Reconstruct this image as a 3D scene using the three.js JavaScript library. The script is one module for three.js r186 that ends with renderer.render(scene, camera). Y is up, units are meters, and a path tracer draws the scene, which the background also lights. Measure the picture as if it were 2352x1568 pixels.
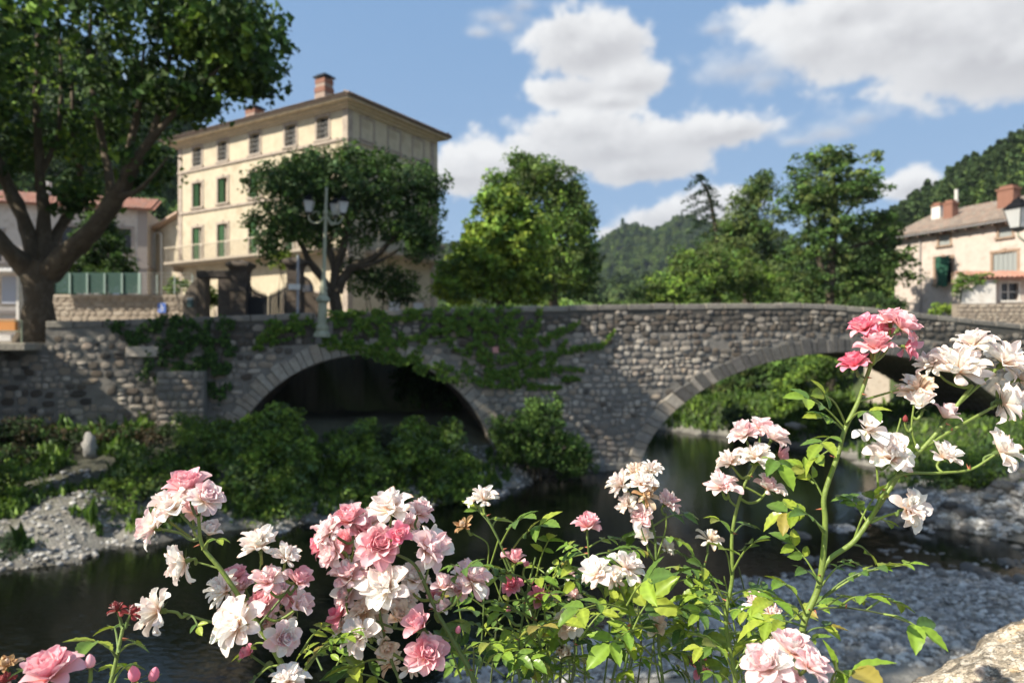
import * as THREE from 'three';
import { mergeGeometries, mergeVertices } from 'three/addons/utils/BufferGeometryUtils.js';
import { RoundedBoxGeometry } from 'three/addons/geometries/RoundedBoxGeometry.js';
import { createNoise2D, createNoise3D, createNoise4D } from 'simplex-noise';

// ---------------------------------------------------------------- camera, sky, sun, exposure
const EYE = 4.4;                                     // metres above the river
const scene = new THREE.Scene();
const camera = new THREE.PerspectiveCamera(53.13, 1.5, 0.03, 3000);
camera.position.set(0, EYE, 0);
camera.lookAt(0, EYE, -10);
camera.focus = 0.62;
camera.userData.fStop = 8;
const renderer = new THREE.WebGLRenderer({ antialias: true });
renderer.setSize(1024, 682);
renderer.toneMapping = THREE.LinearToneMapping;
renderer.toneMappingExposure = 1.9;
renderer.shadowMap.enabled = true;

const rng = (a) => () => { a |= 0; a = a + 0x6D2B79F5 | 0; let t = Math.imul(a ^ a >>> 15, 1 | a); t = t + Math.imul(t ^ t >>> 7, 61 | t) ^ t; return ((t ^ t >>> 14) >>> 0) / 4294967296; };
const n2 = createNoise2D(rng(11)), n3 = createNoise3D(rng(12)), n4 = createNoise4D(rng(13));
const clamp = (x, a = 0, b = 1) => Math.min(b, Math.max(a, x));
const sstep = (a, b, x) => { const t = clamp((x - a) / (b - a)); return t * t * (3 - 2 * t); };
const lerp = (a, b, t) => a + (b - a) * t;
const rad = (d) => d * Math.PI / 180;
const interp = (tab, x) => { if (x <= tab[0][0]) return tab[0][1]; for (let i = 1; i < tab.length; i++) if (x <= tab[i][0]) return lerp(tab[i - 1][1], tab[i][1], (x - tab[i - 1][0]) / (tab[i][0] - tab[i - 1][0])); return tab[tab.length - 1][1]; };

const SUN_EL = rad(40), SUN_TH = rad(27);            // over the west bank, a little from behind the viewer
const S = new THREE.Vector3(-Math.cos(SUN_TH) * Math.cos(SUN_EL), Math.sin(SUN_EL), Math.sin(SUN_TH) * Math.cos(SUN_EL));
const sun = new THREE.DirectionalLight(new THREE.Color(1.0, 0.92, 0.78), 5.0);
sun.name = 'sun';
sun.position.copy(S).multiplyScalar(120);
sun.castShadow = true;
Object.assign(sun.shadow.camera, { left: -70, right: 70, top: 70, bottom: -70, near: 1, far: 320 });
sun.shadow.mapSize.set(4096, 4096);
scene.add(sun, sun.target);

// sky: air and fair-weather cumulus, one computed panorama
function cloudBanks() {
  const out = [], r = rng(77);
  const az = (u) => Math.atan((u - 1176) / 1568), el = (u, v) => Math.atan((784 - v) / Math.hypot(1568, u - 1176));
  const add = (u, v, ru, rv, k = 1) => out.push([az(u), el(u, v), ru / 1568, rv / 1568, k]);
  for (const b of [[1340, 120, 165, 95], [1300, 80, 90, 60], [1400, 95, 110, 70], [1300, 215, 110, 50], [1450, 190, 120, 55], [1400, 235, 110, 30],
    [1390, 350, 330, 85], [1340, 305, 190, 80], [1170, 385, 190, 70], [1060, 400, 110, 75], [1610, 315, 180, 50], [1470, 390, 180, 60], [1690, 300, 80, 30],
    [2080, 90, 330, 120], [2260, 130, 230, 110], [1930, 40, 260, 70], [2330, 40, 220, 150], [2440, 100, 260, 150], [1880, 110, 130, 70],
    [1520, 510, 130, 62], [1600, 480, 90, 60], [1430, 535, 90, 35], [1680, 470, 90, 50],
    [2090, 430, 70, 45]]) add(...b);
  for (const b of [[1150, 40, 90, 26], [1100, 75, 50, 20], [1200, 15, 60, 24], [1165, 60, 40, 22], [1900, 305, 110, 34], [1980, 275, 60, 28], [1830, 325, 60, 18], [1700, 160, 130, 60], [1760, 190, 60, 30], [2050, 560, 60, 50], [1640, 70, 50, 20], [300, 230, 150, 60], [120, 170, 130, 60]]) add(...b, 0.45);
  for (let i = 0; i < 46; i++) {                     // the same kind of sky goes on all round
    const a = (0.12 + 0.76 * r()) * 2 * Math.PI, e = rad(6 + 66 * Math.pow(r(), 1.3)), s = 0.6 + 0.8 * r();
    for (let k = 0; k < 5; k++) out.push([Math.PI + (a - Math.PI) * 1 + (r() - 0.5) * 0.36 * s, e + (r() - 0.5) * 0.08 * s, (0.07 + 0.1 * r()) * s, (0.03 + 0.035 * r()) * s, k === 4 ? 0.45 : 1]);
  }
  for (let i = 0; i < 16; i++) { const a = (r() - 0.5) * 1.4, e = rad(36 + 44 * r()); for (let k = 0; k < 4; k++) out.push([a + (r() - 0.5) * 0.4, e + (r() - 0.5) * 0.1, 0.07 + 0.1 * r(), 0.035 + 0.03 * r(), 1]); }
  return out;
}
function makeSky() {
  const W = 2560, H = 1280, data = new Float32Array(W * H * 4), banks = cloudBanks();
  const fb = (x, y, z, o) => { let a = 0, w = 0.5; for (let i = 0; i < o; i++) { a += w * n3(x, y, z); x *= 2.03; y *= 2.03; z *= 2.03; w *= 0.52; } return a; };
  for (let j = 0; j < H; j++) {
    const el = ((j + 0.5) / H - 0.5) * Math.PI, ce = Math.cos(el), se = Math.sin(el);
    const t = Math.pow(clamp(se), 0.55), sunward = 1;
    const base = [lerp(0.235, 0.064, t), lerp(0.32, 0.150, t), lerp(0.425, 0.302, t)];
    const near = el > -0.03 ? banks.filter((b) => Math.abs(el - b[1]) < b[3] * 1.9 + 0.05) : [];
    for (let i = 0; i < W; i++) {
      const o = (j * W + i) * 4;
      const phi = ((i + 0.5) / W - 0.5) * 2 * Math.PI, dx = ce * Math.cos(phi), dz = ce * Math.sin(phi);
      let [r, g, b] = base; { const cs = ce * Math.cos(phi) * S.x + se * S.y + ce * Math.sin(phi) * S.z, q = 1.7 * Math.exp((cs - 1) * 5) + 0.10 * (cs * cs); r *= 1 + q; g *= 1 + q * 0.9; b *= 1 + q * 0.75; }  // glow round the sun, made stronger than clear air to fill the shade
      if (near.length) {
        const az = Math.atan2(dx, -dz);
        let D = -1, top = 0, kk = 0, sw = 0;
        for (const c of near) {
          let da = az - c[0]; if (da > Math.PI) da -= 2 * Math.PI; else if (da < -Math.PI) da += 2 * Math.PI;
          const qx = da * ce / c[2]; if (qx > 1.8 || qx < -1.8) continue;
          const dy = el - c[1], qy = dy / (dy < 0 ? c[3] * 0.75 : c[3] * 1.05), d = 1 - Math.sqrt(qx * qx + qy * qy);
          const w = Math.exp(5.5 * d); sw += w; top += w * (qy - qx * 0.4); kk += w * c[4];
        }
        if (sw > 0) { D = Math.log(sw) / 5.5 - 0.08; top /= sw; kk /= sw; }
        if (D > -0.8) {
          const nL = fb(dx * 5 + 3, se * 7, dz * 5, 3), n = fb(dx * 15, se * 20, dz * 15, 6), nf = fb(dx * 46, se * 56, dz * 46, 4);
          const dens = D + 0.36 * n + 0.10 * nf + 0.16 * nL;
          const alpha = sstep(0.0, lerp(1.0, 0.36, (kk - 0.45) / 0.55), dens) * lerp(0.62, 0.985, (kk - 0.45) / 0.55);
          if (alpha > 0) {
            const lit = clamp(0.74 + 0.46 * top + 0.34 * n + 0.14 * nf + 0.25 * nL - 0.42 * sstep(0.25, 0.9, dens) * (1 - clamp(top + 0.35)) + (1 - sstep(0, 0.4, dens)) * 0.18);
            const s = lerp(0.245, 0.485, Math.pow(lit, 0.9));
            r = lerp(r, s * 0.99, alpha); g = lerp(g, s * 0.995, alpha); b = lerp(b, s * lerp(1.05, 1.0, lit), alpha);
          }
        }
      }
      data[o] = r; data[o + 1] = g; data[o + 2] = b; data[o + 3] = 1;
    }
  }
  const t = new THREE.DataTexture(data, W, H, THREE.RGBAFormat, THREE.FloatType);
  t.mapping = THREE.EquirectangularReflectionMapping; t.magFilter = THREE.LinearFilter; t.needsUpdate = true;
  return t;
}
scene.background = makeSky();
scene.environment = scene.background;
scene.fog = new THREE.FogExp2(new THREE.Color(0.62, 0.74, 0.9), 0.00012);

// ---------------------------------------------------------------- helpers
const V = (x, y, f) => new THREE.Vector3(x, y, -f);                               // f: metres ahead of the viewer
const U = (u, v, d) => new THREE.Vector3((u - 1176) / 1568 * d, EYE + (784 - v) / 1568 * d, -d);
const used = new Map();
const numbered = (n) => { const k = used.get(n) || 0; used.set(n, k + 1); return k ? n + '_' + String(k).padStart(3, '0') : n; };
function thing(name, label, category, pos = new THREE.Vector3(), turn = 0, group) {
  const o = new THREE.Group(); o.name = numbered(name); o.position.copy(pos); o.rotation.y = turn;
  o.userData = { label, category }; if (group) o.userData.group = group;
  scene.add(o); return o;
}
function part(parent, name, geo, mat, extra) {
  const m = new THREE.Mesh(geo, mat); m.name = parent === scene ? numbered(name) : name; m.castShadow = m.receiveShadow = true;
  if (extra) Object.assign(m.userData, extra);
  parent.add(m); return m;
}
const structure = (name, geo, mat, label) => part(scene, name, geo, mat, { kind: 'structure', label });
function box(w, h, d, x = 0, y = 0, z = 0, r = 0) {                                // centre x, base y, centre z
  const g = r ? new RoundedBoxGeometry(w, h, d, 2, Math.min(r, w / 2.01, h / 2.01, d / 2.01)) : new THREE.BoxGeometry(w, h, d);
  g.translate(x, y + h / 2, z); return g;
}
const clean = (g) => { const q = g.index ? g.toNonIndexed() : g; for (const k of Object.keys(q.attributes)) if (!['position', 'normal', 'uv'].includes(k)) q.deleteAttribute(k); return q; };
const merge = (list) => mergeGeometries(list.map(clean));
function boxUV(g) {                                                               // uv in metres, by the main direction of each face
  g = g.index ? g.toNonIndexed() : g;
  const p = g.attributes.position, n = g.attributes.normal, uv = new Float32Array(p.count * 2);
  for (let i = 0; i < p.count; i++) {
    const ax = Math.abs(n.getX(i)), ay = Math.abs(n.getY(i)), az = Math.abs(n.getZ(i));
    const x = p.getX(i), y = p.getY(i), z = p.getZ(i);
    if (ay > ax && ay > az) { uv[2 * i] = x; uv[2 * i + 1] = z; } else if (ax > az) { uv[2 * i] = z; uv[2 * i + 1] = y; } else { uv[2 * i] = x; uv[2 * i + 1] = y; }
  }
  g.setAttribute('uv', new THREE.BufferAttribute(uv, 2)); return g;
}
function tube(pts, radii, seg = 8, wob = 0, steps = 0) {                           // tapered tube through points
  const c = new THREE.CatmullRomCurve3(pts, false, 'centripetal'), N = steps || Math.max(4, (pts.length - 1) * 5);
  const pos = [], nor = [], uv = [], idx = [];
  let T = c.getTangent(0).normalize(), X = new THREE.Vector3(Math.abs(T.y) > 0.8 ? 1 : 0, Math.abs(T.y) > 0.8 ? 0 : 1, 0).cross(T).normalize(), len = 0, prev = null;
  for (let i = 0; i <= N; i++) {
    const t = i / N, P = c.getPoint(t); T = c.getTangent(t).normalize(); X.addScaledVector(T, -X.dot(T)).normalize();
    const Y = T.clone().cross(X), q = t * (radii.length - 1), k = Math.min(radii.length - 2, Math.floor(q)), r = lerp(radii[k], radii[k + 1], q - k);
    if (prev) len += P.distanceTo(prev); prev = P;
    for (let j = 0; j <= seg; j++) {
      const a = j / seg * 2 * Math.PI, d = X.clone().multiplyScalar(Math.cos(a)).addScaledVector(Y, Math.sin(a));
      const rr = r * (1 + (wob ? wob * n3(P.x * 1.7 + Math.cos(a), P.y * 1.1, P.z * 1.7 + Math.sin(a)) : 0));
      pos.push(P.x + d.x * rr, P.y + d.y * rr, P.z + d.z * rr); nor.push(d.x, d.y, d.z); uv.push(j / seg * 2 * Math.PI * r, len);
    }
  }
  const w = seg + 1;
  for (let i = 0; i < N; i++) for (let j = 0; j < seg; j++) { const a = i * w + j, b = a + w; idx.push(a, a + 1, b, a + 1, b + 1, b); }
  const e = pos.length / 3, E = c.getPoint(1);
  pos.push(E.x, E.y, E.z); nor.push(T.x, T.y, T.z); uv.push(0, len);
  for (let j = 0; j < seg; j++) idx.push(N * w + j, N * w + j + 1, e);
  const g = new THREE.BufferGeometry();
  g.setAttribute('position', new THREE.Float32BufferAttribute(pos, 3)); g.setAttribute('normal', new THREE.Float32BufferAttribute(nor, 3)); g.setAttribute('uv', new THREE.Float32BufferAttribute(uv, 2));
  g.setIndex(idx); return g;
}

// ---------------------------------------------------------------- textures and materials
function tileNoise(x, y, o, f = 1, g = 0.5) {                                      // tiles over the unit square
  let a = 0, w = 0.5; const tx = x * 2 * Math.PI, ty = y * 2 * Math.PI;
  for (let i = 0; i < o; i++) { const q = f / (2 * Math.PI) * 1.6; a += w * n4(Math.cos(tx) * q, Math.sin(tx) * q, Math.cos(ty) * q, Math.sin(ty) * q); f *= 2; w *= g; }
  return a;
}
function tex(size, fn, rep = 1) {
  const d = new Uint8Array(size * size * 4);
  for (let j = 0; j < size; j++) for (let i = 0; i < size; i++) { const c = fn((i + 0.5) / size, (j + 0.5) / size), o = (j * size + i) * 4; for (let k = 0; k < 3; k++) d[o + k] = clamp(Array.isArray(c) ? c[k] : c) * 255; d[o + 3] = 255; }
  const t = new THREE.DataTexture(d, size, size); t.wrapS = t.wrapT = THREE.RepeatWrapping; t.magFilter = THREE.LinearFilter; t.needsUpdate = true; t.repeat.set(rep, rep); return t;
}
const again = (t, x, y = x) => { const c = t.clone(); c.repeat.set(x, y); c.needsUpdate = true; return c; };
const T_grain = tex(256, (x, y) => 0.5 + 0.6 * tileNoise(x, y, 5, 6, 0.62));
const T_mottle = tex(256, (x, y) => { const a = tileNoise(x, y, 5, 2.5), b = tileNoise(x + 0.37, y + 0.11, 4, 9); const s = 0.80 + 0.32 * a + 0.16 * b; return [s, s * (0.985 + 0.03 * a), s * (0.96 + 0.06 * b)]; });
const T_stain = tex(512, (x, y) => { const a = tileNoise(x, y * 0.999, 5, 3), b = tileNoise(x, y, 3, 12), c = sstep(0.05, 0.4, tileNoise(x + 0.5, y, 4, 5)); const s = 0.86 + 0.16 * a + 0.08 * b - 0.12 * c; return [s, s * (1 - 0.03 * c), s * (1 - 0.06 * c)]; });
const T_bark = tex(256, (x, y) => { const a = tileNoise(x, y, 4, 3), b = tileNoise(x, y, 4, 8); const p = sstep(0.02, 0.1, a); const s = lerp(0.75, 1.0, p) + 0.22 * b; return [s, s * lerp(0.95, 1, p), s * lerp(0.84, 0.93, p)]; });
const T_ripple = tex(512, (x, y) => 0.5 + 0.5 * tileNoise(x, y, 5, 7, 0.5));
const T_rock = tex(512, (x, y) => { const a = tileNoise(x, y, 6, 4, 0.6), b = sstep(0.04, 0.16, tileNoise(x + 0.3, y + 0.2, 6, 7, 0.65)), c = sstep(0.08, 0.2, tileNoise(x + 0.7, y, 5, 6, 0.6)), o = sstep(0.2, 0.3, tileNoise(x + 0.1, y + 0.8, 4, 5)); let s = 0.55 + 0.5 * a; let q = [s, s * 0.92, s * 0.80]; q = q.map((k, i) => lerp(k, [1.0, 0.98, 0.93][i], b * 0.8)); q = q.map((k, i) => lerp(k, [0.17, 0.155, 0.13][i], c * 0.75)); return q.map((k, i) => lerp(k, [0.75, 0.5, 0.22][i], o * 0.35)); });
const std = (c, o = {}) => new THREE.MeshStandardMaterial({ color: new THREE.Color(...c), roughness: 0.9, ...o });
const stoneMat = (c, rep = 1.3) => std(c, { map: again(T_mottle, rep), bumpMap: again(T_grain, rep * 1.7), bumpScale: 0.02, roughness: 0.95 });
const leafMat = (o = {}) => new THREE.MeshPhysicalMaterial({ color: new THREE.Color(1, 1, 1), vertexColors: true, roughness: 0.8, specularIntensity: 0.3, transmission: 0.36, thickness: 0, side: THREE.DoubleSide, ...o });
const M = {
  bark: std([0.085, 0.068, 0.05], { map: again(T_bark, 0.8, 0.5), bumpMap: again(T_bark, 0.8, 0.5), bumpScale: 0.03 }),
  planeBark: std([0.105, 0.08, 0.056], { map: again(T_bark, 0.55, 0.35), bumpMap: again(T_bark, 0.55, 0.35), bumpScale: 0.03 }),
  leaf: leafMat(),
  iron: std([0.025, 0.025, 0.028], { roughness: 0.5, metalness: 0.3 }),
};
// ---------------------------------------------------------------- ground, river, hills
const PHI = rad(12), CP = Math.cos(PHI), SP = Math.sin(PHI), BF = 23;                // the bridge's near face passes 23 m ahead and runs away to the right
const bridgeF = (x) => BF + x * SP / CP;
const pxS = (u) => { const r = (u - 1176) / 1568; return BF * r / (CP - r * SP); };
const BP = (u, v) => { const s = pxS(u), z = BF + s * SP; return [s, EYE + (784 - v) / 1568 * z]; };
const STREET = 4.4;
const fwL = [[-60, 9], [-30, 10.5], [-9.84, 13.1], [-7.16, 15.3], [-4.97, 16.2], [-2.58, 17.7], [-0.58, 19.2], [0.4, 20.6], [1.2, 22.2], [3.2, 22.9], [4.2, 27], [4.6, 60]];
const gR = [[-9, 3], [-4, 6.2], [-1, 8.3], [1.9, 10.85], [4.67, 12.75], [7.6, 13.5], [9, 12.4], [14, 11.5]];
const xrT = [[10, 13.2], [14, 12.4], [15.5, 11.2], [16.6, 8.9], [19, 10], [23, 12.6], [27, 12.6], [31, 10.2], [33.5, 7.8], [36, 3], [40, -3], [46, -6]];
function hills(x, f) {
  const b = (cx, cf, rx, rf, h) => { const q = ((x - cx) / rx) ** 2 + ((f - cf) / rf) ** 2; return h * Math.exp(-q); };
  const rough = 1 + 0.13 * n2(x / 70, f / 70);
  return Math.max(b(175, 720, 210, 230, 112), b(-90, 520, 150, 180, 74), b(62, 300, 40, 70, 20), b(150, 125, 66, 125, 56), b(-118, 170, 58, 95, 62), b(430, 560, 200, 300, 120), b(-480, 520, 260, 300, 150), b(0, 1300, 900, 330, 120)) * rough * sstep(62, 100, Math.hypot(x, f));
}
function baseH(x, f) {
  const nz = 0.10 * n2(x / 2.3, f / 2.3) + 0.045 * n2(x / 0.7, f / 0.7);
  let h = -0.75 + 0.18 * n2(x / 4, f / 4);
  const dl = f - interp(fwL, x) + 0.6 * n2(x / 1.9 + 7, f / 1.9);                     // left gravel bank
  if (x < 4.6) h = Math.max(h, clamp(dl * (dl < 0 ? 0.5 : 0.27), -0.8, 1.75) + (dl > -0.6 ? nz : 0));
  const dg = interp(gR, x) - f + 0.45 * n2(x / 1.4, f / 1.4 + 5);                    // gravel bar below the viewer
  if (f < 16) h = Math.max(h, clamp(dg * (dg < 0 ? 0.35 : 0.16), -0.8, 0.55) + 0.5 * nz);
  const rp = sstep(4.2, 6.2, x) * sstep(11, 12.4, f) * (1 - sstep(16.4, 17.6, f));    // shallow rapids
  h = Math.max(h, lerp(-0.8, -0.10 + 0.9 * nz, rp));
  const dr = x - interp(xrT, f) + 0.5 * n2(x / 1.7, f / 1.7 + 9);                     // right bank
  if (f > 9) h = Math.max(h, clamp(dr * (dr < 0 ? 0.5 : 0.3), -0.8, 1.25) + (dr > -0.4 ? nz : 0));
  return h;
}
function groundH(x, f) {
  let h = baseH(x, f);
  const wallF = bridgeF(x);
  let st = 0;
  const xs = lerp(-9.4, -6.6, sstep(27, 27.8, f));
  if (x < xs + 0.5) st = Math.max(st, (1 - sstep(xs, xs + 0.4, x)) * sstep(wallF + 0.3, wallF + 0.7, f));
  st = Math.max(st, sstep(19.5, 23, x) * sstep(18, 27, f));                           // rise to the road on the right bank
  st = Math.max(st, sstep(12.6, 13.1, x) * (1 - sstep(15, 17.5, f)) * 0.78);
  st = Math.max(st, sstep(46, 60, f));
  st = Math.max(st, (1 - sstep(2.5, 4.5, x)) * sstep(4.45, 4.8, (f - wallF) * CP));                     // ground raised behind the smaller arch, added to block light and darken it
  st = Math.max(st, (1 - sstep(0.9, 1.15, f)) * 0.62);                                // the viewer's own quay
  st = Math.max(st, (1 - sstep(-15.6, -15.2, x)) * (1 - sstep(wallF - 0.9, wallF - 0.4, f)) * 1);
  h = lerp(h, STREET + 0.04 * n2(x / 3, f / 3), st);
  return h + hills(x, f);
}
const lines = (a, b, step, far) => { const out = []; for (let x = a; x <= b; x += step) out.push(x); let s = step, x = out[out.length - 1]; while (x < far) { s *= 1.055; x += s; out.push(x); } s = step; x = a; while (x > -far) { s *= 1.055; x -= s; out.unshift(x); } return out; };
{
  const xs = lines(-22, 26, 0.34, 1600), fs = lines(-2, 40, 0.34, 1600).filter((f) => f > -60);
  const pos = [], uv = [], col = [], idx = [], W = xs.length;
  for (const f of fs) for (const x of xs) {
    const y = groundH(x, f); pos.push(x, y, -f); uv.push(x, f);
    const g = sstep(-0.1, 0.5, n2(x / 2.1 + 40, f / 2.1) + 0.45 * n2(x / 0.6, f / 0.6)), hl = hills(x, f);
    let c = [0.27, 0.26, 0.235];                                                     // gravel
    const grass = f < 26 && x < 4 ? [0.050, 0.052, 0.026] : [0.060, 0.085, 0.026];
    let k = 0;
    if (x < 4 && f > 14) k = Math.max(k, sstep(0.35, 1.1, y) * 0.9, g * 0.75 * sstep(0.2, 0.5, y));
    if (x > 8.5 && f > 18) k = Math.max(k, sstep(0.25, 0.7, y));
    if (f > 27) k = Math.max(k, sstep(0.1, 0.5, y));
    if (y > 4 && f > 60) k = 1; if (hl > 1) k = 1;
    if (hl > 2) { grass[0] = 0.030; grass[1] = 0.050; grass[2] = 0.018; }
    c = c.map((v, i) => lerp(v, grass[i] * (0.8 + 0.5 * g), k));
    if (y < -0.05) c = c.map((v, i) => v * [0.38, 0.36, 0.30][i]);
    else if (y < 0.1) c = c.map((v) => v * 0.6);
    if (y > 4.0 && f > 20 && f < 60 && hl < 1) c = [0.30, 0.265, 0.22];
    col.push(...c);
  }
  for (let j = 0; j < fs.length - 1; j++) for (let i = 0; i < W - 1; i++) { const a = j * W + i, b = a + W; idx.push(a, a + 1, b, a + 1, b + 1, b); }
  const g = new THREE.BufferGeometry();
  g.setAttribute('position', new THREE.Float32BufferAttribute(pos, 3)); g.setAttribute('uv', new THREE.Float32BufferAttribute(uv, 2)); g.setAttribute('color', new THREE.Float32BufferAttribute(col, 3));
  g.setIndex(idx); g.computeVertexNormals();
  structure('ground', g, new THREE.MeshStandardMaterial({ vertexColors: true, roughness: 0.95, map: again(T_mottle, 0.9), bumpMap: again(T_grain, 1.6), bumpScale: 0.03 }), 'gravel river bed, banks, street and hills');
}
{
  const g = new THREE.PlaneGeometry(110, 58, 1, 1); g.rotateX(-Math.PI / 2); g.translate(0, 0, -30.2);
  const uv = g.attributes.uv, p = g.attributes.position; for (let i = 0; i < uv.count; i++) uv.setXY(i, p.getX(i), p.getZ(i));
  const w = new THREE.MeshPhysicalMaterial({ color: new THREE.Color(0.62, 0.66, 0.50), roughness: 0.02, ior: 1.33, transmission: 0.55, thickness: 0.0, bumpMap: again(T_ripple, 0.32, 0.75), bumpScale: 0.005 });
  w.color.setRGB(0.004, 0.005, 0.003); w.transmission = 0;
  structure('river_water', g, w, 'dark calm river with small ripples');
}
// ---------------------------------------------------------------- stone bridge and quay wall
const topTab = [[-600, 4.7], [-300, 4.85], [0, 4.93], [105, 4.99], [240, 5.03], [400, 5.12], [560, 5.22], [700, 5.3], [860, 5.38], [960, 5.45], [1176, 5.58], [1400, 5.68], [1700, 5.78], [1820, 5.81], [1890, 5.79], [2000, 5.67], [2100, 5.51], [2352, 5.07], [2600, 4.62], [2900, 4.5]].map(([u, y]) => [pxS(u), y]);
const topY = (s) => interp(topTab, s);
const A1 = { c: -4.83, y: -0.36, a: 4.33, b: 4.33 }, A2 = { c: 12.9, y: -0.6, a: 8.4, b: 4.6 };
const inArch = (A, s, y, m) => { const a = A.a + m, b = A.b + m; return y < A.y + 0.001 ? Math.abs(s - A.c) < a : ((s - A.c) / a) ** 2 + ((y - A.y) / b) ** 2 < 1; };
const SL = pxS(490), SR = pxS(2800), DEPTH = 4.4;
const stoneGeos = (() => {                                                          // rough-faced stones: unit outline, back at z 0, face at about z 1
  const r = rng(5), out = [];
  for (let k = 0; k < 12; k++) {
    const N = 9, ring = [];
    for (let i = 0; i < N; i++) {
      const a = (i + 0.3 * (r() - 0.5)) / N * 2 * Math.PI, c = Math.cos(a), s = Math.sin(a), q = 1 / Math.pow(Math.pow(Math.abs(c), 4.4) + Math.pow(Math.abs(s), 4.4), 1 / 4.4);
      const j = 0.46 + 0.10 * (r() - 0.5) - 0.05 * (k % 3 === 0 ? r() : 0); ring.push([c * q * j, s * q * j]);
    }
    const pos = [], idx = [];
    for (const z of [-0.6, 0.45]) for (const p of ring) pos.push(p[0], p[1], z + (z > 0 ? 0.2 * (r() - 0.5) : 0));
    for (const p of ring) pos.push(p[0] * 0.83, p[1] * 0.83, 0.85 + 0.3 * (r() - 0.5));
    pos.push(0.1 * (r() - 0.5), 0.1 * (r() - 0.5), 1 + 0.25 * (r() - 0.5));
    for (let l = 0; l < 2; l++) for (let i = 0; i < N; i++) { const a = l * N + i, b = l * N + (i + 1) % N; idx.push(a, b, a + N, b, b + N, a + N); }
    for (let i = 0; i < N; i++) idx.push(2 * N + i, 2 * N + (i + 1) % N, 3 * N);
    let g = new THREE.BufferGeometry(); g.setAttribute('position', new THREE.Float32BufferAttribute(pos, 3)); g.setIndex(idx);
    g.computeVertexNormals(); g = boxUV(g); out.push(g);
  }
  return out;
})();
const stoneTones = [[0.52, 0.455, 0.385], [0.60, 0.53, 0.45], [0.41, 0.365, 0.315], [0.54, 0.45, 0.375], [0.66, 0.595, 0.51], [0.47, 0.425, 0.375], [0.54, 0.44, 0.345], [0.35, 0.32, 0.285]];
const M_stones = stoneTones.map((c) => stoneMat(c, 1.0));
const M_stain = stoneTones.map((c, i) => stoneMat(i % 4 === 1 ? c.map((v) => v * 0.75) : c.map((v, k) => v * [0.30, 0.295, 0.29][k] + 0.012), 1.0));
const M_mortar = std([0.26, 0.24, 0.21], { map: again(T_stain, 0.4), bumpMap: again(T_grain, 1.5), bumpScale: 0.02 });
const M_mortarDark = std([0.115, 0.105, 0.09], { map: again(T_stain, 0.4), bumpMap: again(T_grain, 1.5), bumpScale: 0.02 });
const M_cap = [[0.29, 0.265, 0.235], [0.25, 0.23, 0.205], [0.34, 0.31, 0.265]].map((c) => stoneMat(c, 0.8)), M_vous = [[0.46, 0.415, 0.355], [0.52, 0.47, 0.40], [0.40, 0.365, 0.32], [0.47, 0.405, 0.33]].map((c) => stoneMat(c, 0.9));
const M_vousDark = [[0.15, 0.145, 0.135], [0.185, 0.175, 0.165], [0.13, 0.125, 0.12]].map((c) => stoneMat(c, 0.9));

function layStones(parent, s0, s1, keep, seed, stained, size = 1) {                 // coursed rubble on the face z = 0 of the parent
  const r = rng(seed), list = [];
  let y = -0.9;
  const top = 6;
  while (y < top) {
    const h = (0.15 + 0.10 * r() + 0.07 * r() * r()) * size;
    let s = s0 - 0.3 * r();
    while (s < s1) {
      let w = (0.17 + 0.34 * Math.pow(r(), 1.5)) * size;
      const split = r() < 0.16 && h > 0.2;
      const cy = y + h / 2 + 0.09 * n2(s * 0.7, y * 0.8) + 0.03 * (r() - 0.5);
      if (r() > 0.03) {
        if (split) { w *= 0.7; for (const q of [-1, 1]) if (keep(s + w / 2, cy + q * h / 4, w, h / 2)) list.push([s + w / 2, cy + q * h * 0.25, w, h / 2, r()]); }
        else if (keep(s + w / 2, cy, w, h)) list.push([s + w / 2, cy, w, h, r()]);
      }
      s += w;
    }
    y += h;
  }
  list.sort((a, b) => b[2] * b[3] - a[2] * a[3]);
  const rest = new Map();
  list.forEach(([s, cy, w, h, q], i) => {
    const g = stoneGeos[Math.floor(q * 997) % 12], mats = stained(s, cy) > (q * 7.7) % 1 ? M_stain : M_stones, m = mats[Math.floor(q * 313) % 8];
    const d = 0.016 + 0.034 * ((q * 51) % 1), tilt = ((q * 31) % 1 - 0.5) * 0.22, gap = 0.78 + 0.16 * ((q * 17) % 1);
    if (i < 300) {
      const o = part(parent, 'stone', g, m); o.position.set(s, cy, 0); o.scale.set(w * gap + 0.01, h * gap + 0.01, d); o.rotation.z = tilt;
    } else {
      const e = g.clone(); e.applyMatrix4(new THREE.Matrix4().compose(new THREE.Vector3(s, cy, 0), new THREE.Quaternion().setFromAxisAngle(new THREE.Vector3(0, 0, 1), tilt), new THREE.Vector3(w * gap + 0.01, h * gap + 0.01, d)));
      if (!rest.has(m)) rest.set(m, []); rest.get(m).push(boxUV(e));
    }
  });
  for (const [m, l] of rest) part(parent, 'rubble_stones', merge(l), m, { kind: 'stuff' });
}
function coping(parent, s0, s1, seed, z = -0.2, hgt = 0.2) {
  const r = rng(seed); let s = s0;
  while (s < s1) {
    const w = Math.min(0.65 + 0.6 * r(), s1 - s), a = Math.atan2(topY(s + w) - topY(s), w);
    const g = boxUV(box(w - 0.025, hgt + 0.02 * (r() - 0.5), 0.46 + 0.03 * r(), 0, 0, 0, 0.03));
    const o = part(parent, 'coping_stone', g, M_cap[Math.floor(r() * 3)]); o.position.set(s + w / 2, topY(s + w / 2) - hgt + 0.015 * (r() - 0.5), z + 0.02 * (r() - 0.5)); o.rotation.z = a; o.rotation.y = 0.02 * (r() - 0.5);
    s += w;
  }
}
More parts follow.
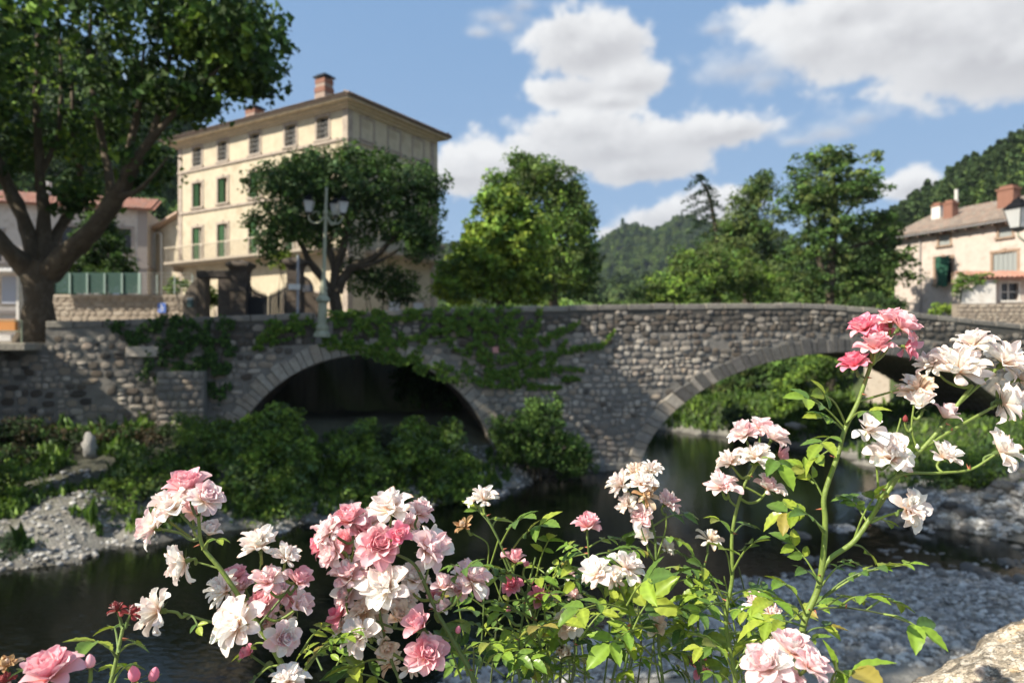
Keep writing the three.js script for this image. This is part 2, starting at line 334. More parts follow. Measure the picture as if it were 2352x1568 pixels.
function profileWall(s0, s1, yb, drop, z0, depth, arches = []) {                    // upright sheet in the plane of the face, given thickness
  const sh = new THREE.Shape(); sh.moveTo(s0, yb);
  for (const A of arches) {
    sh.lineTo(A.c - A.a, yb);
    for (let i = 0; i <= 40; i++) { const t = Math.PI - i / 40 * Math.PI; sh.lineTo(A.c + A.a * Math.cos(t), A.y + A.b * Math.sin(t)); }
    sh.lineTo(A.c + A.a, yb);
  }
  sh.lineTo(s1, yb);
  const N = 40; for (let i = 0; i <= N; i++) { const s = lerp(s1, s0, i / N); sh.lineTo(s, topY(s) - drop); }
  const g = new THREE.ExtrudeGeometry(sh, { depth, bevelEnabled: false }); g.translate(0, 0, z0); return boxUV(g);
}
const bridgeAt = V(0, 0, BF);
const bridge = thing('stone_bridge', 'old grey rubble-stone bridge with two round arches over the river', 'bridge', bridgeAt, PHI);
{
  part(bridge, 'body', profileWall(SL, SR, -1.2, 1.0, -DEPTH, DEPTH, [A1, A2]), M_mortar);
  const gap0 = pxS(722), gap1 = pxS(764);
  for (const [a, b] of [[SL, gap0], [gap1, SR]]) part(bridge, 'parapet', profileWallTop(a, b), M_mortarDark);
  part(bridge, 'parapet', profileWallTop(SL, SR, -DEPTH, 0.4), M_mortar);
  function profileWallTop(a, b, z0 = -0.42, d = 0.42) {
    const sh = new THREE.Shape(), N = 30; for (let i = 0; i <= N; i++) { const s = lerp(a, b, i / N); i ? sh.lineTo(s, topY(s) - 1.0) : sh.moveTo(s, topY(s) - 1.0); }
    for (let i = 0; i <= N; i++) { const s = lerp(b, a, i / N); sh.lineTo(s, topY(s) - 0.2); }
    const g = new THREE.ExtrudeGeometry(sh, { depth: d, bevelEnabled: false }); g.translate(0, 0, z0); return boxUV(g);
  }
  coping(bridge, SL, gap0, 3); coping(bridge, gap1, SR, 4); coping(bridge, SL, SR, 5, -DEPTH + 0.2);
  // arch rings
  const r = rng(21);
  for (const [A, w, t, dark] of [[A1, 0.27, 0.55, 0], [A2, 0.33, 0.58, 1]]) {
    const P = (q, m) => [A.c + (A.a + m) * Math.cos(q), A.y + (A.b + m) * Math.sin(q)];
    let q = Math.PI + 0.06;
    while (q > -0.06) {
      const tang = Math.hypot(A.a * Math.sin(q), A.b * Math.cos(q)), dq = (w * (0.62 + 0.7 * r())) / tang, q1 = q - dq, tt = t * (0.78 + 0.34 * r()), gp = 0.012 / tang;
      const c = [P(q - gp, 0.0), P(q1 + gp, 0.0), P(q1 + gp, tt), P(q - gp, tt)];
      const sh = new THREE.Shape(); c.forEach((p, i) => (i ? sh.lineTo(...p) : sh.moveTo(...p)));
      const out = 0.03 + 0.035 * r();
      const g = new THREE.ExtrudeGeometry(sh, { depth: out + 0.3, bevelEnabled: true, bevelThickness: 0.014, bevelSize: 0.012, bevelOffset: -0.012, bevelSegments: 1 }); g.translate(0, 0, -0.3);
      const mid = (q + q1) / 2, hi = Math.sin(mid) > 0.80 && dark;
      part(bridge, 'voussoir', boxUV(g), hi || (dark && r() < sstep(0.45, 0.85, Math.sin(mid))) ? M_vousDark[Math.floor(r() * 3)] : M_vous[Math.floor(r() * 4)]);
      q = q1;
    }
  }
  // barrel stones seen under the arches
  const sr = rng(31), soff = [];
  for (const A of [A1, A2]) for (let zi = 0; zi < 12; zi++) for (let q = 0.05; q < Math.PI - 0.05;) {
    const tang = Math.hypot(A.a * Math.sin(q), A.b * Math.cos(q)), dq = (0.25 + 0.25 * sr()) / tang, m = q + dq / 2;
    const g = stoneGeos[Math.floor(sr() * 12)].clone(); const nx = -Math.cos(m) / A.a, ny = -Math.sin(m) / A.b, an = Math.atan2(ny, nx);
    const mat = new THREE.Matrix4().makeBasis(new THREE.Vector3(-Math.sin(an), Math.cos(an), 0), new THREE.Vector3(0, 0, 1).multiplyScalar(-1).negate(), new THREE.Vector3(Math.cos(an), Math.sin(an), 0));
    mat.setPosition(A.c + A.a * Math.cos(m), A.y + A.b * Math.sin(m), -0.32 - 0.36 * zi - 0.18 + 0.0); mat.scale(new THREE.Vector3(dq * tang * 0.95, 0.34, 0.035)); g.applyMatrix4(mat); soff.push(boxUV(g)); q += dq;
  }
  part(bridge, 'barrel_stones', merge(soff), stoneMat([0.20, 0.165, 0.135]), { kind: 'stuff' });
  const keep = (s, y, w, h) => s > SL && s < SR && y + h / 2 < topY(s) - 0.2 && y - h / 2 > -0.4 && ![A1, A2].some((A) => inArch(A, s, y, 0.56 + h * 0.3)) && !(s - w / 2 < gap1 && s + w / 2 > gap0 && y > topY(s) - 1.0);
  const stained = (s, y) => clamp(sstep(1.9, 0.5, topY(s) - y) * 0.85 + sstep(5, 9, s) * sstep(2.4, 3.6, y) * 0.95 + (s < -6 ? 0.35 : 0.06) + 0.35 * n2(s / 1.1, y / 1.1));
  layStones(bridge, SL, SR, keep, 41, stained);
  // footing at the water
  for (let k = 0; k < 7; k++) { const o = part(bridge, 'footing_stone', boxUV(box(0.72, 0.3, 0.5, 0, 0, 0, 0.05)), M_cap[k % 3]); o.position.set(-0.2 + k * 0.75, -0.13 + 0.03 * (k % 2), 0.16); }
  // thin rails across the lamp's gap in the parapet
  for (const y of [0.30, 0.72]) part(bridge, 'gap_rail', tube([new THREE.Vector3(gap0 - 0.1, topY(gap0) - y, -0.12), new THREE.Vector3(gap1 + 0.1, topY(gap0) - y, -0.12)], [0.014, 0.014], 6), std([0.4, 0.42, 0.36], { roughness: 0.6 }));
}
const quay = thing('quay_wall', 'shaded rubble retaining wall with a stub buttress beside the smaller arch', 'wall', bridgeAt, PHI);
{
  const L = pxS(-420), P0 = pxS(104);
  const sh = new THREE.Shape(); sh.moveTo(L, -1); sh.lineTo(SL, -1); sh.lineTo(SL, topY(SL) - 0.2);
  for (let i = 0; i <= 12; i++) { const s = lerp(SL, P0, i / 12); sh.lineTo(s, topY(s) - 0.2); }
  sh.lineTo(P0, 4.34); sh.lineTo(L, 4.34);
  const g = new THREE.ExtrudeGeometry(sh, { depth: 0.6, bevelEnabled: false }); g.translate(0, 0, -0.6);
  part(quay, 'core', boxUV(g), M_mortar);
  coping(quay, P0, SL - 0.02, 8);
  const hole = (s, y) => Math.abs(s - pxS(230)) < 0.26 && y > 2.6 && y < 3.25;
  const bu0 = pxS(372), bu1 = pxS(478), buT = 3.5;
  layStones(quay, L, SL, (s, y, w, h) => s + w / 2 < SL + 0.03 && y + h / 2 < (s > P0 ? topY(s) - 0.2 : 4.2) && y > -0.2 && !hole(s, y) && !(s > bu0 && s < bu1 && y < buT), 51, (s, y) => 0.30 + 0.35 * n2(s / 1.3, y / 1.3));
  const bb = new THREE.Group(); 
  const bt = part(quay, 'buttress', boxUV(box(bu1 - bu0, buT + 1, 0.6, (bu0 + bu1) / 2, -1, 0.3)), M_mortar);
  const r = rng(61); let y = 0.9; while (y < buT - 0.1) { const h = 0.15 + 0.1 * r(); let s = bu0 + 0.02; while (s < bu1 - 0.12) { const w = Math.min(0.18 + 0.22 * r(), bu1 - s); const o = part(bt, 'stone', stoneGeos[Math.floor(r() * 12)], M_stones[Math.floor(r() * 8)]); o.position.set(s + w / 2, y + h / 2, 0.6); o.scale.set(w * 0.95, h * 0.95, 0.05); s += w; } y += h; }
  const slab = part(quay, 'corbel_stone', boxUV(box(0.9, 0.32, 0.3, pxS(330), 3.93, 0.05, 0.03)), M_stones[1]);
  // ledge below the tree, with its old railing
  part(quay, 'ledge_slab', boxUV(box(6.2, 0.22, 1.3, P0 - 3.2, 4.14, 0.35, 0.03)), stoneMat([0.40, 0.36, 0.30], 0.7));
  const rm = std([0.23, 0.26, 0.18], { roughness: 0.6 });
  for (const k of [0, 1.5, 3.0]) part(quay, 'rail_post', tube([new THREE.Vector3(P0 - 0.25 - k, 4.36, 0.85), new THREE.Vector3(P0 - 0.25 - k, 5.0, 0.85)], [0.022, 0.022], 6), rm);
  for (const y2 of [4.68, 4.98]) part(quay, 'rail', tube([new THREE.Vector3(P0 - 4.5, y2, 0.85), new THREE.Vector3(P0 - 0.25, y2, 0.85)], [0.016, 0.016], 6), rm);
}
// ---------------------------------------------------------------- buildings
const M_yellow = std([0.545, 0.465, 0.335], { map: again(T_stain, 0.11), bumpMap: again(T_grain, 0.8), bumpScale: 0.01, roughness: 0.95 });
const M_trim = std([0.42, 0.35, 0.29], { map: again(T_mottle, 0.6) }), M_green = std([0.045, 0.13, 0.045], { roughness: 0.6 });
const M_dark = std([0.02, 0.02, 0.022], { roughness: 0.25 }), M_blind = std([0.42, 0.33, 0.24], { roughness: 0.8 });
const M_tiles = [[0.25, 0.185, 0.145], [0.29, 0.215, 0.17], [0.205, 0.165, 0.135], [0.27, 0.225, 0.185]].map((c) => std(c, { map: again(T_mottle, 1.4) }));
const M_redTile = [[0.42, 0.20, 0.14], [0.47, 0.245, 0.18], [0.38, 0.22, 0.17]].map((c) => std(c, { map: again(T_mottle, 1.4) }));
const M_brick = std([0.30, 0.145, 0.10], { map: again(T_mottle, 2.5), bumpMap: again(T_grain, 4), bumpScale: 0.02 });
const M_white = std([0.70, 0.67, 0.62], { map: again(T_stain, 0.3) });
const canalTile = (() => {                                                          // arched clay tile, 0.45 m long along z, convex side up
  const pos = [], idx = [], N = 7;
  for (const [z, r] of [[-0.225, 0.105], [0.225, 0.125]]) for (const t of [0, 0.018]) for (let i = 0; i <= N; i++) { const a = Math.PI * i / N; pos.push(-(r - t) * Math.cos(a), (r - t) * 0.75 * Math.sin(a), z); }
  const W = N + 1; for (let i = 0; i < N; i++) { idx.push(i, i + 2 * W, i + 1, i + 1, i + 2 * W, i + 2 * W + 1); idx.push(i + 2 * W, i + 3 * W, i + 2 * W + 1, i + 2 * W + 1, i + 3 * W, i + 3 * W + 1); }
  const g = new THREE.BufferGeometry(); g.setAttribute('position', new THREE.Float32BufferAttribute(pos, 3)); g.setIndex(idx); g.computeVertexNormals(); return boxUV(g);
})();
// a roof slope: origin at the eaves' left end, x along the eaves, slope rising towards -z; its lowest tiles are single pieces
function roofSlope(parent, name, w, run, rise, at, turn, mats, seed, pieces = 300, hipL = 0, hipR = 0) {
  const r = rng(seed), ang = Math.atan2(rise, run), len = Math.hypot(run, rise), root = new THREE.Group();
  const sh = new THREE.Shape(); sh.moveTo(0, 0); sh.lineTo(w, 0); sh.lineTo(w - hipR, len); sh.lineTo(hipL, len);
  const g = new THREE.ExtrudeGeometry(sh, { depth: 0.07, bevelEnabled: false }); g.rotateX(-Math.PI / 2); g.translate(0, -0.07, 0); 
  const o = part(parent, name, boxUV(g), mats[0]); o.position.copy(at); o.rotation.set(0, 0, 0); o.rotation.order = 'YXZ'; o.rotation.y = turn; o.rotation.x = ang;
  const rest = new Map(); let n = 0;
  for (let j = 0; j * 0.36 < len - 0.2; j++) for (let x = 0.12; x < w - 0.05; x += 0.25) {
    const t = (j * 0.36 + 0.1) / len; if (x < hipL * t - 0.02 || x > w - hipR * t) continue;
    const m = mats[Math.floor(r() * mats.length)], px = x + 0.02 * (r() - 0.5), py = 0.0 + 0.035 + 0.012 * r(), pz = -(j * 0.36 + 0.17), rx = -0.05, ry = 0.05 * (r() - 0.5);
    if (n++ < pieces) { const k = part(o, 'roof_tile', canalTile, m); k.position.set(px, py, pz); k.rotation.set(rx * -1, ry, 0); }
    else { const e = canalTile.clone(); e.rotateX(-rx); e.rotateY(ry); e.translate(px, py, pz); if (!rest.has(m)) rest.set(m, []); rest.get(m).push(e); }
  }
  for (const [m, l] of rest) part(o, 'roof_tiles', merge(l), m, { kind: 'stuff' });
  return o;
}
function wallWithHoles(w, h, holes, d = 0.4) {                                      // x 0..w, y 0..h, outer face at z 0
  const sh = new THREE.Shape(); sh.moveTo(0, 0); sh.lineTo(w, 0); sh.lineTo(w, h); sh.lineTo(0, h);
  for (const [x, y, hw, hh] of holes) { const p = new THREE.Path(); p.moveTo(x - hw / 2, y); p.lineTo(x - hw / 2, y + hh); p.lineTo(x + hw / 2, y + hh); p.lineTo(x + hw / 2, y); sh.holes.push(p); }
  const g = new THREE.ExtrudeGeometry(sh, { depth: d, bevelEnabled: false }); g.translate(0, 0, -d); return boxUV(g);
}
function surround(x, y, w, h, t = 0.16, out = 0.035, sill = true) {                    // frame round an opening
  const l = [box(t, h, out + 0.05, x - w / 2 - t / 2, y, out / 2 - 0.02), box(t, h, out + 0.05, x + w / 2 + t / 2, y, out / 2 - 0.02), box(w + 2 * t + 0.04, t, out + 0.06, x, y + h, out / 2 - 0.02), box(0.2, t * 1.5, out + 0.1, x, y + h + 0.005, out / 2 - 0.02)];
  if (sill) l.push(box(w + 2 * t + 0.1, 0.11, 0.2, x, y - 0.11, 0.03));
  return boxUV(merge(l));
}
const mansion = thing('mansion', 'tall yellow four-storey mansion with green shutters, hipped roof and brick chimneys', 'building', V(-9.28, STREET - 0.1, 38.5), rad(-31.3));
{
  const b = STREET - 0.1, H = 13.55 + EYE - b, Wd = 15.9, D = 7.9, cols = [-13.78, -11.11, -7.94, -4.69, -1.97], Y = (h) => h + EYE - b;
  const holes = [], body = mansion;
  const row = [[11.69, 1.3, 0.95], [8.98, 1.62, 1.0], [5.42, 2.2, 1.05], [1.2, 1.6, 1.0]];
  for (const x of cols) for (const [y, h, w] of row) holes.push([x + Wd, Y(y), w, h]);
  const front = part(body, 'front_wall', wallWithHoles(Wd, H, holes), M_yellow); front.position.set(-Wd, 0, 0);
  const side = part(body, 'side_wall', wallWithHoles(D - 0.4, H, []), M_yellow); side.rotation.y = Math.PI / 2; side.position.set(0, 0, -0.4);
  part(body, 'back_wall', boxUV(box(Wd, H, 0.4, -Wd / 2, 0, -D - 0.2)), M_yellow);
  part(body, 'end_wall', boxUV(box(0.4, H, D - 0.8, -Wd + 0.2, 0, -D / 2)), M_yellow);
  cols.forEach((x) => row.forEach(([y, h, w], k) => {
    const yy = Y(y), win = part(body, k === 2 ? 'balcony_door' : 'window', surround(x, yy, w, h, 0.15, 0.035, k !== 2), M_trim);
    part(win, 'pane', box(w + 0.06, h + 0.06, 0.05, x, yy - 0.03, -0.3), M_dark);
    if (k === 0) {
      const bars = [];
      for (let i = 0; i < 5; i++) bars.push(box(0.032, h * 0.72, 0.03, x - w / 2 + (i + 0.5) * w / 5, yy, 0.0));
      for (const t of [0.02, 0.24, 0.48, 0.70]) bars.push(box(w, 0.04, 0.03, x, yy + h * t, 0.022));
      part(win, 'window_grille', merge(bars), std([0.15, 0.145, 0.135]));
      part(win, 'frame', merge([box(0.06, h, 0.05, x, yy, -0.25), box(w, 0.06, 0.05, x, yy + h * 0.5, -0.248)]), std([0.25, 0.24, 0.22]));
    } else {
      const slats = []; for (let i = 0; i < 14; i++) { const q = box(w * 0.44, 0.02, 0.05, 0, 0, 0); q.rotateX(0.6); q.translate(x - w * 0.26, yy + (i + 0.5) * h / 14, -0.06); slats.push(q); }
      part(win, 'shutter', merge([box(w * 0.46, h, 0.035, x - w * 0.265, yy, -0.11), ...slats]), M_green);
      part(win, 'blind', box(w * 0.48, h * 0.99, 0.03, x + w * 0.25, yy, -0.22), k === 2 ? std([0.20, 0.17, 0.12]) : M_blind);
      if (k === 2) part(win, 'frame', merge([box(0.07, h, 0.05, x + 0.02, yy, -0.17), box(0.07, h, 0.05, x + w / 2 - 0.05, yy, -0.17), box(w * 0.48, 0.06, 0.045, x + w * 0.25, yy + h * 0.45, -0.168)]), std([0.55, 0.5, 0.42]));
    }
  }));
  [[-0.45, 1.28], [-2.9, 1.28], [-5.7, 1.28]].forEach(([dz]) => { });
  const sideFrame = (z, y, w, h) => { const l = surround(0, 0, w, h, 0.13, 0.035, true); const m = part(body, 'blind_window', l, M_trim); m.rotation.y = Math.PI / 2; m.position.set(0, y, z); part(m, 'infill', boxUV(box(w - 0.01, h - 0.01, 0.05, 0, 0.005, -0.012)), M_yellow); };
  const tOf = (u) => { const r = (u - 1176) / 1568; return (r * 38.5 + 9.28) / (0.5195 - r * 0.8545); };
  for (const u of [843, 905, 960]) for (const [y, h] of [[11.70, 1.22]]) sideFrame(-tOf(u), Y(y), 1.0, h);
  for (const u of [905, 960]) { const m = part(body, 'window', surround(0, 0, 1, 1.6), M_trim); m.rotation.y = Math.PI / 2; m.position.set(0, Y(0.9), -tOf(u)); part(m, 'shutter', box(0.98, 1.58, 0.05, 0, 0.01, 0.0), std([0.5, 0.5, 0.52])); }
  const course = (y, h, o) => part(body, 'string_course', boxUV(merge([box(Wd + o, h, o + 0.03, -Wd / 2 + o / 2, y, o / 2), box(o + 0.03, h, D, o / 2 + 0.002, y + 0.003, -D / 2)])), M_trim);
  course(Y(11.40), 0.16, 0.08); course(Y(8.62), 0.15, 0.08); course(Y(0), 0.4, 0.05);
  part(body, 'corner_pilaster', boxUV(merge([box(0.42, H - 0.4, 0.08, -0.16, 0, 0.0), box(0.08, H - 0.4, 0.42, 0.001, 0, -0.16)])), M_trim);
  part(body, 'corner_pilaster', boxUV(box(0.42, H - 0.4, 0.08, -Wd + 0.21, 0, 0.0)), M_trim);
  part(body, 'corner_pilaster', boxUV(box(0.08, H - 0.4, 0.4, 0.001, 0, -D + 0.2)), M_trim);
  const over = 0.74, corn = std([0.58, 0.48, 0.35], { map: again(T_mottle, 0.5) });
  const cl = []; [[0.16, 0.06, 0.16], [0.36, 0.2, 0.14], [over, 0.33, 0.10]].forEach(([o, y, h]) => cl.push(box(Wd + 2 * o, h, D + 2 * o, -Wd / 2, H - 0.45 + y, -D / 2)));
  part(body, 'cornice', boxUV(merge(cl)), corn);
  const eY = H + 0.05, e = over + 0.12, W2 = Wd + 2 * e, D2 = D + 2 * e, rise = 1.75, run = D2 / 2, sl = Math.hypot(run, rise);
  roofSlope(body, 'roof', W2, run, rise, new THREE.Vector3(-Wd - e, eY, e), 0, M_tiles, 71, 300, run, run);
  roofSlope(body, 'roof', D2, run, rise, new THREE.Vector3(e, eY, e), Math.PI / 2, M_tiles, 72, 300, D2 / 2 - 0.02, D2 / 2 - 0.02);
  roofSlope(body, 'roof', W2, run, rise, new THREE.Vector3(e, eY, -D - e), Math.PI, M_tiles, 73, 0, run, run);
  roofSlope(body, 'roof', D2, run, rise, new THREE.Vector3(-Wd - e, eY, -D - e), -Math.PI / 2, M_tiles, 74, 0, D2 / 2 - 0.02, D2 / 2 - 0.02);
  const chim = (x, z, w, d, y0, y1) => { const c = part(body, 'chimney', boxUV(merge([box(w, (y1 - y0) * 0.5, d, x, y0, z), box(w * 0.92, (y1 - y0) * 0.40, d * 0.92, x, y0 + (y1 - y0) * 0.5, z)])), std([0.36, 0.27, 0.22], { map: again(T_mottle, 1.5) })); part(c, 'brick_band', boxUV(merge([box(w * 1.04, 0.3, d * 1.04, x, y0 + (y1 - y0) * 0.52, z), box(w * 0.98, 0.26, d * 0.98, x, y0 + (y1 - y0) * 0.78, z)])), M_brick); part(c, 'chimney_cap', boxUV(merge([box(w * 1.2, 0.1, d * 1.2, x, y1 - 0.1, z), box(w * 0.8, 0.12, d * 0.8, x, y1, z)])), M_dark); };
  chim(-3.55, -1.6, 0.85, 0.75, H + 0.5, Y(16.15));
  chim(-11.3, -2.6, 1.0, 0.8, H + 0.5, Y(15.9));
  // balconies
  const balc = (len, m) => {
    part(m, 'balcony_slab', boxUV(merge([box(len, 0.16, 1.1, len / 2, 0, 0.55, 0.02), box(len - 0.1, 0.09, 0.98, len / 2, -0.09, 0.48)])), std([0.40, 0.34, 0.27], { map: again(T_mottle, 0.6) }));
    const l = []; for (let x = 0.05; x < len; x += 0.17) l.push(box(0.016, 0.95, 0.016, x, 0.16, 1.03)); for (let z = 0.15; z < 1; z += 0.13) for (const x of [0.04, len - 0.04]) l.push(box(0.022, 0.95, 0.022, x, 0.16, z));
    part(m, 'balusters', merge(l), std([0.24, 0.21, 0.17]), { kind: 'stuff' });
    part(m, 'handrail', merge([box(len, 0.05, 0.06, len / 2, 1.1, 1.03), box(0.06, 0.05, 1, 0.03, 1.102, 0.5), box(0.06, 0.05, 1, len - 0.03, 1.102, 0.5)]), std([0.5, 0.43, 0.33]));
  };
  const b1 = part(body, 'balcony', box(0.12, 0.35, 0.7, 0.4, -0.45, 0.35), M_trim); b1.position.set(-15.85, Y(5.14), 0); balc(15.4, b1);
  const b2 = part(body, 'balcony', box(0.12, 0.35, 0.7, 0.4, -0.45, 0.35), M_trim); b2.rotation.y = Math.PI / 2; b2.position.set(0, Y(5.14), -1.4); balc(6.4, b2);
  // lean-to at the far end
  const ax = part(body, 'annex_wall', (() => { const sh = new THREE.Shape(); sh.moveTo(-3.2, 0); sh.lineTo(0, 0); sh.lineTo(0, Y(8.7)); sh.lineTo(-3.2, Y(7.85)); const g = new THREE.ExtrudeGeometry(sh, { depth: 5, bevelEnabled: false }); g.translate(0, 0, -5.3); return boxUV(g); })(), M_yellow); ax.position.x = -Wd - 0.01;
  const rf = part(body, 'annex_roof', (() => { const g = box(3.75, 0.14, 5.6, -1.75, 0, -2.6); return boxUV(g); })(), std([0.5, 0.36, 0.28], { map: again(T_mottle, 1.2) })); rf.position.set(-Wd, Y(8.74), 0); rf.rotation.z = Math.atan2(0.85, 3.2);
  part(body, 'drainpipe', tube([new THREE.Vector3(-Wd - 2.9, Y(7.7), -0.2), new THREE.Vector3(-Wd - 2.4, Y(7.6), -0.2), new THREE.Vector3(-Wd - 2.35, Y(7.2), -0.2), new THREE.Vector3(-Wd - 2.35, 0, -0.2)], [0.07, 0.07], 8), std([0.62, 0.6, 0.55]));
}
// grey-pink house behind the plane tree
const greyHouse = thing('town_house', 'pale grey town house with red tiled roof behind the big plane tree', 'building', U(338, 784, 47).setY(STREET - 0.1), rad(17));
{
  const H = 9.1, Wd = 14, D = 3.2, m = std([0.54, 0.49, 0.44], { map: again(T_stain, 0.2) }), tr = std([0.28, 0.245, 0.225]), h = greyHouse;
  const holes = [[Wd - 1.55, 6.05, 1.1, 1.75], [Wd - 1.75, 2.6, 1.1, 2.0], [Wd - 4.7, 6.05, 1.1, 1.75], [Wd - 4.9, 2.6, 1.1, 2.0], [Wd - 9.2, 5.3, 1.3, 2.0], [Wd - 12.5, 5.3, 1.3, 2.0]];
  const f = part(h, 'front_wall', wallWithHoles(Wd, H, holes), m); f.position.x = -Wd;
  part(h, 'side_wall', boxUV(box(0.4, H, D, -0.2, 0, -D / 2 - 0.4)), m);
  part(h, 'back_wall', boxUV(box(Wd, H, 0.4, -Wd / 2, 0, -D - 0.6)), m);
  holes.forEach(([x, y, w, hh], i) => { const o = part(h, 'window', surround(x - Wd, y, w, hh, 0.18, 0.05), tr); part(o, 'pane', box(w, hh, 0.05, x - Wd, y, -0.25), M_dark); if (i % 2 || i > 3) part(o, 'shutter', box(w * 0.5, hh, 0.05, x - Wd - w * 0.24, y, -0.1), std([0.42, 0.46, 0.55])); });
  part(h, 'string_course', boxUV(merge([box(Wd + 0.1, 0.22, 0.12, -Wd / 2, 5.1, 0.05), box(Wd + 0.1, 0.22, 0.12, -Wd / 2, 1.9, 0.05), box(0.12, 0.22, D, 0.05, 5.103, -D / 2)])), tr);
  part(h, 'corner_pilaster', boxUV(box(0.6, H, 0.1, -0.3, 0, 0.01)), tr);
  roofSlope(h, 'roof', Wd + 0.9, 2.6, 1.1, new THREE.Vector3(-Wd - 0.4, H, 0.5), 0, M_redTile, 75, 180);
  part(h, 'chimney', boxUV(box(0.6, 1.5, 0.6, -6.6, H + 0.4, -1.6)), M_white);
}
const kiosk = thing('kiosk', 'low grey and white kiosk with orange counter beside the plane trunk', 'kiosk', U(42, 784, 31).setY(STREET - 0.05), rad(4));
{
  const g = std([0.50, 0.51, 0.54], { roughness: 0.7 });
  part(kiosk, 'wall', boxUV(merge([box(5, 0.6, 2.4, -2.5, 0.35, -1.2), box(5, 1.7, 0.1, -2.5, 1.75, -2.4), box(0.12, 3, 2.4, -0.06, 0.35, -1.2)])), M_white);
  part(kiosk, 'counter', boxUV(box(4.9, 0.5, 0.3, -2.5, 0.55, 0.02, 0.02)), std([0.48, 0.20, 0.05], { roughness: 0.5 }));
  for (let i = 0; i < 6; i++) part(kiosk, 'panel', box(0.62, 1.25, 0.06, -0.45 - i * 0.8, 1.75, -0.05, 0.02), i % 2 ? g : std([0.34, 0.36, 0.42], { roughness: 0.7 }));
  part(kiosk, 'roof', boxUV(box(5.4, 0.16, 3.2, -2.6, 3.15, -1.0, 0.03)), std([0.62, 0.6, 0.58]));
  part(kiosk, 'step', boxUV(box(5.2, 0.34, 3, -2.5, 0, -0.8, 0.02)), M_white);
}
const M_gw = [[0.52, 0.44, 0.35], [0.47, 0.39, 0.31], [0.56, 0.48, 0.39], [0.43, 0.36, 0.29]].map((c) => stoneMat(c, 1));
// garden wall, fence and gateway by the street
const gw = thing('garden_wall', 'sunlit stone garden wall below the green fence', 'wall', U(118, 784, 30).setY(STREET - 0.1), 0);
{
  const w = (440 - 118) / 1568 * 30, H = 2.02, r = rng(81);
  part(gw, 'core', boxUV(box(w, H, 0.5, w / 2, 0, -0.25)), std([0.40, 0.33, 0.26], { map: again(T_mottle, 0.6) }));
  let y = 0.25; let n = 0; while (y < H - 0.15) { const h = 0.16 + 0.12 * r(); let x = 0; while (x < w - 0.1) { const q = Math.min(0.2 + 0.35 * r(), w - x); const o = part(gw, 'stone', stoneGeos[n++ % 12], gwStone(r())); o.position.set(x + q / 2, y + h / 2, 0); o.scale.set(q * 0.96, h * 0.95, 0.03); x += q; } y += h; }
  function gwStone(q) { return M_gw[Math.floor(q * 4)]; }
  let x = 0; while (x < w) { const q = Math.min(0.7 + 0.4 * r(), w - x); part(gw, 'coping_stone', boxUV(box(q - 0.015, 0.14, 0.6, x + q / 2, H, -0.25, 0.03)), M_gw[Math.floor(r() * 4)]); x += q; }
}

const sign = thing('blue_sign', 'small square blue sign with a white mark on the sunlit garden wall', 'sign', U(371, 707, 29.93), 0);
{
  part(sign, 'plate', box(0.34, 0.42, 0.02, 0, -0.21, 0, 0.008), std([0.10, 0.20, 0.60], { roughness: 0.4 }));
  const ring = new THREE.TorusGeometry(0.07, 0.016, 6, 16, 4.6); ring.rotateZ(2.6); ring.translate(0, -0.06, 0.013);
  part(sign, 'symbol', merge([ring, box(0.03, 0.15, 0.012, -0.015, -0.03, 0.013), box(0.1, 0.025, 0.012, 0.03, 0.01, 0.0135), new THREE.SphereGeometry(0.03, 8, 6).translate(-0.015, 0.145, 0.012)]), std([0.8, 0.8, 0.8]));
}
const fence = thing('green_fence', 'green screen fence with pale posts on top of the garden wall', 'fence', U(120, 684, 29.6).setY(STREET + 2.06), 0);
{
  const w = 200 / 1568 * 29.6, H = 0.84, n = 6;
  for (let i = 0; i < n; i++) {
    const x0 = i * w / (n - 1);
    if (i < n - 1) { const l = []; for (let k = 0; k < 15; k++) l.push(box(w / (n - 1) - 0.09, 0.052, 0.015, x0 + w / (n - 1) / 2, 0.03 + k * 0.06, -0.03)); part(fence, 'screen_panel', merge(l), std([0.014, 0.06, 0.045], { roughness: 0.6 })); }
    part(fence, 'post', box(i === n - 1 ? 0.12 : 0.07, H + 0.06, 0.07, x0, 0, 0, 0.01), std([0.27, 0.36, 0.31], { roughness: 0.5 }));
  }
  const l = []; for (let k = 0; k < 6; k++) l.push(tube([new THREE.Vector3(w, 0.1 + 0.16 * k, -0.02), new THREE.Vector3(w + 2.3, 0.1 + 0.16 * k, -0.02)], [0.006, 0.006], 5));
  part(fence, 'wire', merge(l), std([0.4, 0.42, 0.4]), { kind: 'stuff' });
  for (let k = 1; k < 4; k++) part(fence, 'post', box(0.04, H, 0.04, w + k * 0.76, 0, 0), std([0.35, 0.4, 0.36]));
}
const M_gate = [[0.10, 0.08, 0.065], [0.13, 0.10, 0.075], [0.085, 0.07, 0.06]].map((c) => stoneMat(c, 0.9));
const gateway = thing('gateway', 'weathered stone gateway with two capped pillars and black iron gates', 'gateway', U(545, 784, 27).setY(STREET - 0.1), rad(2));
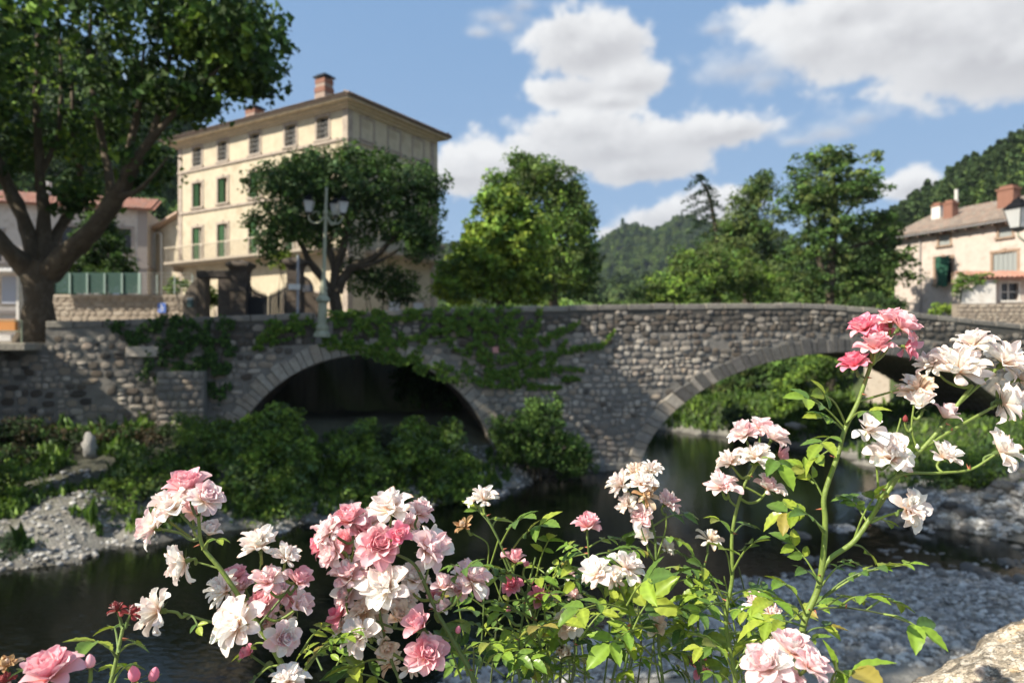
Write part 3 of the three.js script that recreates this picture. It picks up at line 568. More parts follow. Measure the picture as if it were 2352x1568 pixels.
{
  const px = (u) => (u - 545) / 1568 * 27, Y = (v) => (784 - v) / 1568 * 27 + 0.1;
  const pillar = (u, w, top) => {
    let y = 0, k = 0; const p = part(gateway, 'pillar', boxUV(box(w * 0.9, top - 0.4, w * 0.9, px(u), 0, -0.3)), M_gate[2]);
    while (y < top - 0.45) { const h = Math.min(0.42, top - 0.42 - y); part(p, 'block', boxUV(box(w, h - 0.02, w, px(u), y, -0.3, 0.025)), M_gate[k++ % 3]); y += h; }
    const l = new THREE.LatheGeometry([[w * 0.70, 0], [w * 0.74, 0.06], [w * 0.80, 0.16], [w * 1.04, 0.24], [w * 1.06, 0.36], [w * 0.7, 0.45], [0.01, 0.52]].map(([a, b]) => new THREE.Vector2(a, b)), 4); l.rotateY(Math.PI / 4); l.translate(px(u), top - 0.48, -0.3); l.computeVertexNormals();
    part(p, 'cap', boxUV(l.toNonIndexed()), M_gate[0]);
  };
  pillar(546, 0.62, Y(597)); pillar(672, 0.56, Y(590));
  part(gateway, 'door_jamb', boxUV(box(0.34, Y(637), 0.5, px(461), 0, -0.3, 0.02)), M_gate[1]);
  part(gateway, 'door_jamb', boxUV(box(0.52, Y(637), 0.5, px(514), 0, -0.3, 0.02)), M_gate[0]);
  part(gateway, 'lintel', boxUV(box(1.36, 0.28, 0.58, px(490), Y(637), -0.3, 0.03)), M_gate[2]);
  part(gateway, 'wing_wall', (() => { const sh = new THREE.Shape(); sh.moveTo(px(418), 0); sh.lineTo(px(452), 0); sh.lineTo(px(452), Y(640)); sh.quadraticCurveTo(px(430), Y(648), px(418), Y(690)); const g = new THREE.ExtrudeGeometry(sh, { depth: 0.4, bevelEnabled: false }); g.translate(0, 0, -0.5); return boxUV(g); })(), stoneMat([0.20, 0.165, 0.13], 0.8));
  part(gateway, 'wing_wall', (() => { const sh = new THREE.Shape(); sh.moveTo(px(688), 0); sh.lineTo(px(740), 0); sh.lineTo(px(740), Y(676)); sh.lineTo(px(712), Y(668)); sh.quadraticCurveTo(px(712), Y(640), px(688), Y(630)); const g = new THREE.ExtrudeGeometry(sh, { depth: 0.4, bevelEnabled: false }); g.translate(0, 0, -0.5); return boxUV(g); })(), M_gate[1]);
  const topG = (x) => { const t = clamp((x - px(560)) / (px(655) - px(560))); return Y(652 + 26 * Math.sin(Math.PI * t)); };
  const leaf = (u0, u1, solid) => {
    const x0 = px(u0), x1 = px(u1), g = part(gateway, 'gate', merge([box(0.06, topG(x0), 0.05, x0 + 0.03, 0, -0.3), box(0.06, topG(x1), 0.05, x1 - 0.03, 0, -0.3), box(x1 - x0, 0.06, 0.04, (x0 + x1) / 2, 0.12, -0.3), box(x1 - x0, 0.05, 0.04, (x0 + x1) / 2, 0.95, -0.3)]), M.iron);
    const n = 9; for (let i = 1; i < n; i++) { const x = lerp(x0, x1, i / n), q = box(0.06, topG(x) - 0.12, 0.05, x, 0.12, -0.298); const tip = new THREE.ConeGeometry(0.045, 0.16, 4); tip.translate(x, topG(x) + 0.06, -0.298); part(g, 'gate_bar', merge([q, tip]), M.iron); }
    part(g, 'top_rail', tube([x0, (x0 + x1) / 2, x1].map((x) => new THREE.Vector3(x, topG(x) - 0.06, -0.3)), [0.03, 0.03], 6), M.iron);
    if (solid) part(g, 'kick_plate', box(x1 - x0 - 0.04, 1.72, 0.02, (x0 + x1) / 2, 0.14, -0.34), M.iron);
  };
  leaf(561, 608, true); leaf(610, 656, false);
  part(gateway, 'lock_box', box(0.2, 0.3, 0.08, px(610), 0.85, -0.25, 0.02), M.iron);
}
const mailbox = thing('letter_box', 'small green and white letter box on the gateway wing wall', 'letter box', U(436, 694, 26.9), 0);
part(mailbox, 'case', box(0.2, 0.3, 0.12, 0, -0.2, 0.0, 0.02), std([0.08, 0.13, 0.12], { roughness: 0.4 })); part(mailbox, 'lid', box(0.22, 0.07, 0.14, 0, 0.1, 0.01, 0.02), std([0.6, 0.62, 0.6]));
const post = thing('sign_post', 'slim grey sign post with small white street plate before the gateway', 'sign post', U(683, 784, 25.6).setY(STREET - 0.05), 0);
part(post, 'pole', tube([new THREE.Vector3(0, 0, 0), new THREE.Vector3(0.02, 3.3, 0)], [0.055, 0.05], 8), std([0.30, 0.31, 0.34], { roughness: 0.5, metalness: 0.3 })); part(post, 'plate', box(0.44, 0.2, 0.025, -0.1, (784 - 662) / 1568 * 25.6, 0.07, 0.01), std([0.75, 0.75, 0.72], { roughness: 0.5 }));
const plaque = thing('wall_plaque', 'dark notice plaque on the stone wall just beside the sign post', 'plaque', U(706, 662, 26.8), 0);
part(plaque, 'board', box(0.4, 0.28, 0.03, 0, -0.14, 0, 0.01), std([0.09, 0.09, 0.1], { roughness: 0.4 })); part(plaque, 'text_field', box(0.32, 0.2, 0.005, 0, -0.1, 0.018), std([0.16, 0.16, 0.17]));

// street lamps: pale green fluted post with lanterns on scrolled arms
const M_lampPaint = std([0.42, 0.445, 0.33], { roughness: 0.5, map: again(T_mottle, 1) }), M_glass = new THREE.MeshPhysicalMaterial({ color: new THREE.Color(0.86, 0.86, 0.84), roughness: 0.55, transmission: 0.55, thickness: 0 });
function lantern(parent, at, w) {
  const h = w * 1.35, frus = (r0, r1, hh, y) => { const g = new THREE.CylinderGeometry(r1, r0, hh, 4, 1, false); g.rotateY(Math.PI / 4); g.translate(0, y + hh / 2, 0); return g.toNonIndexed(); };
  const l = part(parent, 'lantern', merge([frus(w * 0.30, w * 0.34, w * 0.1, 0), frus(w * 0.2, w * 0.3, w * 0.12, -w * 0.12)]), std([0.03, 0.03, 0.032], { roughness: 0.4 })); l.position.copy(at); l.geometry.computeVertexNormals();
  const gl = frus(w * 0.36, w * 0.62, h * 0.72, w * 0.1); gl.computeVertexNormals(); part(l, 'glass', gl, M_glass);
  const fr = []; for (let i = 0; i < 4; i++) { const a = i * Math.PI / 2 + Math.PI / 4; const d = new THREE.Vector3(Math.sin(a), 0, Math.cos(a)); fr.push(tube([d.clone().multiplyScalar(w * 0.36).setY(w * 0.1), d.clone().multiplyScalar(w * 0.625).setY(w * 0.1 + h * 0.72)], [w * 0.025, w * 0.025], 5)); }
  part(l, 'frame', merge(fr), M.iron);
  const rf = [frus(w * 0.70, w * 0.62, w * 0.06, w * 0.1 + h * 0.72), frus(w * 0.66, w * 0.26, w * 0.34, w * 0.1 + h * 0.72 + w * 0.06), frus(w * 0.3, w * 0.2, w * 0.12, w * 0.1 + h * 0.72 + w * 0.4), new THREE.SphereGeometry(w * 0.07, 8, 6).translate(0, w * 0.1 + h * 0.72 + w * 0.58, 0)];
  const rg = merge(rf); rg.computeVertexNormals(); part(l, 'roof', rg, new THREE.MeshPhysicalMaterial({ color: new THREE.Color(0.008, 0.008, 0.01), roughness: 0.85, specularIntensity: 0.25 }));
  return l;
}
function streetLamp(at, label, H, w, arms, turn) {
  const t = thing('street_lamp', label, 'street lamp', at, turn, 'pale green lantern street lamps');
  const lathe = (pts) => new THREE.LatheGeometry(pts.map(([r, y]) => new THREE.Vector2(r, y)), 16);
  const oct = new THREE.LatheGeometry([[0.001, 0], [0.27, 0], [0.27, 0.10], [0.22, 0.16], [0.18, 0.2], [0.21, 0.26], [0.21, 0.34], [0.15, 0.38], [0.14, 1.0], [0.145, 1.08], [0.225, 1.14], [0.20, 1.24], [0.12, 1.32]].map(([r, y]) => new THREE.Vector2(r, y)), 8).toNonIndexed(); oct.computeVertexNormals();
  part(t, 'base', oct, M_lampPaint);
  part(t, 'shaft', lathe([[0.12, 1.32], [0.13, 1.4], [0.095, 1.46], [0.13, 1.55], [0.085, 1.64], [0.062, 2.0], [0.045, H - 0.9], [0.085, H - 0.86], [0.085, H - 0.78], [0.05, H - 0.74], [0.04, H - 0.1], [0.06, H - 0.06], [0.001, H]]), M_lampPaint);
  arms.forEach(([a, reach]) => {
    const d = new THREE.Vector3(Math.cos(a), 0, Math.sin(a)), P = (k, y) => d.clone().multiplyScalar(k * reach).setY(y);
    const y0 = H - 0.98, sc = []; for (let i = 0; i <= 14; i++) { const q = i / 14 * 4.6, rr = 0.13 * (1 - i / 18); sc.push(P(0.52, y0 + 0.1).add(d.clone().multiplyScalar(Math.cos(q) * rr)).add(new THREE.Vector3(0, Math.sin(q) * rr, 0))); }
    const arm = part(t, 'arm', merge([tube([P(0.08, y0 + 0.05), P(0.35, y0 - 0.14), P(0.75, y0 - 0.16), P(1, y0 + 0.0), P(1, y0 + 0.1)], [0.03, 0.022], 7), tube(sc, [0.018, 0.01], 6)]), M_lampPaint);
    lantern(t, P(1, y0 + 0.14), w).rotation.y = -a + 0.3;
  });
  return t;
}
{
  const s = pxS(742), at = new THREE.Vector3(s * CP, topY(s) - 0.78, -(BF + s * SP) + 0.15);
  const l = streetLamp(at, 'pale green lamp post with three lanterns rising from the bridge parapet', 4.75, 0.36, [[Math.PI + 0.12, 0.56], [-0.15, 0.52], [-1.15, 0.5]], 0.0); l.rotation.z = -0.03;
  streetLamp(V(12.1, 3.5, 15), 'street lamp before the beige house, its black-roofed lantern hanging over the roof line', 4.2, 0.42, [[Math.PI, 0.98], [0, 0.8]], 0.02);
}
// right-hand house by the road
const M_pink = std([0.54, 0.455, 0.395], { map: again(T_stain, 0.22), bumpMap: again(T_grain, 0.8), bumpScale: 0.01 });
const rh = thing('stucco_house', 'long weathered beige house with arched shutter and brown tiled roof across the bridge', 'building', V((2084 - 1176) / 1568 * 46, STREET - 0.2, 46), rad(-68.2));
{
  const b = STREET - 0.2, Y = (h) => h + EYE - b, H = Y(7.0), L = 0.9, Wd = 18.1;
  const tOf = (u) => { const r = (u - 1176) / 1568; return (r * 46 - 26.637) / (0.371 + r * 0.928); };
  const dep = (t) => 46 - 0.928 * t, hAt = (u, v) => (784 - v) / 1568 * dep(tOf(u));
  const wn = [[2170, 563, 539, 0.75], [2310, 544, 520, 0.75]];
  const holes = wn.map(([u, v0, v1, w]) => [tOf(u) + L, Y(hAt(u, v0)), w, hAt(u, v1) - hAt(u, v0)]);
  const ar = [tOf(2309) + L, Y(hAt(2309, 632)), 1.35, 1.35];
  const f = part(rh, 'front_wall', wallWithHoles(Wd, H, [...holes, ar, [tOf(2168) + L, Y(hAt(2168, 650)), 1.1, 1.6]]), M_pink); f.position.x = -L;
  part(rh, 'end_wall', boxUV(box(0.4, H, 8, -L + 0.2, 0, -4.4)), M_pink); part(rh, 'back_wall', boxUV(box(Wd, H, 0.4, Wd / 2 - L, 0, -8.6)), M_pink); part(rh, 'end_wall', boxUV(box(0.4, H, 8, Wd - L - 0.2, 0, -4.4)), M_pink);
  const brown = std([0.33, 0.235, 0.17], { map: again(T_mottle, 1) }), greyW = std([0.24, 0.255, 0.245], { roughness: 0.8 });
  holes.forEach(([x, y, w, h]) => { const o = part(rh, 'window', surround(x - L, y, w, h, 0.13, 0.02), brown); part(o, 'shutter', box(w, h, 0.05, x - L, y, -0.12), greyW); });
  { const [x, y, w, h] = ar, o = part(rh, 'window', merge([surround(x - L, y, w, h, 0.16, 0.02)]), brown); for (let i = 0; i < 5; i++) part(o, 'shutter_board', box(w / 5 - 0.02, h - 0.1 + 0.1 * Math.sin((i + 0.5) / 5 * Math.PI), 0.05, x - L - w / 2 + (i + 0.5) * w / 5, y, -0.08, 0.008), greyW); }
  { const x = tOf(2168), y = Y(hAt(2168, 650)); const o = part(rh, 'window', surround(x, y, 1.1, 1.6, 0.15, 0.02), brown); part(o, 'pane', box(1.1, 1.6, 0.05, x, y, -0.2), M_dark); }
  part(rh, 'drainpipe', tube([new THREE.Vector3(tOf(2116), 0, 0.08), new THREE.Vector3(tOf(2116), H, 0.08)], [0.055, 0.055], 7), std([0.3, 0.27, 0.25]));
  part(rh, 'gutter', tube([new THREE.Vector3(-L - 0.2, H + 0.02, 0.5), new THREE.Vector3(Wd - L, H + 0.02, 0.5)], [0.07, 0.07], 8), std([0.22, 0.21, 0.21]));
  for (let x = -L + 0.4; x < Wd - L; x += 0.8) part(rh, 'rafter_tail', box(0.1, 0.14, 0.5, x, H - 0.16, 0.22), std([0.14, 0.10, 0.08]));
  roofSlope(rh, 'roof', Wd + 0.6, 4.9, 2.05, new THREE.Vector3(-L - 0.3, H + 0.05, 0.52), 0, M_tiles, 76, 300);
  const ch = (t, z, w, d, y1, m, nm) => { const c = part(rh, 'chimney', boxUV(box(w, y1 - H, d, t, H, z)), m); part(c, 'chimney_cap', boxUV(merge([box(w * 1.15, 0.1, d * 1.15, t, y1, z), box(w * 0.8, 0.16, d * 0.8, t, y1 + 0.1, z)])), M_brick); };
  ch(tOf(2157) - 1.9, -2.6, 0.62, 0.6, Y(9.2), M_white); ch(tOf(2185) - 1.5, -2.1, 0.62, 0.6, Y(9.1), M_brick); ch(tOf(2330) - 1.8, -2.4, 0.95, 0.7, Y(9.35), M_brick);
  part(rh, 'vent_pipe', tube([new THREE.Vector3(tOf(2188) - 2.4, H + 1.4, -3.8), new THREE.Vector3(tOf(2188) - 2.4, Y(10.4), -3.8)], [0.12, 0.12], 8), std([0.5, 0.48, 0.44]));
}
const cloth = thing('green_awning', 'dark green rolled awning cloth hanging before the house window', 'awning', U(2168, 658, 43.4), rad(-68.2));
{ const w = 1.0, h = 1.9, g = new THREE.PlaneGeometry(w, h, 14, 16), p = g.attributes.position; for (let i = 0; i < p.count; i++) { const x = p.getX(i), y = p.getY(i); p.setZ(i, 0.12 + 0.07 * Math.sin(x * 16 + y * 1.5) + 0.1 * Math.cos(x * 3)); p.setX(i, x * (0.85 + 0.15 * Math.sin(y * 3))); p.setY(i, y + h / 2 - 0.06 * Math.sin(x * 9)); } g.computeVertexNormals(); part(cloth, 'cloth', g, std([0.012, 0.07, 0.04], { side: THREE.DoubleSide })); part(cloth, 'pole', tube([new THREE.Vector3(-0.6, h, 0.1), new THREE.Vector3(0.6, h, 0.1)], [0.03, 0.03], 6), M.iron); }
const shed = thing('lean_to', 'low white lean-to with orange-red tiled roof and garden window', 'outbuilding', V((2203 - 1176) / 1568 * 38, STREET - 0.2, 38), rad(-6));
{
  const s = 38 / 1568, px = (u) => (u - 2203) * s, Y = (v) => (784 - v) * s + 0.2;
  part(shed, 'side_wall', (() => { const sh = new THREE.Shape(); sh.moveTo(0, 0); sh.lineTo(px(2276), 0); sh.lineTo(px(2276), Y(640)); sh.lineTo(px(2258), Y(642)); sh.lineTo(px(2225), Y(664)); sh.lineTo(0, Y(668)); const g = new THREE.ExtrudeGeometry(sh, { depth: 0.3, bevelEnabled: false }); return boxUV(g); })(), M_white);
  part(shed, 'front_wall', wallWithHoles(3.6, Y(640), [[0.95, Y(690), 0.9, 0.95], [2.4, Y(690), 0.9, 0.95]]), M_pink).position.set(px(2276), 0, -0.1);
  for (const x of [0.95, 2.4]) { const o = part(shed, 'window', surround(px(2276) + x, Y(690), 0.9, 0.95, 0.08, 0.02), M_white); o.position.z = -0.1; part(o, 'pane', box(0.9, 0.95, 0.04, px(2276) + x, Y(690), -0.22), M_dark); part(o, 'frame', merge([box(0.06, 0.95, 0.05, px(2276) + x, Y(690), -0.17), box(0.9, 0.05, 0.045, px(2276) + x, Y(690) + 0.45, -0.168)]), M_white); }
  roofSlope(shed, 'roof', 5.2, 2.6, 0.55, new THREE.Vector3(px(2238), Y(641), 0.45), 0, M_redTile, 78, 160);
}
const rw = thing('stone_wall', 'dry rubble garden wall below the lean-to, across the bridge', 'wall', V((2200 - 1176) / 1568 * 34, STREET - 0.3, 34), rad(-4));
{
  const H = (784 - 697) / 1568 * 34 + 0.3, w = 5.5, r = rng(91); part(rw, 'core', boxUV(box(w, H, 0.5, w / 2, 0, -0.25)), std([0.28, 0.235, 0.19], { map: again(T_mottle, 0.6) }));
  let y = 0.6, n = 0; while (y < H - 0.05) { const h = 0.13 + 0.12 * r(); let x = 0; while (x < w - 0.1) { const q = Math.min(0.2 + 0.35 * r(), w - x); const o = part(rw, 'stone', stoneGeos[n++ % 12], M_gw[Math.floor(r() * 4)]); o.position.set(x + q / 2, y + h / 2, 0); o.scale.set(q * 0.95, h * 0.93, 0.04); x += q; } y += h; }
}
const pier = thing('garden_pier', 'sunlit pale wall with creeper beyond the larger arch', 'wall', V(18.2, 0.4, 34), rad(-30));
{ part(pier, 'wall', boxUV(merge([box(1.1, 3.6, 1.0, 0, 0, 0), box(0.9, 3.0, 0.8, 1.9, 0, 0.1), box(4, 0.5, 1.1, 1.2, 3.4, 0)])), std([0.52, 0.45, 0.37], { map: again(T_stain, 0.4) })); }
// ---------------------------------------------------------------- trees, bushes, ivy
// leaves: little folded blades in clumps spread through ellipsoids [centre, rx, ry, rz, number of clumps]
class Leaves {
  constructor(seed) { this.p = []; this.c = []; this.i = []; this.r = rng(seed); }
  leaf(P, N, T, s, col, asp = 0.62) {                                               // P centre, N normal, T direction of the blade
    const B = N.clone().cross(T).normalize(), k = this.p.length / 3, fold = 0.22 * s;
    const q = (a, b, c) => this.p.push(P.x + T.x * a + B.x * b + N.x * c, P.y + T.y * a + B.y * b + N.y * c, P.z + T.z * a + B.z * b + N.z * c);
    q(-s * 0.5, 0, 0); q(0.02 * s, s * asp * 0.5, fold); q(s * 0.5, 0, -0.1 * s); q(0.02 * s, -s * asp * 0.5, fold);
    for (let j = 0; j < 4; j++) this.c.push(...col);
    this.i.push(k, k + 1, k + 2, k, k + 2, k + 3);
  }
  rnd() { const r = this.r; const z = 2 * r() - 1, a = 2 * Math.PI * r(), s = Math.sqrt(1 - z * z); return new THREE.Vector3(s * Math.cos(a), z, s * Math.sin(a)); }
  clump(C, R, n, size, col, o = {}) {
    const r = this.r, out = o.out || new THREE.Vector3(0, 1, 0), tone = 0.58 + 0.80 * r(), big = 0.75 + 0.6 * r();
    for (let k = 0; k < n; k++) {
      const d = this.rnd().multiplyScalar(R * Math.cbrt(r())); d.y *= o.flat ?? 0.75;
      const N = this.rnd().multiplyScalar(0.9).addScaledVector(out, 0.7); N.y += o.up ?? 0.5; N.normalize();
      let T = this.rnd(); T.y -= o.droop ?? 0.4; T.addScaledVector(N, -T.dot(N)).normalize();
      const t = tone * (0.75 + 0.5 * r()), y = r() * 0.25 - 0.1;
      this.leaf(C.clone().add(d), N, T, size * big * (0.65 + 0.7 * r()), [col[0] * t * (1 + y), col[1] * t, col[2] * t * (1 - y * 0.6)], o.asp);
    }
  }
  crown(ells, o) {
    const r = this.r;
    for (const [C, rx, ry, rz, n] of ells) for (let k = 0; k < n; k++) {
      const d = this.rnd(), q = Math.pow(r(), o.shell ?? 0.42), out = d.clone();
      const P = new THREE.Vector3(C.x + d.x * rx * q, C.y + d.y * ry * q, C.z + d.z * rz * q);
      const w = 1 + 0.35 * n3(P.x * 0.5, P.y * 0.5, P.z * 0.5); P.lerp(C, clamp(0.10 - 0.3 * (w - 1), -0.12, 0.3));
      if (o.keep && !o.keep(P)) continue;
      this.clump(P, o.R * (0.6 + 0.8 * r()), Math.round(o.n * (0.6 + 0.8 * r())), o.size, o.cols[Math.floor(r() * o.cols.length)], { out, ...o });
    }
    return this;
  }
  geo() {
    const g = new THREE.BufferGeometry(); g.setAttribute('position', new THREE.Float32BufferAttribute(this.p, 3)); g.setAttribute('color', new THREE.Float32BufferAttribute(this.c, 3)); g.setIndex(this.i);
    g.computeVertexNormals(); return g;
  }
}
const ell = (u, v, d, ru, rv, rz, n) => [U(u, v, d), ru / 1568 * d, rv / 1568 * d, rz, n];
const G = { dark: [0.062, 0.122, 0.030], mid: [0.10, 0.185, 0.038], light: [0.18, 0.29, 0.042], yellow: [0.26, 0.36, 0.048], blue: [0.08, 0.14, 0.06], olive: [0.13, 0.18, 0.05], deep: [0.036, 0.07, 0.022] };
const relTo = (g, at) => { g.translate(-at.x, -at.y, -at.z); return g; };
function tree(name, label, base, limbs, ells, o, seed, mat = M.bark, leafM = M.leaf, group) {
  const t = thing(name, label, 'tree', base, 0, group);
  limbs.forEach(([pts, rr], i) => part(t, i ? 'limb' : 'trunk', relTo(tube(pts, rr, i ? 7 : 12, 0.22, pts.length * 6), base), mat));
  part(t, 'crown', relTo(new Leaves(seed).crown(ells, o).geo(), base), leafM);
  return t;
}
{ // the big plane tree on the left
  const d = 21, B = (u, v, dd = 0) => U(u, v, d + dd);
  const L = [
    [[B(84, 800), B(84, 760), B(86, 690), B(88, 640), B(92, 600)], [0.64, 0.50, 0.37, 0.46, 0.33]],
    [[B(70, 625), B(20, 575, -0.6), B(-60, 500, -1.0), B(-170, 380, -1.4), B(-260, 200, -1.6)], [0.33, 0.28, 0.23, 0.17, 0.09]],
    [[B(84, 620), B(60, 520, 0.3), B(20, 430, 0.6), B(-20, 330, 1), B(-40, 180, 1.2)], [0.28, 0.21, 0.19, 0.14, 0.08]],
    [[B(96, 620), B(100, 520, 0.4), B(92, 400, 0.8), B(84, 260, 1), B(88, 90, 1.2), B(95, -60, 1.4)], [0.25, 0.19, 0.15, 0.12, 0.09, 0.04]],
    [[B(105, 630), B(160, 575, -0.4), B(220, 520, -0.8), B(270, 450, -1.2), B(300, 390, -1.6), B(345, 320, -2)], [0.35, 0.31, 0.27, 0.24, 0.19, 0.12]],
    [[B(110, 610), B(128, 540, 0.8), B(160, 490, 1.3), B(190, 440, 1.8), B(170, 330, 2), B(165, 180, 2.2)], [0.23, 0.17, 0.16, 0.13, 0.10, 0.05]],
    [[B(215, 520, -0.8), B(250, 480, -0.4), B(250, 400, 0), B(230, 300, 0.3), B(205, 150, 0.6), B(210, 0, 0.8)], [0.17, 0.16, 0.12, 0.11, 0.08, 0.04]],
    [[B(285, 420, -1.3), B(300, 330, -1), B(320, 220, -0.7), B(330, 110, -0.5)], [0.16, 0.11, 0.08, 0.04]],
    [[B(330, 340, -1.9), B(390, 270, -2.3), B(450, 200, -2.6), B(540, 130, -2.9)], [0.11, 0.08, 0.06, 0.03]],
    [[B(345, 320, -2), B(370, 240, -2), B(390, 130, -2), B(430, 30, -2)], [0.10, 0.07, 0.05, 0.03]],
    [[B(92, 400, 0.8), B(130, 320, 1.3), B(140, 200, 1.6), B(135, 60, 1.8)], [0.10, 0.09, 0.06, 0.03]],
    [[B(270, 450, -1.2), B(310, 440, -2), B(345, 410, -2.6), B(385, 360, -3)], [0.10, 0.07, 0.05, 0.02]],
  ];
  const E = [ell(90, 60, 21, 330, 260, 4, 125), ell(420, 60, 19.5, 210, 170, 3.2, 190), ell(530, 90, 19, 130, 120, 2.2, 120), ell(250, 310, 22.6, 170, 120, 1.6, 60), ell(60, 330, 23.2, 190, 120, 1.8, 60), ell(330, 200, 20.5, 150, 100, 2.4, 50), ell(-330, 100, 17, 230, 260, 2.5, 240),
    ell(560, 170, 18.8, 75, 45, 1.2, 60), ell(440, 230, 19, 90, 40, 1.4, 60), ell(150, -150, 20.5, 480, 160, 6, 330), ell(-180, 250, 20.5, 180, 260, 4, 200), ell(200, 450, 21.5, 90, 45, 1.2, 30), ell(100, 120, 25, 300, 220, 2, 70), ell(340, 380, 20, 45, 60, 1.2, 26), ell(-520, 60, 19.5, 330, 300, 5, 380), ell(-120, 60, 17, 260, 200, 1.8, 120), ell(-330, 330, 20, 160, 130, 3, 90)];
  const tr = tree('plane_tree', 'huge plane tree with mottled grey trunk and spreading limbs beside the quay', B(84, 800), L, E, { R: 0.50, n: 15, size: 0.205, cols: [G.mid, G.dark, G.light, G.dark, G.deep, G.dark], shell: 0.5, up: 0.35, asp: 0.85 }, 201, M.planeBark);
}
// more planes in the row along the west quay; they shade the river bed
for (const [x, f, s, lab] of [[-16.8, 13.2, 202, 'plane tree of the quay row, next towards the viewer from the big one'], [-12.8, 3.8, 203, 'plane tree of the quay row nearest to the viewer']]) {
  const at = V(x, STREET - 0.2, f), C = (dx, y, df) => V(x + dx, STREET + y, f + df);
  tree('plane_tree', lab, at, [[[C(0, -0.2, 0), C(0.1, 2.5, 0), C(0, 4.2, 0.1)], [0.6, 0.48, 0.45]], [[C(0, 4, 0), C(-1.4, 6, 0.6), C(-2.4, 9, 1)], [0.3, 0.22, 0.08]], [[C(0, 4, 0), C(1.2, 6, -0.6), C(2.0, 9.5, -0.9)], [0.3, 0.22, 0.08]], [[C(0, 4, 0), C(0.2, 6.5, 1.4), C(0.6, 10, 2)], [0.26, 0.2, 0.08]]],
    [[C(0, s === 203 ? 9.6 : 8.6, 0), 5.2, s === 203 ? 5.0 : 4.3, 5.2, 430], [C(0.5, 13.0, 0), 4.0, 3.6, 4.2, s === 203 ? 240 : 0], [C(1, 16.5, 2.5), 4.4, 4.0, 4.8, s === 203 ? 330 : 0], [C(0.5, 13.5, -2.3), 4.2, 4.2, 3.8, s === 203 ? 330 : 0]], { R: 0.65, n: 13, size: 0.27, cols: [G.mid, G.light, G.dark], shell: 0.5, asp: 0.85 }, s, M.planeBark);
}
{ // dark tree in front of the mansion
  const d = 29, B = (u, v, dd = 0) => U(u, v, d + dd);
  tree('garden_tree', 'dark spreading tree with twisted stems in front of the yellow mansion', U(775, 784, 29).setY(STREET - 0.2), [
    [[U(775, 784, 29).setY(STREET - 0.2), B(772, 700), B(768, 660), B(772, 600)], [0.34, 0.24, 0.20, 0.16]],
    [[B(772, 690), B(740, 640), B(710, 600), B(690, 560), B(640, 500)], [0.24, 0.17, 0.14, 0.11, 0.05]],
    [[B(774, 670), B(800, 620), B(860, 590), B(890, 560), B(950, 490)], [0.24, 0.18, 0.14, 0.11, 0.05]],
    [[B(772, 610), B(790, 560), B(800, 500), B(840, 430)], [0.2, 0.15, 0.12, 0.05]], [[B(770, 620), B(750, 560), B(730, 480), B(700, 420)], [0.18, 0.13, 0.1, 0.05]], [[B(800, 620), B(870, 600), B(920, 570)], [0.1, 0.09, 0.05]]],
    [ell(790, 440, 29, 190, 75, 2.4, 230), ell(700, 410, 29, 130, 55, 1.8, 100), ell(640, 420, 28.5, 85, 35, 1.2, 55), ell(840, 385, 29.5, 110, 38, 1.6, 80), ell(960, 420, 29, 85, 50, 1.4, 80), ell(930, 500, 29, 100, 70, 1.8, 110), ell(660, 510, 28.5, 95, 65, 1.8, 95), ell(760, 520, 29.5, 130, 70, 2, 110), ell(620, 560, 28, 40, 45, 0.8, 24), ell(970, 560, 29, 60, 50, 1.2, 45), ell(720, 370, 29, 70, 28, 1, 35), ell(800, 355, 29, 45, 18, 0.8, 18)],
    { R: 0.42, n: 26, size: 0.17, cols: [G.dark, G.dark, G.mid, G.blue], up: 0.7, droop: 0.2, shell: 0.5 }, 204);
}
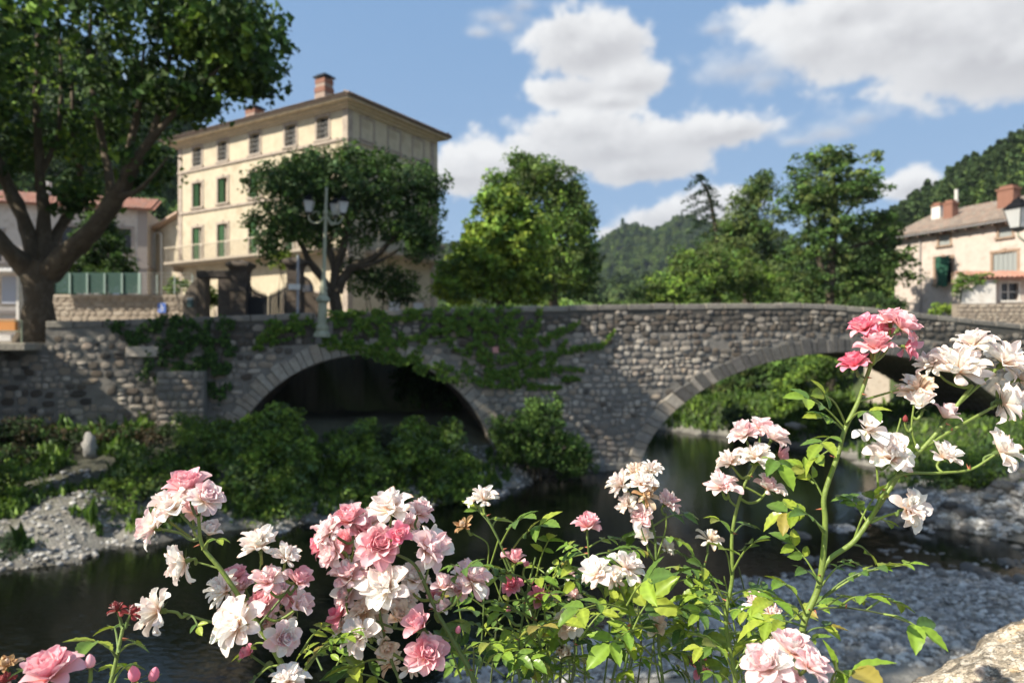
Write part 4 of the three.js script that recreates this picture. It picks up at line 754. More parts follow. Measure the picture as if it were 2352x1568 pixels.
{ // shrubs beneath it
  const bush = (name, lab, cat, at, ells, o, seed, stems = 5) => {
    const t = thing(name, lab, cat, at, 0, o.group); part(t, 'foliage', relTo(new Leaves(seed).crown(ells, o).geo(), at), o.mat || M.leaf);
    const r = rng(seed + 1), l = []; const C = ells[0][0];
    for (let i = 0; i < stems; i++) { const e = ells[i % ells.length]; l.push(relTo(tube([at.clone().add(new THREE.Vector3((r() - 0.5) * 0.3, -0.1, (r() - 0.5) * 0.3)), at.clone().lerp(e[0], 0.5).add(new THREE.Vector3((r() - 0.5) * 0.4, 0, (r() - 0.5) * 0.4)), e[0].clone().add(new THREE.Vector3((r() - 0.5) * e[1], e[2] * 0.5, (r() - 0.5) * e[3]))], [0.03, 0.02, 0.008], 5), at)); }
    for (const g of l) part(t, 'stem', g, M.bark);
    return t;
  };
  const cols = [[0.135, 0.235, 0.045], G.light, [0.11, 0.18, 0.07], [0.2, 0.31, 0.05]], O = (x = {}) => ({ R: 0.30, n: 30, size: 0.10, cols, up: 0.5, shell: 0.45, ...x });
  const atG = (u, v, d) => { const p = U(u, v, d); p.y = groundH(p.x, d) - 0.05; return p; };
  bush('garden_shrub', 'dark shrubs under the garden tree, right of its trunk', 'shrub', U(860, 784, 30).setY(STREET), [ell(880, 650, 30, 90, 55, 1.2, 70), ell(830, 620, 30, 60, 45, 1, 35), ell(930, 670, 30, 50, 32, 0.8, 25)], O({ cols: [G.dark, G.deep, G.mid], R: 0.35, size: 0.15, n: 22 }), 205);
  bush('garden_shrub', 'small sunlit shrub in front of the mansion beside the gateway', 'shrub', U(405, 784, 30.5).setY(STREET + 1.9), [ell(408, 660, 30.5, 30, 24, 0.5, 26)], O({ cols: [G.light, G.mid], R: 0.22, size: 0.11 }), 206);
  bush('garden_shrub', 'bright leafy shoots showing above the gate pillar', 'shrub', U(655, 784, 31).setY(STREET), [ell(650, 585, 31, 36, 12, 0.5, 16), ell(640, 610, 31, 22, 10, 0.4, 8)], O({ cols: [G.yellow, G.light], R: 0.2, size: 0.11, n: 20 }), 207);
  bush('hedge_plant', 'low clipped green plant inside the small gateway doorway', 'shrub', U(485, 784, 28.5).setY(STREET), [ell(482, 685, 28.5, 24, 26, 0.4, 40)], O({ cols: [G.light, G.mid], R: 0.2, size: 0.1 }), 208);
  // cypress-like bush behind the fence
  bush('conical_bush', 'dense dark conical bush between fence and town house', 'bush', U(215, 784, 33).setY(STREET + 1.2), [ell(215, 600, 33, 95, 80, 1.7, 170), ell(225, 540, 33, 65, 45, 1.3, 70), ell(230, 510, 33, 35, 28, 0.8, 26), ell(150, 640, 33, 50, 40, 1, 30), ell(275, 630, 33, 35, 40, 0.9, 30)], O({ cols: [G.dark, G.deep, G.mid], R: 0.36, size: 0.16, n: 26 }), 209);
  // maple and the taller tree behind it
  tree('maple_tree', 'bright light-green maple standing behind the bridge parapet', V(-0.6, STREET - 0.4, 33), [[[V(-0.6, STREET - 0.4, 33), U(1150, 690, 33), U(1150, 600, 33), U(1145, 500, 33)], [0.26, 0.2, 0.14, 0.05]], [[U(1150, 680, 33), U(1090, 620, 33), U(1060, 570, 33)], [0.12, 0.09, 0.04]], [[U(1150, 680, 33), U(1210, 620, 33), U(1240, 560, 33)], [0.12, 0.09, 0.04]]],
    [ell(1140, 600, 33, 115, 105, 2.3, 260), ell(1150, 520, 33, 95, 85, 2, 180), ell(1150, 460, 33, 55, 30, 1.2, 50), ell(1060, 640, 32.5, 65, 65, 1.4, 80), ell(1210, 560, 33, 65, 95, 1.6, 100), ell(1040, 660, 32.3, 50, 38, 0.9, 40), ell(1190, 650, 32.5, 90, 55, 1.6, 80)],
    { R: 0.36, n: 22, size: 0.21, cols: [G.light, G.yellow, G.light, G.yellow, G.mid], up: 0.6, droop: 0.5, asp: 0.9, shell: 0.4 }, 210);
  tree('lime_tree', 'tall dark pyramidal tree right behind the bright maple', V(3.1, STREET - 0.4, 40), [[[V(3.1, STREET - 0.4, 40), U(1265, 660, 40), U(1262, 500, 40), U(1230, 390, 40)], [0.36, 0.28, 0.2, 0.05]]],
    [ell(1330, 500, 40, 42, 70, 1.2, 60), ell(1300, 420, 40, 36, 40, 1.0, 32), ell(1150, 420, 40, 50, 36, 1.2, 36), ell(1220, 372, 40, 40, 22, 1, 22), ell(1275, 600, 40, 105, 100, 2.8, 260), ell(1270, 500, 40, 95, 75, 2.5, 200), ell(1235, 420, 40, 80, 50, 2, 120), ell(1195, 378, 40, 38, 26, 1, 30), ell(1260, 400, 40, 40, 24, 1, 30), ell(1330, 620, 40, 58, 78, 1.6, 90), ell(1340, 560, 40, 36, 55, 1, 40), ell(1180, 440, 40, 66, 42, 1.6, 60), ell(1310, 460, 40, 36, 50, 1, 40)],
    { R: 0.46, n: 24, size: 0.19, cols: [G.mid, G.light, G.mid, G.olive], up: 0.4, shell: 0.42 }, 211);
  // right-hand trees
  const F = 40;
  tree('tall_tree', 'tall airy tree with twin dark trunks beside the beige house', V(18.5, STREET - 3, F), [[[V(18.6, STREET - 3, F), U(1908, 690, F), U(1912, 590, F), U(1920, 480, F), U(1915, 380, F)], [0.36, 0.26, 0.2, 0.13, 0.04]], [[U(1910, 700, F), U(1890, 620, F), U(1860, 520, F), U(1850, 420, F)], [0.2, 0.17, 0.12, 0.04]], [[U(1912, 600, F), U(1980, 560, F), U(2040, 570, F), U(2100, 620, F)], [0.12, 0.09, 0.06, 0.03]], [[U(1918, 520, F), U(1970, 460, F), U(2010, 410, F)], [0.1, 0.08, 0.03]], [[U(1912, 580, F), U(1990, 600, F), U(2060, 640, F)], [0.08, 0.06, 0.03]]],
    [ell(1920, 430, F, 115, 60, 2.6, 165), ell(1905, 365, F, 80, 30, 1.8, 70), ell(1860, 460, F, 85, 65, 2, 125), ell(1990, 430, F, 60, 50, 1.8, 55), ell(1930, 520, F, 120, 60, 2.6, 130), ell(2030, 510, F, 55, 45, 1.6, 46), ell(1860, 570, F, 75, 60, 2, 80), ell(2050, 590, F, 70, 42, 1.4, 66), ell(2040, 540, F, 50, 40, 1.2, 44), ell(1990, 640, F, 70, 46, 1.4, 60), ell(1960, 600, F, 70, 50, 1.8, 60), ell(2085, 640, F, 34, 26, 0.8, 16), ell(2010, 655, F, 50, 36, 1.2, 36), ell(1870, 650, F, 80, 40, 1.6, 60), ell(1960, 660, F, 55, 36, 1.4, 34), ell(2010, 360, F, 26, 18, 0.7, 8), ell(1840, 400, F, 34, 24, 0.9, 16)],
    { R: 0.40, n: 24, size: 0.19, cols: [G.dark, G.olive, G.mid], up: 0.7, droop: 0.5, flat: 0.55, shell: 0.6 }, 212);
  tree('poplar_tree', 'grey-green loose tree left of the tall airy tree', V(15.4, STREET - 3, 46), [[[V(15.4, STREET - 3, 46), U(1715, 680, 46), U(1725, 560, 46), U(1735, 430, 46)], [0.3, 0.22, 0.15, 0.04]]],
    [ell(1730, 520, 46, 80, 80, 2.6, 190), ell(1735, 440, 46, 48, 46, 1.4, 76), ell(1760, 415, 46, 26, 26, 0.8, 22), ell(1690, 580, 46, 95, 75, 2.6, 170), ell(1680, 520, 46, 36, 36, 1.2, 34), ell(1780, 600, 46, 60, 80, 2, 80), ell(1700, 470, 46, 30, 30, 1, 18)],
    { R: 0.5, n: 24, size: 0.19, cols: [G.olive, G.mid, G.olive, G.blue], up: 0.4, shell: 0.55 }, 213);
  tree('riverside_tree', 'lower rounded light-green trees above the bridge crown', V(13, STREET - 3, 42), [[[V(13, STREET - 3, 42), U(1640, 690, 42), U(1640, 600, 42)], [0.25, 0.18, 0.08]]],
    [ell(1600, 640, 42, 110, 62, 2.8, 170), ell(1670, 620, 42, 90, 62, 2.4, 130), ell(1540, 660, 41, 70, 45, 1.8, 70), ell(1750, 650, 42, 90, 52, 2.2, 110), ell(1590, 590, 42, 60, 36, 1.6, 40), ell(1500, 680, 41, 50, 24, 1.2, 30)],
    { R: 0.45, n: 24, size: 0.18, cols: [G.mid, G.light, G.olive], up: 0.5, shell: 0.42 }, 214);
  bush('riverside_thicket', 'dense undergrowth below the riverside trees behind the larger arch', 'thicket', V(14, 1, 41), [ell(1640, 745, 42, 170, 60, 2.4, 210), ell(1830, 745, 41, 130, 60, 2.2, 150), ell(1640, 835, 40.5, 190, 50, 2, 170), ell(1800, 835, 40, 120, 45, 1.8, 110)], O({ R: 0.42, n: 24, size: 0.18, cols: [G.mid, G.dark, G.olive] }), 235, 6);
  { // cedar leaning at the left of the group
    const D = 50, t0 = U(1650, 784, D); t0.y = STREET - 3;
    const t = thing('cedar_tree', 'thin drooping cedar top rising at the left of the right-hand trees', 'tree', t0);
    part(t, 'trunk', relTo(tube([t0, U(1648, 620, D), U(1640, 500, D), U(1618, 425, D), U(1585, 402, D)], [0.28, 0.22, 0.15, 0.08, 0.02], 8, 0.1), t0), M.bark);
    const L = new Leaves(215); const r = rng(216);
    for (let k = 0; k < 44; k++) { if (k % 5 === 2) continue; const v = 408 + 260 * Math.pow(k / 43, 0.9), u0 = interp([[402, 1600], [425, 1618], [500, 1640], [620, 1648]], v), side = k % 3 === 0 ? 1 : -1, len = (34 + 50 * Math.pow(k / 43, 0.7)) * (0.4 + 0.8 * r()), dz = (r() - 0.5) * 3; for (let q = 0; q < 6; q++) L.clump(U(u0 + side * len * q / 5, v + 14 * (q / 5) ** 2 * 1.6 - 4, D + dz * q / 5), 0.34, 18, 0.20, [0.045, 0.085, 0.04], { flat: 0.35, droop: 0.8, asp: 0.3 }); }
    part(t, 'crown', relTo(L.geo(), t0), M.leaf);
  }
  bush('bright_hedge', 'low bright yellow-green shrub against the beige house foot', 'shrub', V((2168 - 1176) / 1568 * 36, STREET + 0.2, 36), [ell(2160, 712, 36, 28, 18, 0.5, 26), ell(2185, 714, 36, 24, 15, 0.4, 18)], O({ cols: [G.yellow, G.light], R: 0.2, size: 0.1 }), 217);
  bush('dark_bush', 'dark bush at the bridge end below the airy tree', 'bush', V((2040 - 1176) / 1568 * 36, STREET - 0.5, 36), [ell(2045, 705, 36, 40, 24, 0.8, 40), ell(1995, 690, 37, 40, 22, 0.9, 36)], O({ cols: [G.dark, G.deep], R: 0.28, size: 0.13 }), 218);
  { const at = U(2215, 665, 37.6); const t = thing('wall_creeper', 'green creeper hanging over the white lean-to wall', 'creeper', at); const L = new Leaves(219); L.crown([ell(2225, 645, 37.6, 34, 28, 0.25, 40), ell(2205, 660, 37.6, 16, 30, 0.2, 18), ell(2262, 640, 37.6, 30, 14, 0.25, 20)], { R: 0.2, n: 22, size: 0.11, cols: [G.mid, G.light, G.dark], up: 0.2 }); part(t, 'foliage', relTo(L.geo(), at), M.leaf); part(t, 'stem', relTo(tube([U(2204, 730, 37.7), U(2206, 690, 37.7), U(2215, 650, 37.7)], [0.04, 0.03, 0.015], 6), at), M.bark); }
  // ---- river bed bushes, in front of the bridge
  bush('riverside_bush', 'big rounded green bush with feathery top before the left arch pier', 'bush', atG(625, 1180, 17.6), [ell(620, 1165, 16.9, 130, 50, 0.9, 110), ell(620, 1110, 17.6, 120, 95, 1.4, 190), ell(640, 1020, 17.8, 80, 78, 1.0, 120), ell(655, 955, 17.9, 36, 42, 0.4, 30), ell(600, 985, 17.9, 44, 40, 0.5, 36), ell(560, 1040, 17.8, 60, 60, 0.9, 60), ell(690, 1060, 17.8, 50, 60, 0.8, 50)], O({ R: 0.24 }), 220, 8);
  bush('riverside_bush', 'wide low bush spreading before the dark left arch opening', 'bush', atG(860, 1150, 18.8), [ell(850, 1150, 17.8, 120, 44, 0.8, 100), ell(1000, 1130, 18.8, 100, 36, 0.7, 70), ell(850, 1090, 18.8, 110, 85, 1.4, 170), ell(930, 1050, 19, 75, 60, 1, 80), ell(1030, 1080, 19.6, 85, 62, 1.1, 110), ell(810, 1030, 19, 50, 40, 0.8, 40), ell(780, 1130, 18.3, 60, 55, 0.9, 50), ell(1020, 1010, 19.8, 55, 46, 0.7, 50), ell(830, 1000, 19, 40, 44, 0.6, 36), ell(940, 990, 19.4, 36, 36, 0.5, 24), ell(1080, 1110, 19.6, 45, 34, 0.6, 26)], O({ R: 0.24 }), 221, 10);
  bush('reed_clump', 'pale grey-green feathery plume plant rising between the riverside bushes', 'plant', atG(885, 1060, 19.4), [ell(885, 1010, 19.4, 30, 52, 0.3, 40)], O({ cols: [[0.13, 0.15, 0.10], [0.10, 0.14, 0.08]], R: 0.14, size: 0.12, asp: 0.25, up: 0, droop: -1.4 }), 222);
  bush('riverside_bush', 'dense dark round bush against the stone pier between the arches', 'bush', atG(1240, 1075, 21.6), [ell(1225, 1000, 21.6, 88, 80, 1.2, 150), ell(1290, 1040, 21.8, 72, 58, 1.0, 90), ell(1240, 945, 21.9, 62, 42, 0.8, 60), ell(1150, 985, 21.8, 45, 38, 0.7, 30), ell(1330, 1060, 22, 50, 36, 0.7, 34)], O({ R: 0.25, cols: [G.mid, G.dark, G.mid] }), 223, 8);
  bush('riverside_bush', 'loose young shrubs on the gravel left of the big rounded bush', 'bush', atG(290, 1230, 15.9), [ell(420, 1190, 16.2, 80, 50, 0.8, 80), ell(290, 1150, 16.2, 75, 75, 1.0, 70), ell(340, 1080, 17, 70, 60, 1, 60), ell(440, 1040, 18, 60, 60, 0.9, 50), ell(250, 1230, 15.6, 60, 45, 0.8, 46), ell(420, 1130, 17, 70, 80, 1, 70), ell(480, 1000, 18.6, 54, 46, 0.7, 50), ell(430, 985, 19, 30, 40, 0.5, 26)], O({ R: 0.24, size: 0.095, asp: 0.4 }), 224, 9);
  bush('riverside_bush', 'dark shrub on the gravel farthest from the arches, beside the pale pebbles', 'bush', atG(10, 1230, 15.6), [ell(10, 1150, 15.6, 62, 85, 1, 90), ell(-60, 1120, 15.6, 70, 90, 1, 60)], O({ R: 0.24 }), 225);
  bush('herb_tuft', 'grey-green herb tuft at the water edge, far left', 'plant', atG(30, 1290, 13.8), [ell(30, 1260, 13.8, 50, 40, 0.5, 44)], O({ cols: [[0.07, 0.11, 0.06], G.blue], R: 0.16, size: 0.08, asp: 0.35, droop: -0.8, up: 0.1 }), 226);
  bush('scrub', 'dark low scrub at the foot of the quay wall', 'bush', atG(250, 1010, 19), [ell(120, 1000, 18.6, 90, 26, 0.8, 50), ell(250, 1000, 19, 80, 24, 0.7, 44), ell(360, 1000, 19.4, 60, 22, 0.7, 34), ell(40, 985, 18.2, 70, 36, 0.8, 44), ell(20, 1050, 17, 60, 26, 0.8, 24)], O({ R: 0.22, size: 0.09, n: 20, cols: [G.dark, G.deep, [0.09, 0.07, 0.035]] }), 234, 6);
  // behind, through the larger arch
  bush('bank_bush', 'round leafy bush on the far bank seen through the larger arch', 'bush', atG(1830, 1000, 33), [ell(1830, 890, 33, 85, 72, 1.6, 150), ell(1800, 950, 33, 62, 50, 1.2, 70), ell(1880, 840, 33.5, 60, 36, 1.2, 50)], O({ R: 0.34, size: 0.14, cols: [G.mid, G.light, G.dark] }), 227);
  bush('bank_plant', 'blue-green bushy herb at the water beneath the larger arch', 'plant', atG(1695, 985, 31), [ell(1695, 960, 31, 52, 30, 0.7, 70), ell(1745, 970, 31, 30, 20, 0.5, 24)], O({ R: 0.2, size: 0.12, cols: [[0.09, 0.145, 0.075], G.blue], asp: 0.35, droop: -1, up: 0.1 }), 228);
  bush('bank_plant', 'sunlit yellow-green plants below the bank bush, through the larger arch', 'plant', atG(1850, 1010, 30), [ell(1860, 985, 30, 70, 26, 0.8, 70), ell(1930, 960, 30.5, 40, 34, 0.8, 40), ell(1800, 1000, 29.5, 36, 16, 0.5, 24)], O({ R: 0.2, size: 0.11, cols: [G.light, G.yellow, G.mid], asp: 0.4, droop: -0.8, up: 0.1 }), 229);
  bush('dark_bush', 'shadowy thicket beneath the left side of the larger arch', 'bush', atG(1600, 985, 38), [ell(1620, 930, 38, 70, 42, 1.4, 80), ell(1660, 880, 40, 50, 55, 1.6, 60), ell(1720, 860, 40, 60, 50, 1.6, 60)], O({ R: 0.36, size: 0.16, cols: [G.dark, G.olive] }), 230);
  bush('dark_bush', 'hanging greenery inside the smaller arch, before ground raised to darken it', 'bush', V(-3.3, 1.3, 26.2), [[V(-3.6, 3.0, 26.4), 1.3, 1.3, 0.3, 60], [V(-2.0, 2.2, 26.6), 1.6, 1.2, 0.35, 70]], O({ R: 0.4, size: 0.15, cols: [G.dark, G.deep] }), 231);
  bush('bank_bush', 'low grey-green bush on the right bank above the river stones', 'bush', atG(2240, 1130, 18.6), [ell(2270, 1085, 17.3, 130, 34, 0.7, 130), ell(2230, 1062, 18.4, 95, 40, 1.0, 120), ell(2340, 1055, 18.4, 85, 46, 1.0, 100), ell(2150, 1095, 17.6, 55, 30, 0.6, 50)], O({ R: 0.2, size: 0.085, cols: [G.mid, [0.11, 0.18, 0.075], G.light], asp: 0.35, droop: -0.9, up: 0.1 }), 232, 8);
  bush('bank_bush', 'grassy green tuft on the right bank below the arch end', 'bush', atG(2120, 1060, 24), [ell(2110, 1035, 24, 80, 24, 1, 70), ell(2250, 1030, 24, 90, 22, 1, 70)], O({ R: 0.2, size: 0.11, cols: [G.light, G.mid], asp: 0.25, droop: -1.2, up: 0 }), 233, 3);
  // ---- ivy over the bridge face
  const ivyAt = (s, y, o) => new THREE.Vector3(s * CP + o * SP, y, -(BF + s * SP) + o * CP);
  const ivy = (lab, strokes, seed, cols) => {
    const r = rng(seed), L = new Leaves(seed), first = BP(strokes[0][0][0], strokes[0][0][1]), at = ivyAt(first[0], first[1], 0.05), stems = [];
    const t = thing('ivy', lab, 'ivy', at);
    for (const pts of strokes) {
      const P = pts.map(([u, v, w]) => [...BP(u, v), w / 1568 * 22]);
      for (let i = 0; i < P.length - 1; i++) {
        const [s0, y0, w0] = P[i], [s1, y1, w1] = P[i + 1], len = Math.hypot(s1 - s0, y1 - y0), n = Math.ceil(len * (w0 + w1) * 420);
        for (let k = 0; k < n; k++) {
          const q = r(), w = lerp(w0, w1, q), a = r() * 6.283, e = Math.sqrt(r()) * w, s = lerp(s0, s1, q) + Math.cos(a) * e, y = lerp(y0, y1, q) + Math.sin(a) * e;
          if (w > 0.12 && n2(s * 1.9 + seed, y * 1.9) > 0.28) continue;
          if (y > topY(s) + 0.06 || inArch(A1, s, y, -0.25)) continue;
          const off = 0.05 + 0.16 * r() * Math.min(1, w * 2.2) + 0.10 * Math.max(0, n2(s * 1.1, y * 1.1)) * Math.min(1, w * 2.5), N = new THREE.Vector3(SP, 0.55, CP).addScaledVector(L.rnd(), 0.55).normalize(), T = L.rnd(); T.y -= 0.8; T.addScaledVector(N, -T.dot(N)).normalize();
          const c = cols[Math.floor(r() * cols.length)], b = 0.7 + 0.6 * r(); L.leaf(ivyAt(s, y, off), N, T, 0.085 + 0.07 * r(), c.map((x) => x * b), 0.85);
        }
      }
      part(t, 'stem', relTo(tube(P.map(([s, y]) => ivyAt(s, Math.min(y, topY(s) - 0.1), 0.04)), [0.022, 0.01], 5), at), M.bark);
    }
    part(t, 'foliage', relTo(L.geo(), at), M.leaf);
  };
  ivy('bright ivy sheet sprawling over the bridge face above both arch shoulders', [
    [[590, 798, 10], [640, 755, 34], [690, 742, 26], [740, 778, 16], [800, 800, 28]], [[760, 730, 26], [800, 760, 44], [850, 780, 46], [900, 790, 40], [950, 800, 22]],
    [[800, 720, 12], [860, 725, 20], [960, 722, 14], [1050, 725, 26]], [[870, 810, 26], [930, 830, 28], [1000, 850, 20], [1060, 858, 34]],
    [[970, 770, 22], [1040, 750, 40], [1100, 735, 38], [1150, 740, 40], [1190, 720, 14]], [[1050, 770, 34], [1110, 790, 48], [1170, 800, 50], [1220, 810, 36]], [[1090, 850, 34], [1130, 870, 24], [1180, 860, 26], [1240, 850, 16], [1300, 870, 8], [1330, 870, 6]],
    [[1200, 780, 28], [1230, 740, 14], [1240, 712, 6]], [[1220, 800, 22], [1270, 770, 12], [1330, 740, 5]], [[1220, 830, 18], [1260, 815, 9], [1330, 800, 8], [1380, 795, 8], [1410, 760, 4]], [[1210, 850, 14], [1270, 830, 8], [1300, 780, 5]], [[1240, 860, 12], [1290, 845, 7], [1340, 850, 5]], [[1150, 880, 14], [1230, 888, 8], [1290, 890, 4]]], 301, [[0.12, 0.21, 0.034], [0.09, 0.175, 0.026], [0.17, 0.26, 0.036]]);
  ivy('dark ivy thicket hanging over the quay wall beside the buttress', [
    [[255, 742, 10], [300, 765, 20], [340, 800, 24], [350, 830, 20]], [[340, 760, 24], [390, 745, 30], [440, 770, 50], [470, 800, 56]], [[380, 800, 46], [430, 820, 60], [480, 840, 50], [500, 900, 30]], [[480, 750, 22], [510, 790, 34], [500, 860, 30]], [[340, 860, 26], [380, 855, 22]], [[510, 735, 14], [540, 750, 10]]], 302, [G.dark, G.deep, G.dark, G.mid]);
  { const at = (() => { const [s, y] = BP(1137, 803); return ivyAt(s, y, 0.14); })(); const m = thing('reflector_plate', 'small pink square plate among the ivy on the bridge face', 'plate', at, PHI); part(m, 'plate', box(0.2, 0.2, 0.02, 0, -0.1, 0, 0.006), std([0.62, 0.30, 0.27])); }
}
// ---- woods on the hills
{
  const protos = [0, 1, 2].map((k) => { const L = new Leaves(400 + k); const con = k === 0;
    if (con) for (let i = 0; i < 42; i++) { const y = i / 42, r = (1 - y) * 0.30 + 0.03; for (let q = 0; q < 5; q++) { const a = L.r() * 6.283; L.clump(new THREE.Vector3(Math.cos(a) * r * (0.5 + 0.5 * L.r()), 0.12 + y * 0.9, Math.sin(a) * r * (0.5 + 0.5 * L.r())), 0.055, 4, 0.075, [1, 1, 1], { flat: 0.6, droop: 0.6 }); } }
    else L.crown([[new THREE.Vector3(0, 0.52, 0), 0.42, 0.42, 0.42, 70], [new THREE.Vector3(0.15, 0.62, 0.1), 0.26, 0.26, 0.26, 26], [new THREE.Vector3(-0.18, 0.45, -0.05), 0.26, 0.26, 0.26, 26]], { R: 0.085, n: 7, size: 0.085, cols: [[1, 1, 1]], shell: 0.35 });
    return L.geo(); });
  const put = { right: [[], [], []], rest: [[], [], []], far: [[], [], []] };
  const r = rng(410);
  const scatter = (key, n, x0, x1, f0, f1, hmin, size, pCon, cols) => { for (let i = 0; i < n; i++) { const x = lerp(x0, x1, r()), f = lerp(f0, f1, r()), hh = hills(x, f); if (hh < hmin || Math.abs(x / f) > 1.1) continue; const k = r() < pCon(x, f) ? 0 : 1 + Math.floor(r() * 2), s = size * (0.7 + 0.7 * r()); put[key][k].push([x, groundH(x, f) - 0.3, f, s * (k ? 1 : 1.35), k ? cols[1][Math.floor(r() * cols[1].length)] : cols[0][Math.floor(r() * cols[0].length)], 0.75 + 0.5 * r(), r() * 6.28]); } };
  const cc = [[[0.062, 0.105, 0.034], [0.072, 0.12, 0.038], [0.054, 0.09, 0.032]], [[0.10, 0.165, 0.04], [0.14, 0.215, 0.045], [0.08, 0.135, 0.04], [0.115, 0.165, 0.05]]];
  const cf = cc.map((l) => l.map((c) => c.map((v) => v * 0.85)));
  scatter('right', 8000, 40, 190, 45, 260, 1.5, 4.6, (x, f) => 0.40 + 0.4 * n2(x / 30, f / 30), cc);
  scatter('rest', 2600, -190, -30, 80, 270, 1.5, 8, (x, f) => 0.2, cc);
  scatter('rest', 3000, -220, 60, 260, 620, 4, 6.5, () => 0.2, cf);
  scatter('far', 22000, -80, 420, 240, 900, 4, 7, (x, f) => 0.12, cf);
  scatter('far', 5000, 0, 70, 95, 260, 0.3, 4.6, () => 0.1, cc);
  scatter('far', 2500, 20, 110, 200, 400, 2, 7, () => 0.1, cc);
  const names = { right: ['hillside_wood', 'steep dark conifer and oak wood behind the beige house'], rest: ['hillside_wood', 'wooded hillside behind the mansion and town house'], far: ['far_wood', 'hazy wooded hills closing the valley'] };
  for (const key of Object.keys(put)) {
    const root = new THREE.Group(); root.name = numbered(names[key][0]); root.userData = { kind: 'stuff', label: names[key][1] }; scene.add(root);
    put[key].forEach((l, k) => { if (!l.length) return; const m = new THREE.InstancedMesh(protos[k], leafMat({ transmission: 0.2 }), l.length), Q = new THREE.Quaternion(), Y = new THREE.Vector3(0, 1, 0), mt = new THREE.Matrix4();
      l.forEach(([x, y, f, s, c, b, a], i) => { m.setMatrixAt(i, mt.compose(new THREE.Vector3(x, y, -f), Q.setFromAxisAngle(Y, a), new THREE.Vector3(s * (0.8 + 0.3 * ((a * 7) % 1)), s, s * (0.8 + 0.3 * ((a * 5) % 1))))); m.setColorAt(i, new THREE.Color(c[0] * b, c[1] * b, c[2] * b)); });
      m.name = k ? 'broadleaf_trees' : 'conifer_trees'; m.userData.kind = 'stuff'; root.add(m); });
  }
  // closer trees behind the houses and the bridge, filling the valley floor
  const L = new Leaves(430), rr = rng(431); const E = [];
  for (let i = 0; i < 60; i++) { const f = 62 + 60 * rr(), x = lerp(-0.1, 0.5, rr()) * f; E.push([V(x, groundH(x, f) + 2.2, f), 2.6, 2.6 + rr(), 2.6, 26]); }
  const wood = part(scene, 'valley_wood', L.crown(E, { R: 0.75, n: 14, size: 0.34, cols: [G.mid, G.light, G.olive, G.dark], up: 0.5 }).geo(), M.leaf, { kind: 'stuff', label: 'sunlit valley trees between the bridge and the far hills' });
}
